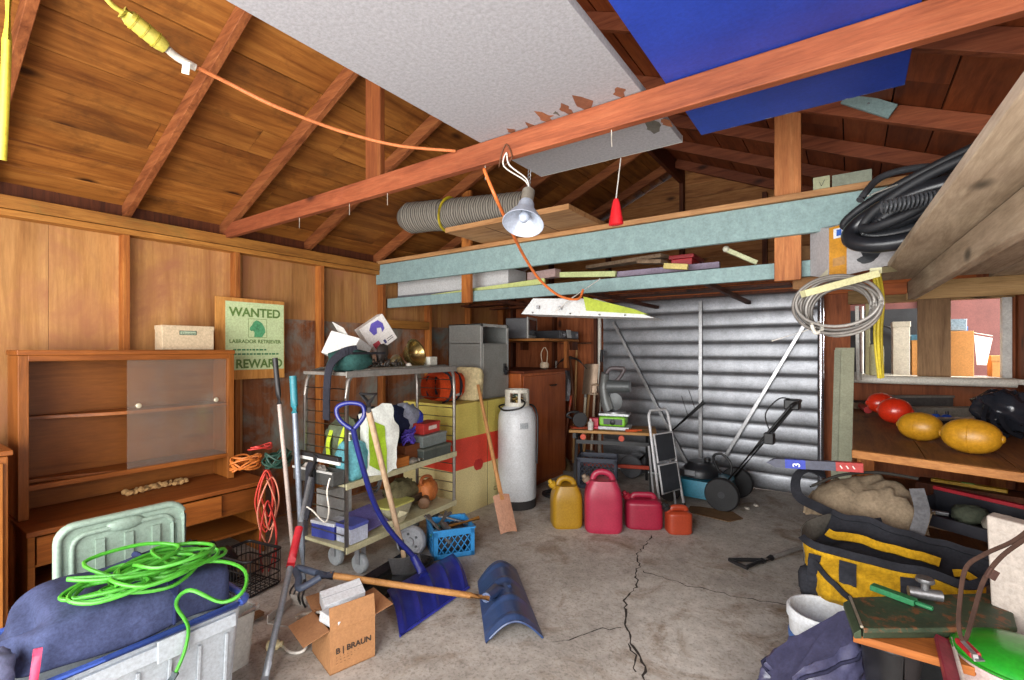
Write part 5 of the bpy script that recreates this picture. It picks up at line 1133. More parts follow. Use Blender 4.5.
# machine parked behind: second push mower, only its handle and a wheel show
def mower(name, label, loc, rz_, deck_mat, engine_mat, hl, hz, wr, wm, hub, cat='lawn mower'):
    t = thing(name, label, cat, loc, rz_)
    def f(a, b):
        th = 2 * PI * a; c, s_ = math.cos(th), math.sin(th); k = 1 - .25 * b ** 2
        return (.3 * math.copysign(abs(c) ** .55, c) * (1 - .06 * b), .25 * math.copysign(abs(s_) ** .55, s_) * (1 - .08 * b), .07 + .16 * b - .03 * c * 0)
    mb = MB().sheet(f, 36, 6); mb.add([f(i / 36, 1) for i in range(36)], [tuple(range(36))]); mb.build('deck', deck_mat, t, local=True, smooth=45)
    MB().lathe([(.16, .232), (.17, .24), (.17, .29), (.15, .33), (.12, .35), (.11, .38), (0, .385)], (-.02, 0, 0), n=24).box(-.17, .02, -.16, .16, .24, .31).build('engine', engine_mat, t, local=True, smooth=40)
    MB().box(-.12, -.02, -.172, -.162, .26, .31).build('engine_plate', paint('#8a8c90', .35, .5), t, local=True)
    MB().cyl((.05, .0, .385), (.05, 0, .42), .03, 14).build('fuel_cap', BLK, t, local=True, smooth=40)
    for x, r in ((-.24, wr * .75), (.26, wr)):
        for y in (-.27, .27):
            wl_ = MB().lathe([(r * .55, -.025), (r * .93, -.028), (r, -.015), (r, .015), (r * .93, .028), (r * .55, .025)], (x, y, r), (0, 1, 0), 28).build('wheel', wm, t, local=True, smooth=40)
            MB().lathe([(0, -.026), (r * .2, -.026), (r * .22, -.02), (r * .56, -.016), (r * .56, .016), (r * .22, .02), (r * .2, .026), (0, .026)], (x, y, r), (0, 1, 0), 24).build('hub', hub, wl_, local=True, smooth=40)
    for y in (-.2, .2):
        MB().tube([(.24, y, .2), (.24 + hl * .55, y, .2 + hz * .55), (.24 + hl, y * .9, .2 + hz)], .012, 8).build('handle_tube', BLK, t, local=True, smooth=50)
    MB().tube(catmull([(.24 + hl, -.18, .2 + hz), (.27 + hl, -.15, .23 + hz), (.29 + hl, 0, .24 + hz), (.27 + hl, .15, .23 + hz), (.24 + hl, .18, .2 + hz)], 5), .016, 8).build('grip', BLK, t, local=True, smooth=60)
    MB().tube([(.24 + hl * .5, -.2, .2 + hz * .5), (.24 + hl * .5, .2, .2 + hz * .5)], .01, 8).build('crossbar', BLK, t, local=True, smooth=50)
    return t
TEAL = paint('#1f6a80', .4, .1, .12, 7)
lm = mower('lawn_mower', 'teal lawn mower with black handle in front of the steel door', V((-1.22, 5.06, 0)), -.06, TEAL, paint('#202226', .4, .2), .56, .8, .155, paint('#1a1a1c', .6), paint('#2c2c30', .5))
MB().box(.6, .68, -.23, -.13, .66, .76).build('switch_box', BLK, lm, local=True, bevel=.01)
MB().box(.74, .86, -.12, .02, .97, 1.06).build('control_head', BLK, lm, local=True, bevel=.012)
MB().tube(catmull([(.64, -.15, .76), (.6, -.14, .92), (.7, -.1, 1.06), (.78, -.06, 1.06)], 6), .006, 6).build('cable', BLK, lm, local=True, smooth=60)
MB().tube(catmull([(.2, -.1, .3), (.14, -.12, .46), (.22, -.12, .5), (.3, -.12, .42), (.3, -.12, .32)], 6), .012, 8).build('pull_loop', BLK, lm, local=True, smooth=60)
m2 = thing('reel_mower', 'reel mower behind the folding workbench, its black bar slanting past the step stool', 'lawn mower', (-2.1, 5.5, 0))
for y in (5.39, 5.61):
    wl_ = MB().lathe([(.075, -.02), (.125, -.022), (.135, -.012), (.135, .012), (.125, .022), (.075, .02)], (-2.1, y, .136), (0, 1, 0), 26).build('wheel', paint('#5c5e62', .5), m2, smooth=40)
    MB().lathe([(0, -.018), (.03, -.018), (.034, -.01), (.076, -.008), (.076, .008), (.034, .01), (.03, .018), (0, .018)], (-2.1, y, .136), (0, 1, 0), 22).build('hub', paint('#8c8e92', .4), wl_, smooth=40)
mb = MB().cyl((-2.1, 5.41, .11), (-2.1, 5.59, .11), .02, 10)
for k in range(5): a = 2 * PI * k / 5; mb.tube([(-2.1 + .08 * math.cos(a + t), 5.42 + .16 * t, .11 + .08 * math.sin(a + t)) for t in (0, .25, .5, .75, 1)], .006, 5)
mb.build('reel', STEEL, m2)
tp = PY(704, 402, 5.5)
MB().tube([(-2.08, 5.5, .16), tp + V((-.16, 0, -.16)), tp], [.016, .016, .02], 10).build('handle_tube', BLK, m2, smooth=50)
for k in (.78, .88): q_ = V((-2.08, 5.5, .16)).lerp(tp, k); MB().tube([q_, q_ + V((-.07, 0, .22))], .0045, 6).build('rod', BLK, m2)
# folded step stool
STW = paint('#c9cacc', .35, .1)
a, b2 = PZ(661, 515, 0), PZ(679, 509, 0); e = b2 - a
st = thing('step_stool', 'folded white step stool with two black treads, behind the fuel cans', 'step stool', a, math.atan2(e.y, e.x))
w_ = .36; lean = .17; Hs = .93
def sp(u, h, off=0): return V((u * w_, lean * h / Hs + off, h))
mb = MB(); mb.tube([sp(0, 0), sp(.04, .4), sp(.08, .84)] + [sp(.1, .89), sp(.18, .925), sp(.82, .925), sp(.9, .89)] + [sp(.92, .84), sp(.96, .4), sp(1, 0)], .0125, 10); mb.build('front_frame', STW, st, local=True, smooth=60)
MB().tube([sp(.06, .02, .08), sp(.08, .6, .05), ], .011, 8).tube([sp(.94, .02, .08), sp(.92, .6, .05)], .011, 8).tube(catmull([sp(.06, .02, .08), sp(.2, .0, .085), sp(.8, .0, .085), sp(.94, .02, .08)], 4), .011, 8).build('rear_frame', STW, st, local=True, smooth=60)
for h0 in (.18, .46):
    tr_f = MB().tube([sp(.12, h0, -.02), sp(.12, h0 + .25, -.02), sp(.88, h0 + .25, -.02), sp(.88, h0, -.02)], .01, 8, True).build('tread_rim', STW, st, local=True, smooth=60)
    MB().hexa([sp(.14, h0 + .01, -.028), sp(.86, h0 + .01, -.028), sp(.86, h0 + .01, -.012), sp(.14, h0 + .01, -.012)], [sp(.14, h0 + .24, -.028), sp(.86, h0 + .24, -.028), sp(.86, h0 + .24, -.012), sp(.14, h0 + .24, -.012)]).build('tread', paint('#2c3036', .7), tr_f, local=True)
for u in (0, 1): MB().cyl(sp(u, 0), sp(u, .04), .017, 10).build('foot', BLK, st, local=True, smooth=40)
# bits on the floor
o = thing('cardboard_sheet', 'flat torn brown cardboard on the floor in front of the teal mower', 'cardboard', PZ(705, 508, 0))
MB().prism([(-.16, -.12), (.22, -.16), (.3, .0), (.18, .14), (-.1, .1), (-.18, .06)], PZ(708, 512, .002), (1, -.05, 0), (.05, 1, 0), .006).build('sheet', paint('#6e5232', .9, 0, .2, 14), o)
for u, v, s, lab in ((747, 508, .03, 'scrap of white plaster on the floor by the mower wheel'), (756, 505, .035, 'paler bit of broken plaster further along from the mower wheel')):
    tag(MB().blob(PZ(u, v, .012), s, s * .7, .012, (0, 0, u), 10, 6, .4, 4).build('plaster_scrap', paint('#b8b0a4', .8), smooth=30), lab, 'scrap')
# D handled shovel poking from under the yellow bag
p0 = PZ(740, 563, .03); p1 = PZ(764, 560, .03); p2 = PZ(815, 543, .05)
t = thing('ash_shovel', 'black D grip and pale shaft of a shovel lying out from under the yellow bag', 'shovel', p0)
MB().tube([p1.lerp(p2, k / 6) for k in range(7)], .016, 10).build('shaft', paint('#8a8580', .5, .2), t, smooth=50)
sd = (p2 - p1).normalized(); sx_ = sd.cross(V((0, 0, 1))).normalized(); g = p1 + (p0 - p1) * 1.0
MB().tube(catmull([p1, g + sx_ * .06 , g + sx_ * .065 - sd * .02, g - sx_ * .065 - sd * .02, g - sx_ * .06, p1], 5), .013, 8).tube([p1 - sd * .02, p1 + sd * .08], .021, 10).build('grip', BLK, t, smooth=60)
MB().sheet(lambda a, b: p2 + sd * (.02 + .3 * b) + sx_ * ((a - .5) * .24) + V((0, 0, -.03 + .03 * (2 * a - 1) ** 2)), 8, 6, .004).build('blade', STEEL, t, smooth=50)

o = thing('rubber_hose', 'short black hose coiled on the floor at the foot of the brown cabinet', 'hose', PZ(548, 494, 0) + V((.1, 0, 0)))
MB().tube(loopy(PZ(548, 494, .03) + V((.1, 0, 0)), .13, .1, 2.4, .014, .02, 5, drift=V((0, 0, .03))), .014, 8).build('hose', BLK, o, smooth=60); MB().cyl(PZ(552, 498, .015) + V((.14, -.1, 0)), PZ(556, 499, .015) + V((.2, -.1, 0)), .018, 10).build('coupling', paint('#8a7a4a', .35, .7), o, smooth=40)
# ================================================================== workbench, bags and boxes on the window side
W_BEN = wood('#8c6038', '#66422a', 'Y', '#a0703f', stain='#6e4a34', stain_amt=.35); W_EDGE = wood('#b07a44', '#8e5c2c', 'X', '#be8a50', knots=False)
wb = thing('workbench', 'heavy wooden workbench with worn top under the unglazed opening', 'workbench', (.5, 4.2, 0))
A, B = V((.01, 3.27, 0)), V((1.02, 3.0, 0)); zt = .95
def quadbox(mb, p, q, r_, s, z0, z1): return mb.hexa([(v.x, v.y, z0) for v in (p, q, r_, s)], [(v.x, v.y, z1) for v in (p, q, r_, s)])
C2, D2 = V((1.05, 5.7, 0)), V((.02, 5.7, 0))
cuts = [0, .3, .62, 1]
for k, (a, b) in enumerate(zip(cuts, cuts[1:])):
    mb = MB(); quadbox(mb, A.lerp(B, a + .002), A.lerp(B, b - .002), D2.lerp(C2, b - .002), D2.lerp(C2, a + .002), zt - .038, zt); mb.build('top_plank', W_BEN, wb, bevel=.003)
mb = MB(); quadbox(mb, A + V((-.004, -.026, 0)), B + V((.004, -.026, 0)), B + V((.004, 0, 0)), A + V((-.004, 0, 0)), zt - .045, zt - .001); mb.build('front_edge', W_EDGE, wb, bevel=.004)
for p in (A.lerp(B, .07) + V((0, .62, 0)), A.lerp(B, .94) + V((0, .75, 0)), V((.07, 5.6, 0)), V((1.0, 5.6, 0))): MB().box(p.x - .045, p.x + .045, p.y - .045, p.y + .045, 0, zt - .04).build('leg', W_STUD, wb, bevel=.004)
MB().box(.1, 1.0, 3.8, 5.6, .3, .33).build('lower_shelf', W_BEN, wb)
def bz(u, v, z=zt): return PZ(u, v, z)
# floats
BUOY_R, BUOY_Y = paint('#cf2f14', .3, 0, .08, 6, coat=.3), paint('#b8841a', .4, 0, .2, 26, worn='#8a5c14', wornamt=.3)
def buoy(label, u, v, rx, rr, ang, mat, lift=.0):
    p = bz(u, v); t = thing('float', label, 'float', (p.x, p.y, zt + .003 + lift), ang, 'net floats on the workbench')
    MB().lathe([(0, -rx)] + [(rr * math.sin(PI * k / 16) ** .9, -rx * math.cos(PI * k / 16)) for k in range(1, 16)] + [(0, rx)], (0, 0, rr), (1, 0, 0), 28).build('shell', mat, t, local=True, smooth=60)
    for s in (-1, 1): MB().lathe([(.012, -.012), (.02, -.006), (.02, .006), (.012, .012)], (s * (rx - .004), 0, rr), (1, 0, 0), 14).build('eyelet', mat, t, local=True, smooth=50)
    MB().tube([(0, math.sin(a) * (rr + .001), rr + math.cos(a) * (rr + .001)) for k, a in enumerate([2 * PI * j / 28 for j in range(28)])], .0016, 5, True).build('seam', mat, t, local=True, smooth=60)
    return t
buoy('plain red float tucked at the back of the row of four', 881, 416, .1, .085, .3, BUOY_R, .02)
buoy('glossy red float touching the smaller yellow one', 895, 424, .105, .095, -.3, BUOY_R)
buoy('speckled yellow float touching the red ones', 920, 441, .112, .085, -.5, BUOY_Y)
buoy('largest yellow float, lying apart by the bench edge', 971, 454, .122, .092, -.35, BUOY_Y)
o = thing('funnel', 'red pointed plastic spout lying behind the red floats', 'spout', bz(858, 409)); c = bz(868, 410, zt + .03)
MB().tube([PZ(842, 404, zt + .035), PZ(858, 404, zt + .035), c], [.012, .024, .03], 12).build('body', paint('#a01c1c', .35), o, smooth=50)
# clutter along the window sill end of the bench
def bbox(name, label, cat, u0, u1, v, dy, h_, mat, rz_=0.05, extra=None, z=zt):
    a, b = bz(u0, v, z), bz(u1, v, z); t = thing(name, label, cat, (a + b) / 2 + V((0, dy / 2, .001)), math.atan2((b - a).y, (b - a).x)); L2 = (b - a).length / 2
    MB().box(-L2, L2, -dy / 2, dy / 2, 0, h_).build('body', mat, t, local=True, bevel=.004)
    return t, L2
t, L2 = bbox('metal_channel', 'long dark metal channel lying across the bench behind the yellow floats', 'channel', 908, 992, 430, .07, .08, paint('#2c2a2c', .4, .4)); MB().box(-L2, L2, -.05, -.036, .066, .08).build('lip', paint('#77706a', .4, .5), t, local=True)
t, L2 = bbox('pale_board', 'pale planed board lying on the bench behind the dark channel', 'board', 900, 1000, 419, .1, .09, paint('#8e8a80', .6, 0, .2, 20)); MB().box(-L2, -L2 + .02, -.053, .053, .0, .094).build('end_cleat', paint('#6a5c4c', .7), t, local=True)
t, L2 = bbox('ladder_rail', 'grey flat rail at the back of the bench under the sill', 'rail', 872, 1000, 411, .06, .14, paint('#6c6a68', .5, .3, .2, 20)); MB().box(-L2, L2, -.036, -.03, .12, .14).build('flange', paint('#a8a49c', .4, .4), t, local=True)
for u, v, s, lab in ((936, 424, .028, 'smaller blue knob cap sitting under the window sill'), (947, 425, .034, 'bigger blue knob cap sitting under the window sill')):
    p = bz(u, v, zt + .003); o = thing('plastic_stopper', lab, 'cap', p)
    MB().lathe([(s, 0), (s * 1.05, .01), (s, .06), (s * .6, .075), (0, .078)], p, n=18).build('cap', paint('#1c4aa8', .35), o, smooth=40); MB().cyl(p + V((0, 0, .07)), p + V((0, 0, .1)), s * .3, 12).build('nozzle', paint('#2a2a34', .4), o, smooth=40)
o = thing('cream_jar', 'clouded plastic jar at the back of the bench by the plank post', 'jar', bz(1004, 419)); p = bz(1004, 419)
MB().lathe([(.05, 0), (.055, .01), (.055, .08), (.045, .09)], p, n=20).build('body', paint('#a8a294', .3), o, smooth=40); MB().lathe([(.05, .09), (.05, .11), (0, .112)], p, n=20).build('lid', paint('#c8c0b0', .4), o, smooth=40)
t, L2 = bbox('scrap_timber', 'short worn timber with a nail lying at the bench corner behind the red floats', 'timber', 850, 905, 409, .16, .06, W_GREY); MB().box(-L2, L2, -.07, .07, .061, .066).build('tar_paper', paint('#4a4440', .8), t, local=True)
# black plastic bag
p = bz(1010, 437); o = thing('bin_bag', 'crumpled shiny black plastic bag with straps on the bench', 'bag', p + V((.02, .12, 0)))
MB().blob((0, 0, .15), .17, .15, .135, (0, .2, 0), 44, 26, .3, 3., .9, 4).build('body', paint('#23262e', .16, 0, .3, 10, .25), o, local=True, smooth=70)
for k in range(3): MB().strap(catmull([(-.12 + .05 * k, -.1, .2), (-.15 + .04 * k, -.17, .12), (-.13 + .05 * k, -.17, .04), (-.1 + .06 * k, -.2, .01)], 5), .022, .006, (0, -1, .2)).build('strap', fabric('#1a1b22'), o, local=True)
# leaning pale green board and white stick by the door post
q = thing('leaning_board', 'greenish white painted board leaning between the door track and the bench', 'board', (-.07, 4.95, 0))
MB().hexa([(-.14, 4.9, 0), (.0, 4.9, 0), (.0, 4.925, 0), (-.14, 4.925, 0)], [(-.11, 5.12, 1.52), (.03, 5.12, 1.52), (.03, 5.145, 1.52), (-.11, 5.145, 1.52)]).build('plank', paint('#a4a68c', .7, 0, .12, 10, worn='#7a7a62', wornamt=.3), q, bevel=.003)
MB().hexa([(-.145, 4.885, .0), (-.1, 4.885, .0), (-.1, 4.9, .0), (-.145, 4.9, .0)], [(-.115, 5.105, 1.5), (-.07, 5.105, 1.5), (-.07, 5.12, 1.5), (-.115, 5.12, 1.5)]).build('batten', paint('#9a9c86', .7, 0, .12, 10), q)
# numbered stake
p0, p1 = PD(766, 462, 2.78), PD(856, 467, 2.6); d = (p1 - p0).normalized(); x, y, _ = frame_of(d)
t = thing('marker_stake', 'grey pointed stake with a blue band and white numeral, fixed under the bench corner', 'stake', p0)
s0 = p0 + d * .045; s1 = p0.lerp(p1, .78)
MB().beam(s0, s1, .035, .048).add([s0 + x * .0175 * a + y * .024 * b for a, b in ((-1, -1), (1, -1), (1, 1), (-1, 1))] + [p0], [(0, 1, 4), (1, 2, 4), (2, 3, 4), (3, 0, 4), (3, 2, 1, 0)]).build('shaft', paint('#4a4d5c', .5, .1), t)
b0, b1 = p0.lerp(p1, .22), p0.lerp(p1, .45)
bn = MB().beam(b0, b1, .038, .049).build('blue_band', paint('#2438a4', .45), t)
MB().beam(s1, p1 + d * .03, .038, .05).build('red_end', paint('#a8302c', .5, 0, .2, 30), t, bevel=.002)
fr_ = -x if (-x).dot(EYE - p0) > 0 else x
lettering('3', b0.lerp(b1, .72) - y * .016 + fr_ * .0195, y, -d, .05, paint('#dfe2ec', .5), bn, bold=.001)
for k in (.2, .5, .8): MB().beam(s1.lerp(p1, k) + y * .008 + fr_ * .0195, s1.lerp(p1, k + .1) - y * .008 + fr_ * .0195, .004, .006).build('mark', paint('#dcd6d0', .5), t)
# ---------------------------------------------------------------- heap on the floor: boxes that carry the bags
crt = thing('metal_chest', 'dark steel chest on the floor carrying the bags', 'chest', (.36, 2.84, 0), -.15)
MB().box(-.3, .32, -.17, .2, 0, .29).build('body', paint('#2c2e30', .5, .2), crt, local=True, bevel=.01); MB().box(-.31, .33, -.18, .21, .291, .32).build('lid', paint('#34363a', .5, .2), crt, local=True, bevel=.006)
for x in (-.15, .2): MB().box(x - .03, x + .03, -.19, -.181, .22, .31).build('latch', STEEL, crt, local=True, bevel=.003)
sk = thing('canvas_sack', 'dark canvas sack on the floor propping up the taupe bag', 'sack', (.06, 3.3, 0)); MB().blob((0, 0, .2), .26, .17, .2, None, 24, 14, .15, 3, .6).build('body', fabric('#3a362e'), sk, local=True, smooth=60)
TAUPE = fabric('#7d6e5a', .25, 70); YLW = fabric('#b48a18', .28, 70); BLKF = fabric('#26272c', .3, 80)
# taupe bag
a, b = PD(812, 503, 2.9), PD(930, 500, 2.5)
tb = thing('tool_bag', 'taupe canvas tool bag with wide black strap slumped under the bench edge', 'bag', (a + b) / 2 - V((0, 0, .03)), math.atan2((b - a).y, (b - a).x))
Lb = (b - a).length
def tf(s, u):
    x = (s - .5) * Lb; th = PI * u; k = (math.sin(PI * min(max(s, .02), .98))) ** .35
    z = math.sin(th) * (.2 + .05 * s) * k; yy = -math.cos(th) * .16 * k
    w2 = .05 * noise.noise(V((x * 7, yy * 8, z * 8 + 9))) + .028 * noise.noise(V((x * 19, yy * 17, z * 18)))
    return (x + w2 * .6, yy + w2 * .5, -.06 + z + w2)
MB().sheet(tf, 60, 40).build('body', TAUPE, tb, local=True, smooth=70)
MB().tube(catmull([(-Lb * .45, -.1, .08), (-Lb * .2, -.08, .17), (Lb * .1, -.06, .215), (Lb * .42, -.08, .22)], 8), .008, 8).build('piping', fabric('#33302c'), tb, local=True, smooth=60)
MB().strap(catmull([(-Lb * .36, .0, .14), (-Lb * .5, -.06, .17), (-Lb * .58, -.1, .12), (-Lb * .53, -.16, .03), (-Lb * .3, -.22, .0), (Lb * .0, -.25, -.03), (Lb * .2, -.23, -.0)], 8), .055, .007, (-.3, -.6, .7)).build('strap', BLKF, tb, local=True)
MB().strap(catmull([(Lb * .42, -.14, .18), (Lb * .47, -.19, .08), (Lb * .44, -.22, -.02)], 6), .06, .01, (.2, -1, .2)).build('flap', fabric('#5c5c5e'), tb, local=True)
# yellow bag
F0L, F0R, F1L, F1R = PD(806, 596, 2.28), PD(992, 640, 1.82), PD(798, 543, 2.33), PD(988, 590, 1.9)
B1L, B1R = PD(832, 513, 2.56), PD(1004, 563, 2.14)
yb = thing('tool_bag', 'yellow and black open topped tool bag lying in front of the taupe one', 'bag', F0L.lerp(F0R, .5))
out_ = (F1R - F1L).cross(V((0, 0, 1))).normalized(); out_ = out_ if out_.dot(EYE - F1L) > 0 else -out_
def yfront(s, u):
    p = F0L.lerp(F0R, s).lerp(F1L.lerp(F1R, s), u); e = (1 - abs(2 * s - 1) ** 6)
    w2 = .045 * noise.noise(V((s * 7, u * 3, 2))) + .022 * noise.noise(V((s * 19, u * 7, 5)))
    return p + out_ * (.085 * math.sin(PI * min(u * 1.1 + .05, 1)) * e + w2 * math.sin(PI * min(1, u + .1)) - .1 * (1 - e)) + V((0, 0, .03 * noise.noise(V((s * 5, 8, 1)))))
MB().sheet(yfront, 70, 26, .004).build('front_panel', YLW, yb, smooth=70)
def yback(s, u):
    B0 = V((0, 0, -.26)); p = (B1L + B0).lerp(B1R + B0, s).lerp(B1L.lerp(B1R, s), u)
    return p - out_ * (.06 * math.sin(PI * u) * (1 - abs(2 * s - 1) ** 6)) + V((0, 0, .02 * noise.noise(V((s * 6, u * 3, 11)))))
MB().sheet(yback, 40, 10, .004).build('back_panel', YLW, yb, smooth=70)
for sgn, nm in ((0, 'end_panel'), (1, 'end_panel')):
    MB().sheet(lambda a, u: V(yfront(sgn, u)).lerp(V(yback(sgn, u)), a) + (F1L - F1R).normalized() * (.05 * math.sin(PI * a) * (1 if sgn == 0 else -1)), 10, 10, .004).build(nm, fabric('#55514a'), yb, smooth=70)
def ytop(s, a):
    p, q = V(yfront(s, 1)), V(yback(s, 1)); w2 = .02 * noise.noise(V((s * 9, a * 5, 3)))
    return p.lerp(q, a) + V((0, 0, -.075 * math.sin(PI * a) ** .6 + w2 * math.sin(PI * a)))
MB().sheet(ytop, 50, 14, .004).build('opening', BLKF, yb, smooth=70)
def band(f, a, w_, nm, mat, lift=.008, s0=.0, s1=1.): MB().strap([V(f(s0 + (s1 - s0) * k / 30, a)) + V((0, 0, lift)) + out_ * lift for k in range(31)], w_, .01, out_ * .8 + V((0, 0, .6))).build(nm, mat, yb, smooth=60)
band(yfront, .97, .034, 'rim', BLKF, .014); band(yback, 1., .03, 'rim', BLKF, .012)
band(ytop, .72, .04, 'yellow_lining', YLW, .03, .03, .7); band(ytop, .62, .03, 'yellow_lining', YLW, .02, .78, .97)
for s, u, ws_, hs_ in ((.3, .72, .1, .32), (.66, .66, .15, .4), (.9, .62, .1, .36)):
    MB().sheet(lambda a_, c: V(yfront(s + (a_ - .5) * ws_, u + (c - .5) * hs_)) + out_ * (.012 + .012 * math.sin(PI * c) * math.sin(PI * a_)), 8, 8, .006).build('pocket_patch', fabric('#2e3036'), yb, smooth=60)
MB().strap([V(yfront(.1 + .34 * k / 14, .75 - .7 * k / 14)) + out_ * .014 for k in range(15)], .024, .007, out_).build('strap', BLKF, yb)
MB().strap([V(yfront(.1 - .005 * k, .85 - .08 * k)) + out_ * .016 for k in range(11)], .05, .012, out_).build('strap', BLKF, yb)
MB().blob(V(yfront(.03, .25)) + out_ * .02, .05, .05, .075, None, 16, 10, .25, 4, .8).build('end_pocket', BLKF, yb, smooth=60)
o = thing('tape_measure', 'green plastic handled tool lying on the flaking steel box', 'tool', PZ(893, 597, .562), -.42); MB().box(-.07, .07, -.018, .018, 0, .022).cyl((.07, 0, .011), (.12, 0, .011), .009, 10).build('body', paint('#1f6a40', .4), o, local=True, bevel=.008)
o = thing('tap_fitting', 'grey metal tap fitting on the flaking steel box past the green tool', 'fitting', PZ(925, 599, .562), .2); MB().cyl((-.05, 0, .02), (.05, 0, .02), .02, 12).cyl((0, 0, .02), (0, 0, .065), .013, 10).lathe([(.028, .065), (.03, .07), (.028, .08), (0, .082)], n=12).build('body', STEEL, o, local=True, smooth=40)
# red tool tray beyond
a, b = PD(936, 492, 2.75), PD(1040, 504, 2.35)
rt = thing('tool_tray', 'open black tool tray with a dark red rim beyond the yellow bag', 'tray', (a + b) / 2 - V((0, 0, .14)), math.atan2((b - a).y, (b - a).x)); Lr = (b - a).length
MB().box(-Lr / 2, Lr / 2, -.02, .0, 0, .13).box(-Lr / 2, Lr / 2, -.3, -.28, 0, .06).box(-Lr / 2, -Lr / 2 + .01, -.28, -.02, 0, .1).box(Lr / 2 - .01, Lr / 2, -.28, -.02, 0, .1).box(-Lr / 2, Lr / 2, -.28, -.02, 0, .008).build('pan', paint('#1a1b22', .4), rt, local=True, bevel=.002)
MB().box(-Lr / 2, Lr / 2, -.028, .006, .13, .15).build('rim', paint('#8c1c26', .35), rt, local=True, bevel=.003)
for k, (x, y, c, lab, nm) in enumerate(((-.12, -.2, '#b01c2c', 'red handled pliers in the black tray', 'pliers'), (.02, -.16, '#3c4034', 'olive pouch lying in the black tray', 'pouch'), (.16, -.2, '#8a8478', 'worn leather glove bundled in the black tray corner', 'glove'))):
    o = thing(nm, lab, nm, world(rt) @ V((x, y, .03)), .4 * k)
    if nm == 'pliers':
        MB().tube(catmull([(-.02, .012, .02), (-.08, .03, .03), (-.16, .02, .04)], 5), .011, 8).tube(catmull([(-.02, -.012, .02), (-.08, -.03, .03), (-.16, -.025, .04)], 5), .011, 8).build('grip', paint(c, .4), o, local=True, smooth=60); MB().box(-.03, .06, -.014, .014, .01, .03).build('jaw', STEEL, o, local=True, bevel=.004)
    else: MB().blob((0, 0, .045), .08, .055, .045, None, 16, 10, .3, 4, .8, k).build('body', fabric(c), o, local=True, smooth=60)
# green rusty box, lid upward
zg = .56; g0, g1, g2, g3 = PZ(863, 627, zg), PZ(1016, 626, zg), PZ(1008, 592, zg), PZ(851, 597, zg)
gb = thing('ammunition_box', 'long green steel box flaking with rust lying on the board', 'box', g0.lerp(g2, .5) - V((0, 0, .04)))
GRN = paint('#2f3d2a', .6, .1, .25, 12, .15, worn='#6a4226', wornamt=.44)
dn = V((0, 0, -.04)); MB().hexa([p + dn for p in (g0, g1, g2, g3)], [p - V((0, 0, .012)) for p in (g0, g1, g2, g3)]).build('body', paint('#28331f', .6, .1, .2, 12), gb, bevel=.004)
ex_ = (g1 - g0).normalized(); ey_ = (g3 - g0).normalized()
MB().hexa([p + V((0, 0, -.016)) for p in (g0 - ey_ * .012, g1 - ey_ * .012, g2, g3)], [g0 - ey_ * .008, g1 - ey_ * .008, g2, g3]).build('lid', GRN, gb, bevel=.004)
MB().tube([g0 - ex_ * .004 + V((0, 0, .001)), g3 - ex_ * .004 + V((0, 0, .001))], .005, 8).build('corner_bead', paint('#8c8474', .5, .3), gb, smooth=60)
MB().hexa([g0 + dn - ex_ * .03, g0 + dn - ex_ * .004, g3 + dn - ex_ * .004, g3 + dn - ex_ * .03], [g0 - ex_ * .03 - V((0, 0, .02)), g0 - ex_ * .006 - V((0, 0, .008)), g3 - ex_ * .006 - V((0, 0, .008)), g3 - ex_ * .03 - V((0, 0, .02))]).build('end_flange', paint('#37452f', .6, .1, .2, 12), gb, bevel=.003)
zb = zg - .042
bd = thing('plank', 'orange pine plank sticking out under the green steel box', 'plank', PZ(930, 640, zb - .03))
q = [PZ(853, 634, zb), PZ(975, 668, zb), PZ(1000, 640, zb), PZ(866, 606, zb)]
MB().hexa([v - V((0, 0, .028)) for v in q], q).build('board', wood('#a8662e', '#7c4720', 'X', '#b8743a'), bd, bevel=.003)
# black bin under the plank
c = q[0].lerp(q[2], .42); rim = zb - .03
bn_ = thing('black_bin', 'tall black plastic bin under the pine plank', 'bin', V((c.x, c.y, 0)), math.atan2(ex_.y, ex_.x))
tub(-.1, .05, -.02, .16, 0, rim, .04, .05, .008).build('tub', paint('#161618', .4), bn_, local=True, smooth=35); MB().tube([(x, y, rim - .012) for x, y in rounded(-.11, .06, -.03, .17, .05)], .011, 8, True).build('rim', paint('#1e1e20', .4), bn_, local=True, smooth=50)
# white pail
p = PZ(822, 640, .0); p = V((p.x, p.y, 0)); p = PD(822, 640, 2.13); p.z = 0
pl = thing('paint_pail', 'white plastic pail with a blue printed band beneath the yellow bag', 'pail', p)
Hp = .35
MB().lathe([(.11, 0), (.115, .01), (.13, Hp - .04), (.138, Hp - .04), (.138, Hp - .01), (.132, Hp), (.125, Hp), (.12, Hp - .03), (.1, .02), (0, .02)], p, n=32).build('body', paint('#c8cbce', .4, 0, .06), pl, smooth=40)
MB().lathe([(.127, Hp - .15), (.1305, Hp - .14), (.1315, Hp - .12), (.129, Hp - .11)], p, n=32).build('blue_band', paint('#3c64a4', .4), pl, smooth=40)
MB().lathe([(.121, Hp - .3), (.1275, Hp - .24), (.122, Hp - .22)], p, n=32).build('pink_band', paint('#b05a7c', .4), pl, smooth=40)
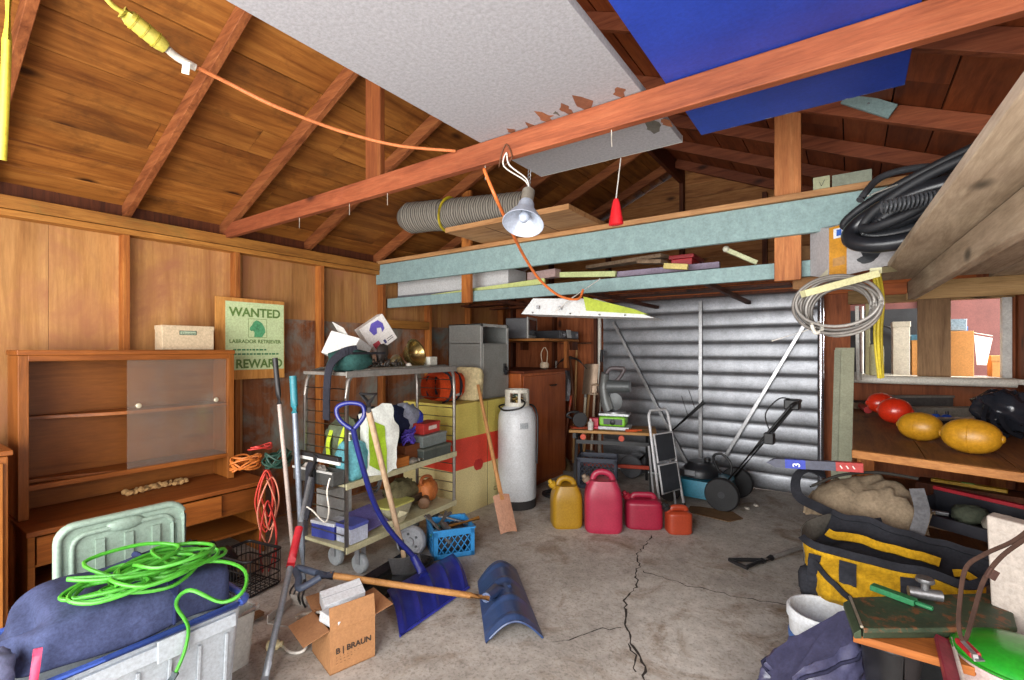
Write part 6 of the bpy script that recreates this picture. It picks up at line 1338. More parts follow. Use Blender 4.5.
# slate sheeting slumped at the bottom edge
a = PD(812, 690, 1.9); hz_ = .43
sbg = thing('laundry_bag', 'slate purple plastic sheeting bag slumped below the white pail', 'bag', V((a.x, a.y, 0)), .62)
def sf(s, u):
    th = 2 * PI * u; c_, s_ = math.cos(th), math.sin(th); top = hz_ * (.76 + .3 * c_ * abs(c_) ** .3)
    z = top * s; k = .185 * (1 - .3 * s ** 3)
    w2 = .04 * noise.noise(V((c_ * 2.5, s_ * 2.5, s * 4))) + .022 * noise.noise(V((c_ * 7, s_ * 7, s * 10)))
    return ((k + w2) * math.copysign(abs(c_) ** .6, c_) * 1.15, (k + w2) * math.copysign(abs(s_) ** .6, s_) * .6, z)
mb = MB().sheet(sf, 30, 52); mb.add([sf(1, k / 52) for k in range(52)], [tuple(range(52))]); mb.build('body', paint('#454560', .3, 0, .35, 9, .2), sbg, local=True, smooth=70)
MB().tube(catmull([V(sf(.86, .5 + k / 24)) * 1.02 for k in range(25)], 2), .007, 6).build('drawcord', fabric('#26263a'), sbg, local=True, smooth=60)
# red-maroon bar, blue tray and knife tool
o = thing('spirit_level', 'maroon flat bar slanting beside the lime green bowl', 'bar', PD(955, 660, 1.5)); MB().beam(PD(944, 640, 1.62), PD(958, 695, 1.38), .05, .02, (.2, -.6, .7)).build('body', paint('#7c2434', .45), o, bevel=.003); MB().beam(PD(951, 640, 1.61), PD(966, 695, 1.37), .006, .022, (.2, -.6, .7)).build('edge', paint('#c8bcb4', .4), o)
o = thing('utility_knife', 'red utility knife with steel trim lying by the bowl', 'knife', PD(975, 655, 1.5)); MB().beam(PD(960, 640, 1.5), PD(976, 656, 1.42), .03, .018, (0, -.5, .8)).build('handle', paint('#a02028', .4), o, bevel=.005); MB().beam(PD(963, 644, 1.48), PD(976, 658, 1.41), .012, .02, (0, -.5, .8)).build('trim', paint('#b8b8b8', .3, .7), o); MB().beam(PD(976, 656, 1.42), PD(981, 661, 1.4), .02, .004, (0, -.5, .8)).build('blade', STEEL, o)
# lime bowl on a pale bucket
c = PD(1020, 662, 1.5)
bk = thing('pale_bucket', 'blush white bucket at the lower corner under the lime green bowl', 'bucket', V((c.x, c.y, 0)))
MB().lathe([(.12, 0), (.12, .01), (.15, c.z - .02), (.158, c.z - .02), (.158, c.z), (.145, c.z), (.14, c.z - .02), (.11, .02), (0, .02)], (c.x, c.y, 0), n=32).build('body', paint('#c9b4b0', .4), bk, smooth=40)
MB().lathe([(.146, c.z - .12), (.149, c.z - .11), (.151, c.z - .08), (.149, c.z - .07)], (c.x, c.y, 0), n=32).build('hoop', paint('#bfa8a4', .4), bk, smooth=40)
bw = thing('plastic_bowl', 'lime green plastic bowl upside down on the blush white bucket', 'bowl', c + V((0, 0, .004)))
MB().lathe([(.158, 0), (.16, .003), (.156, .01), (.145, .022), (.12, .036), (.08, .047), (.04, .051), (0, .052)], c + V((0, 0, .004)), n=36).build('shell', paint('#218c20', .3, 0, .06, 6, coat=.2), bw, smooth=50)
MB().lathe([(.158, -.001), (.163, .001), (.163, .006), (.158, .008)], c + V((0, 0, .004)), n=36).build('rim', paint('#1f801e', .3), bw, smooth=50)
# white slab standing at the edge and leather straps
o = thing('foam_slab', 'thick white foam slab standing at the end of the green steel box', 'slab', V((PD(1016, 620, 1.66).x + .05, PD(1016, 620, 1.66).y, 0)))
q0, q1 = PD(999, 610, 1.75), PD(1060, 600, 1.6); dz = PD(996, 516, 1.78).z
MB().hexa([(q0.x, q0.y, 0), (q1.x, q1.y, 0), (q1.x + .03, q1.y + .07, 0), (q0.x + .03, q0.y + .07, 0)], [(q0.x - .03, q0.y + .03, dz), (q1.x - .03, q1.y + .03, dz), (q1.x, q1.y + .1, dz), (q0.x, q0.y + .1, dz)]).build('slab', paint('#b6aca2', .85, 0, .12, 26, .2), o, bevel=.008)
o = thing('leather_strap', 'brown leather strap looped over the end of the green steel box', 'strap', PD(972, 560, 1.5))
pts = [PD(1040, 520, 1.42), PD(1015, 540, 1.44), PD(985, 554, 1.47), PD(966, 568, 1.5), PD(960, 600, 1.5), PD(959, 628, 1.49), PD(965, 640, 1.48), PD(974, 612, 1.46), PD(984, 580, 1.45), PD(1002, 556, 1.44), PD(1030, 536, 1.42)]
MB().strap(catmull(pts, 7), .011, .005, (-.4, -.7, .4)).build('band', fabric('#3c2a22', .25, 40), o, smooth=50); MB().obox(PD(992, 574, 1.445), .03, .006, .03, (0, .5, .5)).build('keeper', fabric('#44302a'), o)
# ---------------------------------------------------------------- store room past the opening
sh = thing('wire_shelf', 'white wire shelf of cartons seen through the opening', 'shelf', (.75, 6.35, 0))
WW = paint('#dcdcd8', .4, .2); zs = 1.24
for x in (.1, 1.6):
    for y in (6.15, 6.6): MB().cyl((x, y, 0), (x, y, 1.95), .013, 10).build('post', WW, sh, smooth=50)
for z in (zs, .75, .25):
    mb = MB()
    for y in (6.15, 6.6): mb.tube([(.1, y, z), (1.6, y, z)], .006, 6).tube([(.1, y, z - .05), (1.6, y, z - .05)], .005, 6)
    for k in range(24): mb.tube([(.1 + 1.5 * k / 23, 6.15, z), (.1 + 1.5 * k / 23, 6.6, z)], .003, 5)
    zz = [(.1 + 1.5 * k / 20, 6.148, z - .05 * (k % 2)) for k in range(21)]; mb.tube(zz, .004, 5); mb.build('tier', WW, sh)
def shb(name, label, cat, u0, u1, y, v1, dep, mat, lid=None, z=zs + .008):
    a, b = PY(u0, 380, y), PY(u1, 380, y); zt_ = PY((u0 + u1) / 2, v1, y).z
    t = thing(name, label, cat, ((a.x + b.x) / 2, y + dep / 2, z)); MB().box(a.x, b.x, y, y + dep, z, zt_).build('body', mat, t, bevel=.004)
    if lid: MB().box(a.x - .006, b.x + .006, y - .006, y + dep, zt_ - .05, zt_ + .004).build('lid', lid, t, bevel=.004)
    return t
TAN = paint('#c48a4a', .75, 0, .1, 10); PAPR = paint('#d4cfc0', .7, 0, .08, 20)
shb('carton', 'pale ribbed carton on the wire shelf beside the thin jamb', 'box', 893, 910, 6.2, 322, .25, PAPR, paint('#c9c4b4', .7))
shb('carton', 'tan carton with a teal lid on the wire shelf behind the plank post', 'box', 912, 945, 6.24, 335, .3, TAN, paint('#3a6c84', .5))
t = shb('carton', 'big tan carton with an open white flap on the wire shelf', 'box', 950, 974, 6.2, 331, .3, TAN); p = PY(974, 333, 6.2)
MB().hexa([p, p + V((.13, .03, -.03)), p + V((.13, .045, -.03)), p + V((0, .015, 0))], [p + V((0, 0, .006)), p + V((.13, .03, -.024)), p + V((.13, .045, -.024)), p + V((0, .015, .006))]).build('flap', paint('#d8d2c4', .7), t)
MB().hexa([p + V((.02, 0, -.3)), p + V((.09, .02, -.3)), p + V((.09, .03, -.3)), p + V((.02, .01, -.3))], [p + V((.0, 0, -.02)), p + V((.13, .03, -.05)), p + V((.13, .04, -.05)), p + V((0, .01, -.02))]).build('side_flap', paint('#dcd8cc', .7), t)
z2 = PY(962, 331, 6.2).z
o = shb('biscuit_tin', 'white and blue patterned tin on top of the big tan carton', 'tin', 950, 967, 6.24, 319, .16, paint('#8ca4b4', .4, 0, .4, 60), None, z2 + .006); MB().box(PY(950, 380, 6.24).x, PY(972, 380, 6.24).x, 6.42, 6.5, z2 + .006, z2 + .05).build('tray', paint('#3c5a8c', .5), o)
shb('carton', 'small tan carton at the far end of the wire shelf by the white jamb', 'box', 992, 1006, 6.25, 356, .2, TAN, paint('#b88448', .75))
o = thing('dark_bag', 'black bag on the floor under the wire shelf', 'bag', (.6, 6.4, 0)); MB().box(-.3, .62, 6.75, 6.9, .0, 1.95).build('panel', paint('#26282c', .6), o); MB().tube(catmull([(.1, 6.74, 1.6), (.2, 6.7, 1.75), (.35, 6.7, 1.75), (.45, 6.74, 1.6)], 5), .012, 8).build('handle', BLK, o, smooth=60)
o['label'] = 'tall black panel standing behind the cartons in the store room'; o['category'] = 'panel'; o.name = 'display_board'
# ---------------------------------------------------------------- items at the window edge: white canister and yellow rope
p = PY(856, 380, 5.6); p.z = 1.262
o = thing('paper_roll', 'stubby cream paper roll standing at the corner of the window sill', 'roll', V((.2, YB - .2, 1.262)))
MB().lathe([(.02, 0), (.055, 0), (.055, .26), (.045, .29), (.02, .29)], (.2, YB - .2, 1.262), n=20).build('roll', paint('#cfca9c', .7), o, smooth=40); MB().cyl((.2, YB - .2, 1.262), (.2, YB - .2, 1.57), .018, 12).build('core', paint('#a08c60', .7), o, smooth=40)

o = thing('yellow_level', 'yellow level lying on boards in the shade below the workbench top', 'level', PD(968, 484, 3.1)); p = PD(968, 486, 3.1)
MB().obox(p, .36, .05, .035, (0, 0, -.25)).build('body', paint('#b8921c', .4), o, bevel=.004); MB().obox(p + V((0, 0, .019)), .06, .03, .004, (0, 0, -.25)).build('vial', paint('#9ac06a', .2), o)
o = thing('timber_stack', 'square dark timbers stacked under the workbench top, carrying the yellow level', 'timber', V((p.x, p.y, 0)))
for k in range(4): MB().obox((p.x, p.y, .08 + k * .155), .5, .2, .15, (0, 0, -.25 + .05 * (k % 2))).build('timber', W_DARK if k % 2 else W_GREY, o, bevel=.005)
# ================================================================== overhead
SLABG = paint('#97969a', .75, 0, .07, 60, .1); BLUE2 = paint('#1c3a9c', .5, 0, .15, 5, .05, worn='#2c4478', wornamt=.25)
def slab(name, label, x0, x1, y0, y1, z, mat, edge):
    t = thing(name, label, 'door slab', ((x0 + x1) / 2, (y0 + y1) / 2, z)); MB().box(x0, x1, y0, y1, z, z + .035).build('panel', mat, t, bevel=.003)
    rnd = random.Random(4); mb = MB(); vs = []
    pts = [(x0 + (x1 - x0) * k / 40, y1 - .012 - rnd.random() ** 2 * .03) for k in range(41)]
    MB().box(x0, x1, y1 + .0005, y1 + .006, z + .001, z + .034).build('edge_strip', edge, t)
    return t
gs = slab('door_slab', 'grey textured door slab lying across the bare tie beam', -1.48, -.67, -.3, 2.39, 2.513, SLABG, paint('#c8c8c2', .6))
# peeled patches where the slab crosses the beam
rnd = random.Random(2)
for u, v, s in ((546, 118, .05), (566, 110, .045), (584, 104, .06), (512, 131, .03), (530, 126, .03), (556, 113, .02), (620, 92, .04), (652, 128, .07), (666, 122, .05)):
    p = PZ(u, v, 2.5125); pts = [(s * (.5 + rnd.random()) * math.cos(k * PI / 5) * .55, s * (.4 + rnd.random()) * math.sin(k * PI / 5) * (1.2 if k in (2, 3, 7, 8) else .6)) for k in range(10)]
    MB().prism(pts, p - V((0, 0, .0005)), (1, 0, 0), (0, 1, 0), .001).build('peeled_patch', paint(('#8a5434', '#5a564e', '#7a4a30')[int(u) % 3], .85), gs)
slab('door_slab', 'royal blue door slab lying across the bare tie beam', -.575, .17, -.3, 2.36, 2.513, BLUE2, paint('#24428c', .6, worn='#a8a294', wornamt=.4))
# rolled rug and plank on the aqua beam
zp = 2.448
pk = thing('loft_board', 'rough timber board laid over the aqua beam, poking out below the rolled rug', 'board', (-2.1, 3.2, zp)); MB().box(-2.68, -1.55, 2.86, 3.8, zp, zp + .04).build('board', W_PALE, pk, bevel=.004)
for x in (-2.3, -1.9): MB().box(x - .004, x + .004, 2.9, 3.7, zp - .001, zp + .001).build('board_joint', W_DARK, pk)
rp0, rp1 = PY(400, 207, 3.05), PY(527, 201, 3.2); rp0.z = 2.72; rp1.z = 2.64
d = rp1 - rp0
rr_ = thing('rolled_rug', 'grey ribbed rug rolled up with a yellow tie, above the loft board', 'rug', rp0.lerp(rp1, .5) - V((0, 0, .15)))
def rugf(a, b):
    th = 2 * PI * b; x, y, dd_ = frame_of(d); k = .14 * min(1, (a / .1) ** .4 if a > 0 else .2) * (1 - .12 * a); k *= 1 + .016 * math.sin(a * 190 + 3 * noise.noise(V((a * 5, 0, 0)))) + .04 * noise.noise(V((a * 6, math.cos(th), math.sin(th))))
    if abs(a - .42) < .03: k *= .93
    return rp0 + d * a + x * math.cos(th) * k + y * math.sin(th) * k
m, nt, b = newmat('ribbed_rug'); tc = N(nt, 'ShaderNodeTexCoord'); wv = N(nt, 'ShaderNodeTexWave'); wv.inputs['Scale'].default_value = 14; wv.inputs['Distortion'].default_value = 3; nt.links.new(tc.outputs['Object'], wv.inputs[0])
r = ramp(nt, [(.2, '#55504a'), (.7, '#8e887c')]); nt.links.new(wv.outputs[0], r.inputs[0]); nt.links.new(r.outputs[0], b.inputs['Base Color']); b.inputs['Roughness'].default_value = .9
MB().sheet(rugf, 120, 26).build('roll', m, rr_, smooth=60)
x, y, dd_ = frame_of(d); cy = rp0 + d * .42
MB().tube([cy + (x * math.cos(t) + y * math.sin(t)) * .138 + d * .02 * math.sin(t) for t in [2 * PI * k / 24 for k in range(24)]], .014, 8, True, flat=.5).build('tie', paint('#c8b428', .5), rr_, smooth=60)
# clamp lamp
lc = PD(525, 212, 2.22)
lp = thing('clamp_lamp', 'unlit work lamp with a white inner shade hanging from the tie beam hook', 'lamp', lc)
ax = (PD(529, 226, 2.17) - PD(524, 203, 2.25)).normalized()
ax = V((.12, -.42, -.9)).normalized()
MB().lathe([(.03, -.06), (.036, -.05), (.04, -.02), (.06, .01), (.085, .05), (.096, .07), (.0935, .071), (.082, .051), (.057, .012), (.03, -.01), (0, -.012)], lc, ax, 32).build('shade', paint('#a8b0be', .3, .1, .05), lp, smooth=45)
MB().lathe([(0, -.012), (.018, .0), (.026, .03), (.018, .05), (0, .056)], lc, ax, 20).build('bulb', paint('#a9b2c2', .25), lp, smooth=60)
MB().lathe([(.026, -.13), (.03, -.125), (.03, -.05), (.034, -.045)], lc, ax, 18).lathe([(0, -.132), (.026, -.13)], lc, ax, 18).build('socket', paint('#8a8478', .5), lp, smooth=40)
hk = PY(506, 160, 1.81); hk = V((hk.x, 1.815, 2.42)); top = lc - ax * .13
MB().tube(catmull([top, top + V((.0, -.02, .05)), hk + V((.015, 0, -.06)), hk, hk + V((-.015, 0, -.06)), top + V((-.02, 0, .05)), top], 6), .0035, 6).build('cord', paint('#d8d4cc', .5), lp, smooth=60)
for k in range(5): MB().tube([top + V((.008 * math.cos(t), .002 * k, .02 + .018 * k + .01 * math.sin(t))) for t in [2 * PI * j / 8 for j in range(8)]], .0025, 5, True).build('chain_link', STEEL, lp)
MB().tube(catmull([hk + V((-.045, -.0, -.06)), hk + V((-.03, 0, 0)), hk + V((0, .0, .04)), hk + V((.03, 0, -.03)), hk + V((-.02, 0, -.06))], 6), .003, 6).build('wire_hook', RUST, lp, smooth=60)
# red bottle on a string
top = PD(613, 133, 2.4); b0 = PD(616, 199, 2.45)
rb = thing('hanging_tag', 'red plastic tag hanging on a white string from the slabs', 'tag', b0)
MB().tube([V((b0.x, 2.37, 2.5)), b0], .003, 6).build('string', paint('#d0ccc4', .6), rb)
MB().lathe([(.012, .0), (.02, -.02), (.035, -.1), (.04, -.13), (.03, -.135), (0, -.136)], b0, (0, 0, 1), 16, sx=1, sy=.6).build('body', paint('#c01a22', .35), rb, smooth=50)
# yellow plug, orange cords
YP = paint('#b3a748', .45)
yc = thing('extension_cord', 'yellow three way plug on an orange cord strung up to the tie beam', 'cord', PD(145, 30, 1.6))
a, b = PD(122, 12, 1.55), PD(166, 48, 1.66); d = (b - a).normalized()
MB().tube([a, a + d * .02, a.lerp(b, .5), b - d * .02, b], [.022, .026, .027, .026, .02], 12).build('socket_body', YP, yc, smooth=50)
for k in (.25, .5, .75): MB().tube([a.lerp(b, k - .015), a.lerp(b, k + .015)], .0295, 12).build('socket_band', paint('#b8aa34', .4), yc, smooth=50)
MB().tube(catmull([PD(96, -16, 1.48), PD(110, 3, 1.52), a], 5), .008, 8).build('yellow_lead', YP, yc, smooth=60)
MB().tube(catmull([b, PD(178, 58, 1.7), PD(196, 68, 1.74)], 5), .013, 8).build('white_plug', paint('#c9c4b8', .5), yc, smooth=60)
MB().obox(PD(186, 68, 1.7), .03, .002, .04, (.2, .3, .5)).build('paper_tag', paint('#d8d0bc', .7), yc)
MB().tube(catmull([PD(194, 66, 1.74), PD(230, 84, 1.85), PD(270, 104, 1.95), PD(312, 121, 2.07), PD(350, 134, 2.18), PD(400, 146, 2.3), PY(455, 151, 1.812)], 7), .0075, 8).build('orange_lead', paint('#d07a48', .45), yc, smooth=60)
oc = tag(MB().tube(catmull([PY(484, 169, 1.812), PY(487, 177, 1.812), PD(496, 198, 2.3), PD(510, 228, 2.5), PD(524, 256, 2.8), PD(540, 280, 3.0), PD(560, 296, 3.1), PD(578, 299, 3.15), PD(583, 290, 3.2)], 8), .0085, 8).build('extension_cord', paint('#cc6a30', .45), smooth=60), 'orange cord dropping past the lamp to the white reflector', 'cord')
tag(MB().tube([PD(9, -14, 1.4), PD(7, 40, 1.4), PD(5, 100, 1.42), PD(2, 160, 1.44)], .011, 8).build('hanging_lead', paint('#cdbb3c', .45), smooth=60), 'yellow cord hanging straight down by the first rafter', 'cord')
# reflector light hung under the lower aqua beam
rf = thing('strip_light', 'white sheet metal strip light reflector with a lime side hung below the aqua beams', 'light', PD(588, 310, 3.2))
q = [PD(521, 312, 3.35), PD(534, 300, 3.4), PD(583, 298, 3.2), PD(632, 317, 2.95)]
p0, p1 = PD(521, 314, 3.4), PD(655, 318, 2.95); ea = (p1 - p0).normalized(); eb = V((ea.y, -ea.x, 0)).normalized()
eb = -eb if eb.y < 0 else eb
L3 = (p1 - p0).length
MB().hexa([p0, p1, p1 + eb * .3 + V((0, 0, .0)), p0 + eb * .3], [p0 + ea * .08 + eb * .03 + V((0, 0, .115)), p1 - ea * .4 + eb * .06 + V((0, 0, .12)), p1 - ea * .4 + eb * .24 + V((0, 0, .12)), p0 + ea * .08 + eb * .24 + V((0, 0, .115))]).build('reflector', paint('#cfd2d2', .4, .1, .06), rf, bevel=.003)
k0 = p0 + ea * L3 * .5 - eb * .004
MB().hexa([k0 + ea * .02 + V((0, 0, .035)), p1 - ea * .04 - eb * .004 + V((0, 0, .02)), p1 - ea * .04 + eb * .05 + V((0, 0, .02)), k0 + ea * .02 + eb * .06 + V((0, 0, .035))], [k0 + V((0, 0, .128)), p1 - ea * .14 + eb * .03 + V((0, 0, .055)), p1 - ea * .14 + eb * .1 + V((0, 0, .055)), k0 + eb * .09 + V((0, 0, .128))]).build('lime_side', paint('#9aa838', .5), rf, bevel=.002)
for k in (.14, .32): MB().obox(p0 + ea * L3 * k + eb * .004 + V((0, 0, .05)), .02, .01, .025, (0, 0, math.atan2(ea.y, ea.x))).build('bracket', STEEL, rf)
for k in (.1, .4, .62, .8): MB().blob(p0 + ea * L3 * k - eb * .002 + V((0, 0, .012)), .006, .006, .006, None, 8, 6).build('screw', STEEL, rf)
MB().tube([PD(600, 279, 3.4), PD(572, 298, 3.25), PD(556, 311, 3.2)], .004, 6).build('white_cord', paint('#d8d6d0', .5), rf)
# storage on the lower aqua beam
def loft(name, label, cat, p0, p1, w_, h_, mat, nm='board', extra=None):
    t = thing(name, label, cat, p0.lerp(p1, .5) - V((0, 0, h_ / 2))); MB().beam(p0, p1, w_, h_).build(nm, mat, t, bevel=.003); return t
ac = thing('window_cooler', 'long white vented appliance resting on the lower aqua beam', 'appliance', (-3.2, 3.75, 2.03))
x0, x1 = PY(392, 290, 3.56).x, PY(503, 285, 3.56).x
MB().box(x0, x1, 3.64, 3.95, 2.1, 2.27).build('case', paint('#c4c4c4', .45, 0, .06), ac, bevel=.008); MB().box(x0 + .02, x1 - .02, 3.62, 3.95, 2.06, 2.1).build('base', paint('#75757a', .5), ac, bevel=.004)
mb = MB()
for i in range(9):
    for j in range(2): mb.cyl((x0 + .55 + i * .035, 3.621, 2.045 + j * .022), (x0 + .55 + i * .035, 3.616, 2.045 + j * .022), .007, 8)
mb.build('vent', paint('#c8c8cc', .5), ac)
loft('paint_stick', 'lime painted board slanting over the lower aqua beam at its wall half', 'board', PY(432, 297, 3.5), PY(545, 281, 3.56), .02, .05, paint('#b8c078', .6, 0, .1, 14, worn='#b08a68', wornamt=.25))
loft('lime_board', 'straight lime painted board lying along the lower aqua beam mid way', 'board', PY(556, 275, 3.62), PY(616, 274, 3.6), .03, .045, paint('#b6bf84', .6, 0, .1, 14))
loft('grey_board', 'lilac grey board end lying past the straight lime board', 'board', PY(616, 275, 3.65), PY(720, 265, 3.7), .05, .045, paint('#85788a', .7, 0, .15, 14))
loft('round_post', 'weathered log end resting beside the orange cord on the lower aqua beam', 'post', PY(530, 277, 3.62), PY(558, 273, 3.58), .08, .07, paint('#98807c', .7, 0, .2, 20), 'log')
o = loft('lime_stick', 'short lime stick tilted on the beam beyond the red box', 'stick', PY(727, 250, 3.58), PY(757, 263, 3.62), .03, .03, paint('#bfc39a', .6)); MB().blob(PY(726, 249, 3.57), .022, .022, .022).build('end_knob', paint('#c8c8b4', .5), o, smooth=60)
loft('yellow_stick', 'short yellow stick lying on the lower aqua beam in front of the red box', 'stick', PY(664, 266, 3.52), PY(688, 267, 3.52), .03, .04, paint('#c2b068', .6))
o = thing('red_box', 'red metal box on the loft behind the short yellow stick', 'box', PY(682, 268, 3.75)); MB().box(PY(671, 268, 3.75).x, PY(692, 268, 3.75).x, 3.75, 4.05, 2.056, 2.2).build('body', paint('#a81420', .4), o, bevel=.006); MB().box(PY(669, 268, 3.75).x, PY(694, 268, 3.75).x, 3.74, 4.06, 2.2, 2.23).build('lid', paint('#8c1018', .4), o, bevel=.004)
# loft planks that carry the storage
for k, (x0, x1, y0, y1, lab) in enumerate(((-3.95, -2.2, 4.5, 4.68, 'dark plank laid across the loft, hard against the hutch side wall'), (-2.15, -.4, 4.5, 4.7, 'dark plank laid across the loft in front of the steel door top'), (-3.9, -.3, 5.0, 5.12, 'long dark plank over the steel door, deepest of the loft planks'), (-3.95, -.3, 3.62, 4.1, 'broad dark plank carrying the red box and vented appliance'))):
    o = thing('loft_plank', lab, 'plank', ((x0 + x1) / 2, (y0 + y1) / 2, 2.031)); MB().box(x0, x1, y0, y1, 2.031, 2.055).build('plank', W_DARK, o, bevel=.003)
for k, (x0, dz) in enumerate(((-3.0, 0), (-1.9, 0), (-.9, 0))):
    o = struct(MB().box(x0 - .02, x0 + .02, 3.515, YB - .09, 1.995, 2.03).build('loft_joist', W_DARK)); tag(o, 'dark loft joist running from the lower aqua beam to the door header', 'joist', 'loft joists')
o = thing('stacked_planks', 'grey plank ends jutting over the lower aqua beam by the log', 'planks', PY(650, 262, 3.9)); MB().beam(PY(590, 268, 4.0), PY(665, 256, 3.8), .12, .03).build('plank', W_GREY, o); MB().beam(PY(640, 262, 3.8), PY(664, 262, 3.75), .1, .03).build('plank', W_GREY, o)
o.name = 'offcut_boards'; o['label'] = 'crossed grey offcut boards on the loft over the middle of the steel door'; o['category'] = 'boards'
# aqua scrap on a rafter, offcuts on the aqua beam
p = PY(872, 104, 3.33); o = thing('aqua_scrap', 'pale aqua board scrap nailed to the rafter beyond the blue slab', 'board', p)
a, b = PY(845, 97, 3.325), PY(893, 112, 3.325); MB().beam(a, b, .02, .075, (0, 0, 1)).build('board', AQUA, o, bevel=.002); MB().blob(a.lerp(b, .5) + V((0, -.011, 0)), .006, .004, .006).build('nail', STEEL, o)
p0, p1 = PY(813, 172, 3.4), PY(872, 170, 3.4)
for u0, u1, lab, mt in ((813, 830, 'square green-grey offcut with a pencil tick standing on the aqua beam', paint('#9a9c7c', .7, 0, .12, 12)), (832, 872, 'long grey-green offcut standing on the aqua beam next to the ticked one', paint('#7a8070', .7, 0, .15, 12))):
    a, b = PY(u0, 180, 3.36), PY(u1, 180, 3.36); t = thing('offcut', lab, 'offcut', (a.lerp(b, .5).x, 3.38, 2.447)); MB().box(a.x, b.x, 3.36, 3.41, 2.447, 2.447 + (.075 if u0 == 813 else .07)).build('block', mt, t, bevel=.002)
    if u0 == 813:
        c = V((a.lerp(b, .5).x, 3.359, 2.48)); MB().beam(c + V((-.01, 0, .01)), c + V((0, 0, -.015)), .002, .004, (0, 1, 0)).beam(c + V((0, 0, -.015)), c + V((.016, 0, .02)), .002, .004, (0, 1, 0)).build('pencil_tick', BLK, t)
# ---------------------------------------------------------------- overhead shelf on the window side
W_SHF = wood('#b3a592', '#8c7d6a', 'Y', '#c4b6a4', knots=True, grain=.8); LEDGE = paint('#c4c29a', .6, 0, .08, 10)
hs = thing('overhead_shelf', 'weathered grey plank shelf hung above the workbench', 'shelf', (.65, 2.6, 1.95))
MB().hexa([(.255, .9, 1.95), (.7, .9, 1.95), (.7, 3.93, 1.95), (.148, 3.93, 1.95)], [(.255, .9, 1.985), (.7, .9, 1.985), (.7, 3.93, 1.985), (.148, 3.93, 1.985)]).build('plank', W_SHF, hs, bevel=.004)
MB().box(.705, 1.14, .9, 4.16, 1.95, 1.985).build('plank', W_SHF, hs, bevel=.004)
MB().beam((.43, 1.2, 1.888), (.327, 4.06, 1.888), .042, .118).build('joist', W_SHF, hs, bevel=.004)
MB().box(.93, .97, 1.2, 4.06, 1.83, 1.947).build('joist', W_SHF, hs, bevel=.004)
MB().box(.3, 1.149, 4.07, 4.11, 1.83, 1.948).build('bearer', wood('#a08458', '#7c6238', 'X', '#b09468'), hs, bevel=.004)
MB().box(.149, .34, 4.07, 4.11, 1.87, 1.948).build('bearer', wood('#b0602c', '#8a4420', 'X', '#c07438'), hs, bevel=.004)
# hoses on the shelf end
hz = thing('hose_coil', 'black corrugated hoses coiled at the end of the aqua beam', 'hose', PD(905, 210, 2.5))
for k, (u, v, d_, rx, ry, r) in enumerate(((921, 214, 2.27, .3, .112, .04), (927, 207, 2.31, .28, .09, .034), (923, 199, 2.38, .27, .08, .033), (925, 203, 2.28, .2, .04, .028), (915, 187, 2.42, .34, .06, .022), (922, 193, 2.26, .26, .07, .024))):
    c = PD(u, v, d_); ex = V((.86, -.34, .15 + .05 * k)).normalized(); ey = V((.0, .22, 1)).normalized()
    n_ = 110; pts = [c + ex * rx * math.cos(t) + ey * ry * math.sin(t) + V((0, .012, 0)) * math.sin(3 * t + k) for t in [2 * PI * j / n_ for j in range(n_)]]
    rad = [r * (1 + (.12 if (j % 2) else 0) * (k in (1, 3))) for j in range(n_)]
    MB().tube(pts, rad, 12, True).build('hose', paint('#1d1f24', .3 + .06 * k, 0, .25, 14), hz, smooth=50)
mb = MB()
for k in range(16):
    c = PD(884 + k * 4.4, 207 - .9 * k, 2.18); mb.tube([c + V((.01 * math.sin(t), .012, 0)) + V((0, 0, .028)) * math.cos(t) + V((0, -.03, 0)) * abs(math.sin(t)) for t in [2 * PI * j / 10 for j in range(10)]], .006, 6, True)
mb.build('ribbed_sleeve', paint('#4a4c50', .35), hz, smooth=50)
MB().tube(catmull([PD(858, 196, 2.75), PD(872, 202, 2.7), PD(890, 206, 2.6)], 6), .022, 12).build('nozzle', BLK, hz, smooth=50)
MB().tube(catmull([PD(860, 200, 2.5), PD(880, 178, 2.55), PD(915, 168, 2.5), PD(955, 166, 2.45)], 6), .018, 10).build('thin_hose', paint('#3a3c40', .3), hz, smooth=60)
MB().tube(catmull([PD(868, 196, 2.46), PD(905, 182, 2.48), PD(950, 170, 2.5)], 6), .004, 6).build('wire', paint('#b8b4ac', .4), hz)
# boxed saw and its ledge
yl = thing('cream_batten', 'cream painted batten under the boxed saw', 'batten', PD(835, 284, 2.7)); p0, p1 = PD(803, 294, 2.44), PD(876, 274, 2.4)
MB().beam(p0, p1, .06, .035).build('batten', paint('#cfcc9c', .6, 0, .08), yl, bevel=.003); MB().beam(p1 + V((0, .03, .02)), PD(905, 268, 3.1), .05, .03).build('arm', LEDGE, yl)
a, b = PD(811, 279, 2.9), PD(829, 284, 2.72); c = PD(905, 262, 2.62); hgt = V((0, 0, .31))
bs = thing('boxed_saw', 'carton with orange stripe and a saw pictured, perched beneath the black hoses', 'box', (a + c) / 2)
b = PD(829, 279, 2.74); up = V((0, 0, PD(829, 228, 2.74).z - b.z)); a2 = PD(810, 276, 2.95); back = a2 - b
MB().hexa([b, b + (c - b), c + back, a2], [b + up, c + up, c + back + up, a2 + up]).build('body', paint('#b4b2b4', .5, 0, .05), bs, bevel=.003)
ef = (c - b); nf = ef.cross(V((0, 0, 1))).normalized(); nf = nf if nf.dot(EYE - b) > 0 else -nf
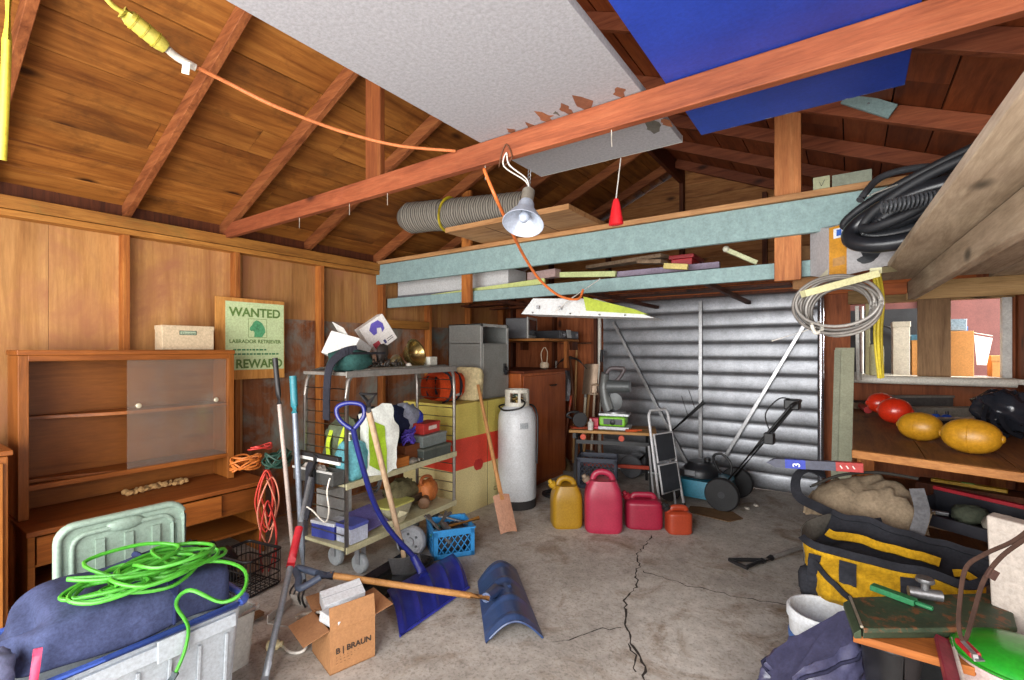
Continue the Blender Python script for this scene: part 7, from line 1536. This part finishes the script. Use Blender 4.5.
def facep(s0, s1, z0, z1, mat, nm, k=1):
    o = b + nf * .0012 * k; MB().hexa([o + ef * s0 + up * z0, o + ef * s1 + up * z0, o + ef * s1 + up * z0 - nf * .001, o + ef * s0 + up * z0 - nf * .001], [o + ef * s0 + up * z1, o + ef * s1 + up * z1, o + ef * s1 + up * z1 - nf * .001, o + ef * s0 + up * z1 - nf * .001]).build(nm, mat, bs)
facep(.0, .24, 0.0, 1.0, paint('#c88a1c', .5), 'orange_stripe'); facep(.06, .2, .76, .95, paint('#d8dce4', .5), 'white_patch', 2); facep(.1, .165, .8, .92, paint('#2c5ab4', .5), 'blue_mark', 3); facep(.05, .22, .22, .38, paint('#b8884c', .5), 'pictogram', 2)
def blobp(s, z, w2, h2, mat, nm):
    MB().prism([(w2 * math.cos(t) * (1 + .2 * math.sin(3 * t)), h2 * math.sin(t)) for t in [2 * PI * j / 14 for j in range(14)]], b + ef * s + up * z + nf * .002, ef.normalized(), V((0, 0, 1)), .001).build(nm, mat, bs)
for s, z, w2, h2 in ((.5, .62, .035, .05), (.6, .5, .03, .06), (.5, .4, .03, .04), (.58, .3, .045, .035), (.48, .75, .02, .03), (.52, .22, .05, .025)): blobp(s, z, w2, h2, paint('#3c3e42', .5), 'saw_picture')
bb = b - ef * 0; lf = back.normalized(); nl = lf.cross(V((0, 0, 1))).normalized(); nl = nl if nl.dot(EYE - b) > 0 else -nl
o_ = b + nl * .0012; MB().hexa([o_ + back * .05, o_ + back * .5, o_ + back * .5 - nl * .001, o_ + back * .05 - nl * .001], [o_ + back * .05 + up * .14, o_ + back * .05 + up * .2, o_ + back * .05 + up * .2 - nl * .001, o_ + back * .05 + up * .14 - nl * .001]).build('pale_corner', paint('#d0ceb4', .6), bs)
o = thing('brown_carton', 'flattened brown carton tucked between the boxed saw and the wire coil', 'cardboard', PD(806, 290, 2.98))
MB().beam(PD(806, 290, 3.02), PD(806, 246, 3.06), .005, .16, (.8, .5, 0)).build('sheet', paint('#9a7048', .8), o); MB().beam(PD(812, 292, 3.0), PD(828, 288, 2.9), .1, .005).build('flap', paint('#a87c50', .8), o)
# wire coil
wc = thing('hanging_coil', 'big coil of grey cable hanging from the cream batten', 'cable', PD(838, 304, 2.75))
cc = PD(838, 303, 2.58); ex = V((.84, -.3, -.02)).normalized()
for k in range(9):
    rnd = random.Random(40 + k); rx, ry = .21 - .008 * k + rnd.uniform(-.01, .01), .145 + rnd.uniform(-.02, .015); c = cc + V((rnd.uniform(-.015, .02), .012 * (k - 4), rnd.uniform(-.02, .012) - .004 * k)); ey = V((.05 * k / 9, .1, 1)).normalized()
    MB().tube([c + ex * rx * math.cos(t) + ey * ry * math.sin(t) for t in [2 * PI * j / 48 for j in range(48)]], .0085, 8, True).build('loop', paint(('#85807a', '#a09c96', '#77736e')[k % 3], .45, .2), wc, smooth=60)
MB().tube(catmull([cc + V((-.12, -.04, -.11)), cc + V((-.1, -.05, -.16)), cc + V((-.07, -.02, -.14)), cc + V((-.09, .03, -.1))], 5), .01, 8).build('tie', paint('#d8d4c8', .5), wc, smooth=60)
MB().tube([cc + V((-.1, -.03, -.13)), cc + V((-.32, .05, -.2))], .004, 6).build('loose_end', paint('#d0ccc4', .5), wc)
# yellow rope
yr = thing('hanging_rope', 'doubled yellow rope hanging down from the shelf end to the sill', 'rope', PD(880, 380, 2.9))
for k, (du, dd) in enumerate(((0, 0), (6, .03), (3, -.03))):
    MB().tube(catmull([PD(873 + du, 272, 2.72), PD(877 + du, 300, 2.74 + dd), PD(875 + du, 335, 2.76 + dd), PD(879 + du * .6, 378, 2.78)], 8), .009, 8).build('strand', paint('#cdb92c', .5), yr, smooth=60)
MB().tube(catmull([PD(843, 183, 3.05), PD(849, 200, 2.95), PD(858, 220, 2.9), PD(862, 226, 2.9)], 5), .006, 6).build('upper_tail', paint('#cdb92c', .5), yr, smooth=60)
o = thing('white_conduit', 'slim white conduit standing at the bench end under the wire coil', 'pipe', PD(857, 340, 4.7))
MB().tube([PD(857, 306, 4.4), PD(858, 374, 4.45)], .014, 8).build('pipe', paint('#d2d0c8', .4), o, smooth=50); MB().cyl(PD(858, 372, 4.45), PD(858, 380, 4.45), .03, 12).build('foot', paint('#c8c6be', .4), o, smooth=50)
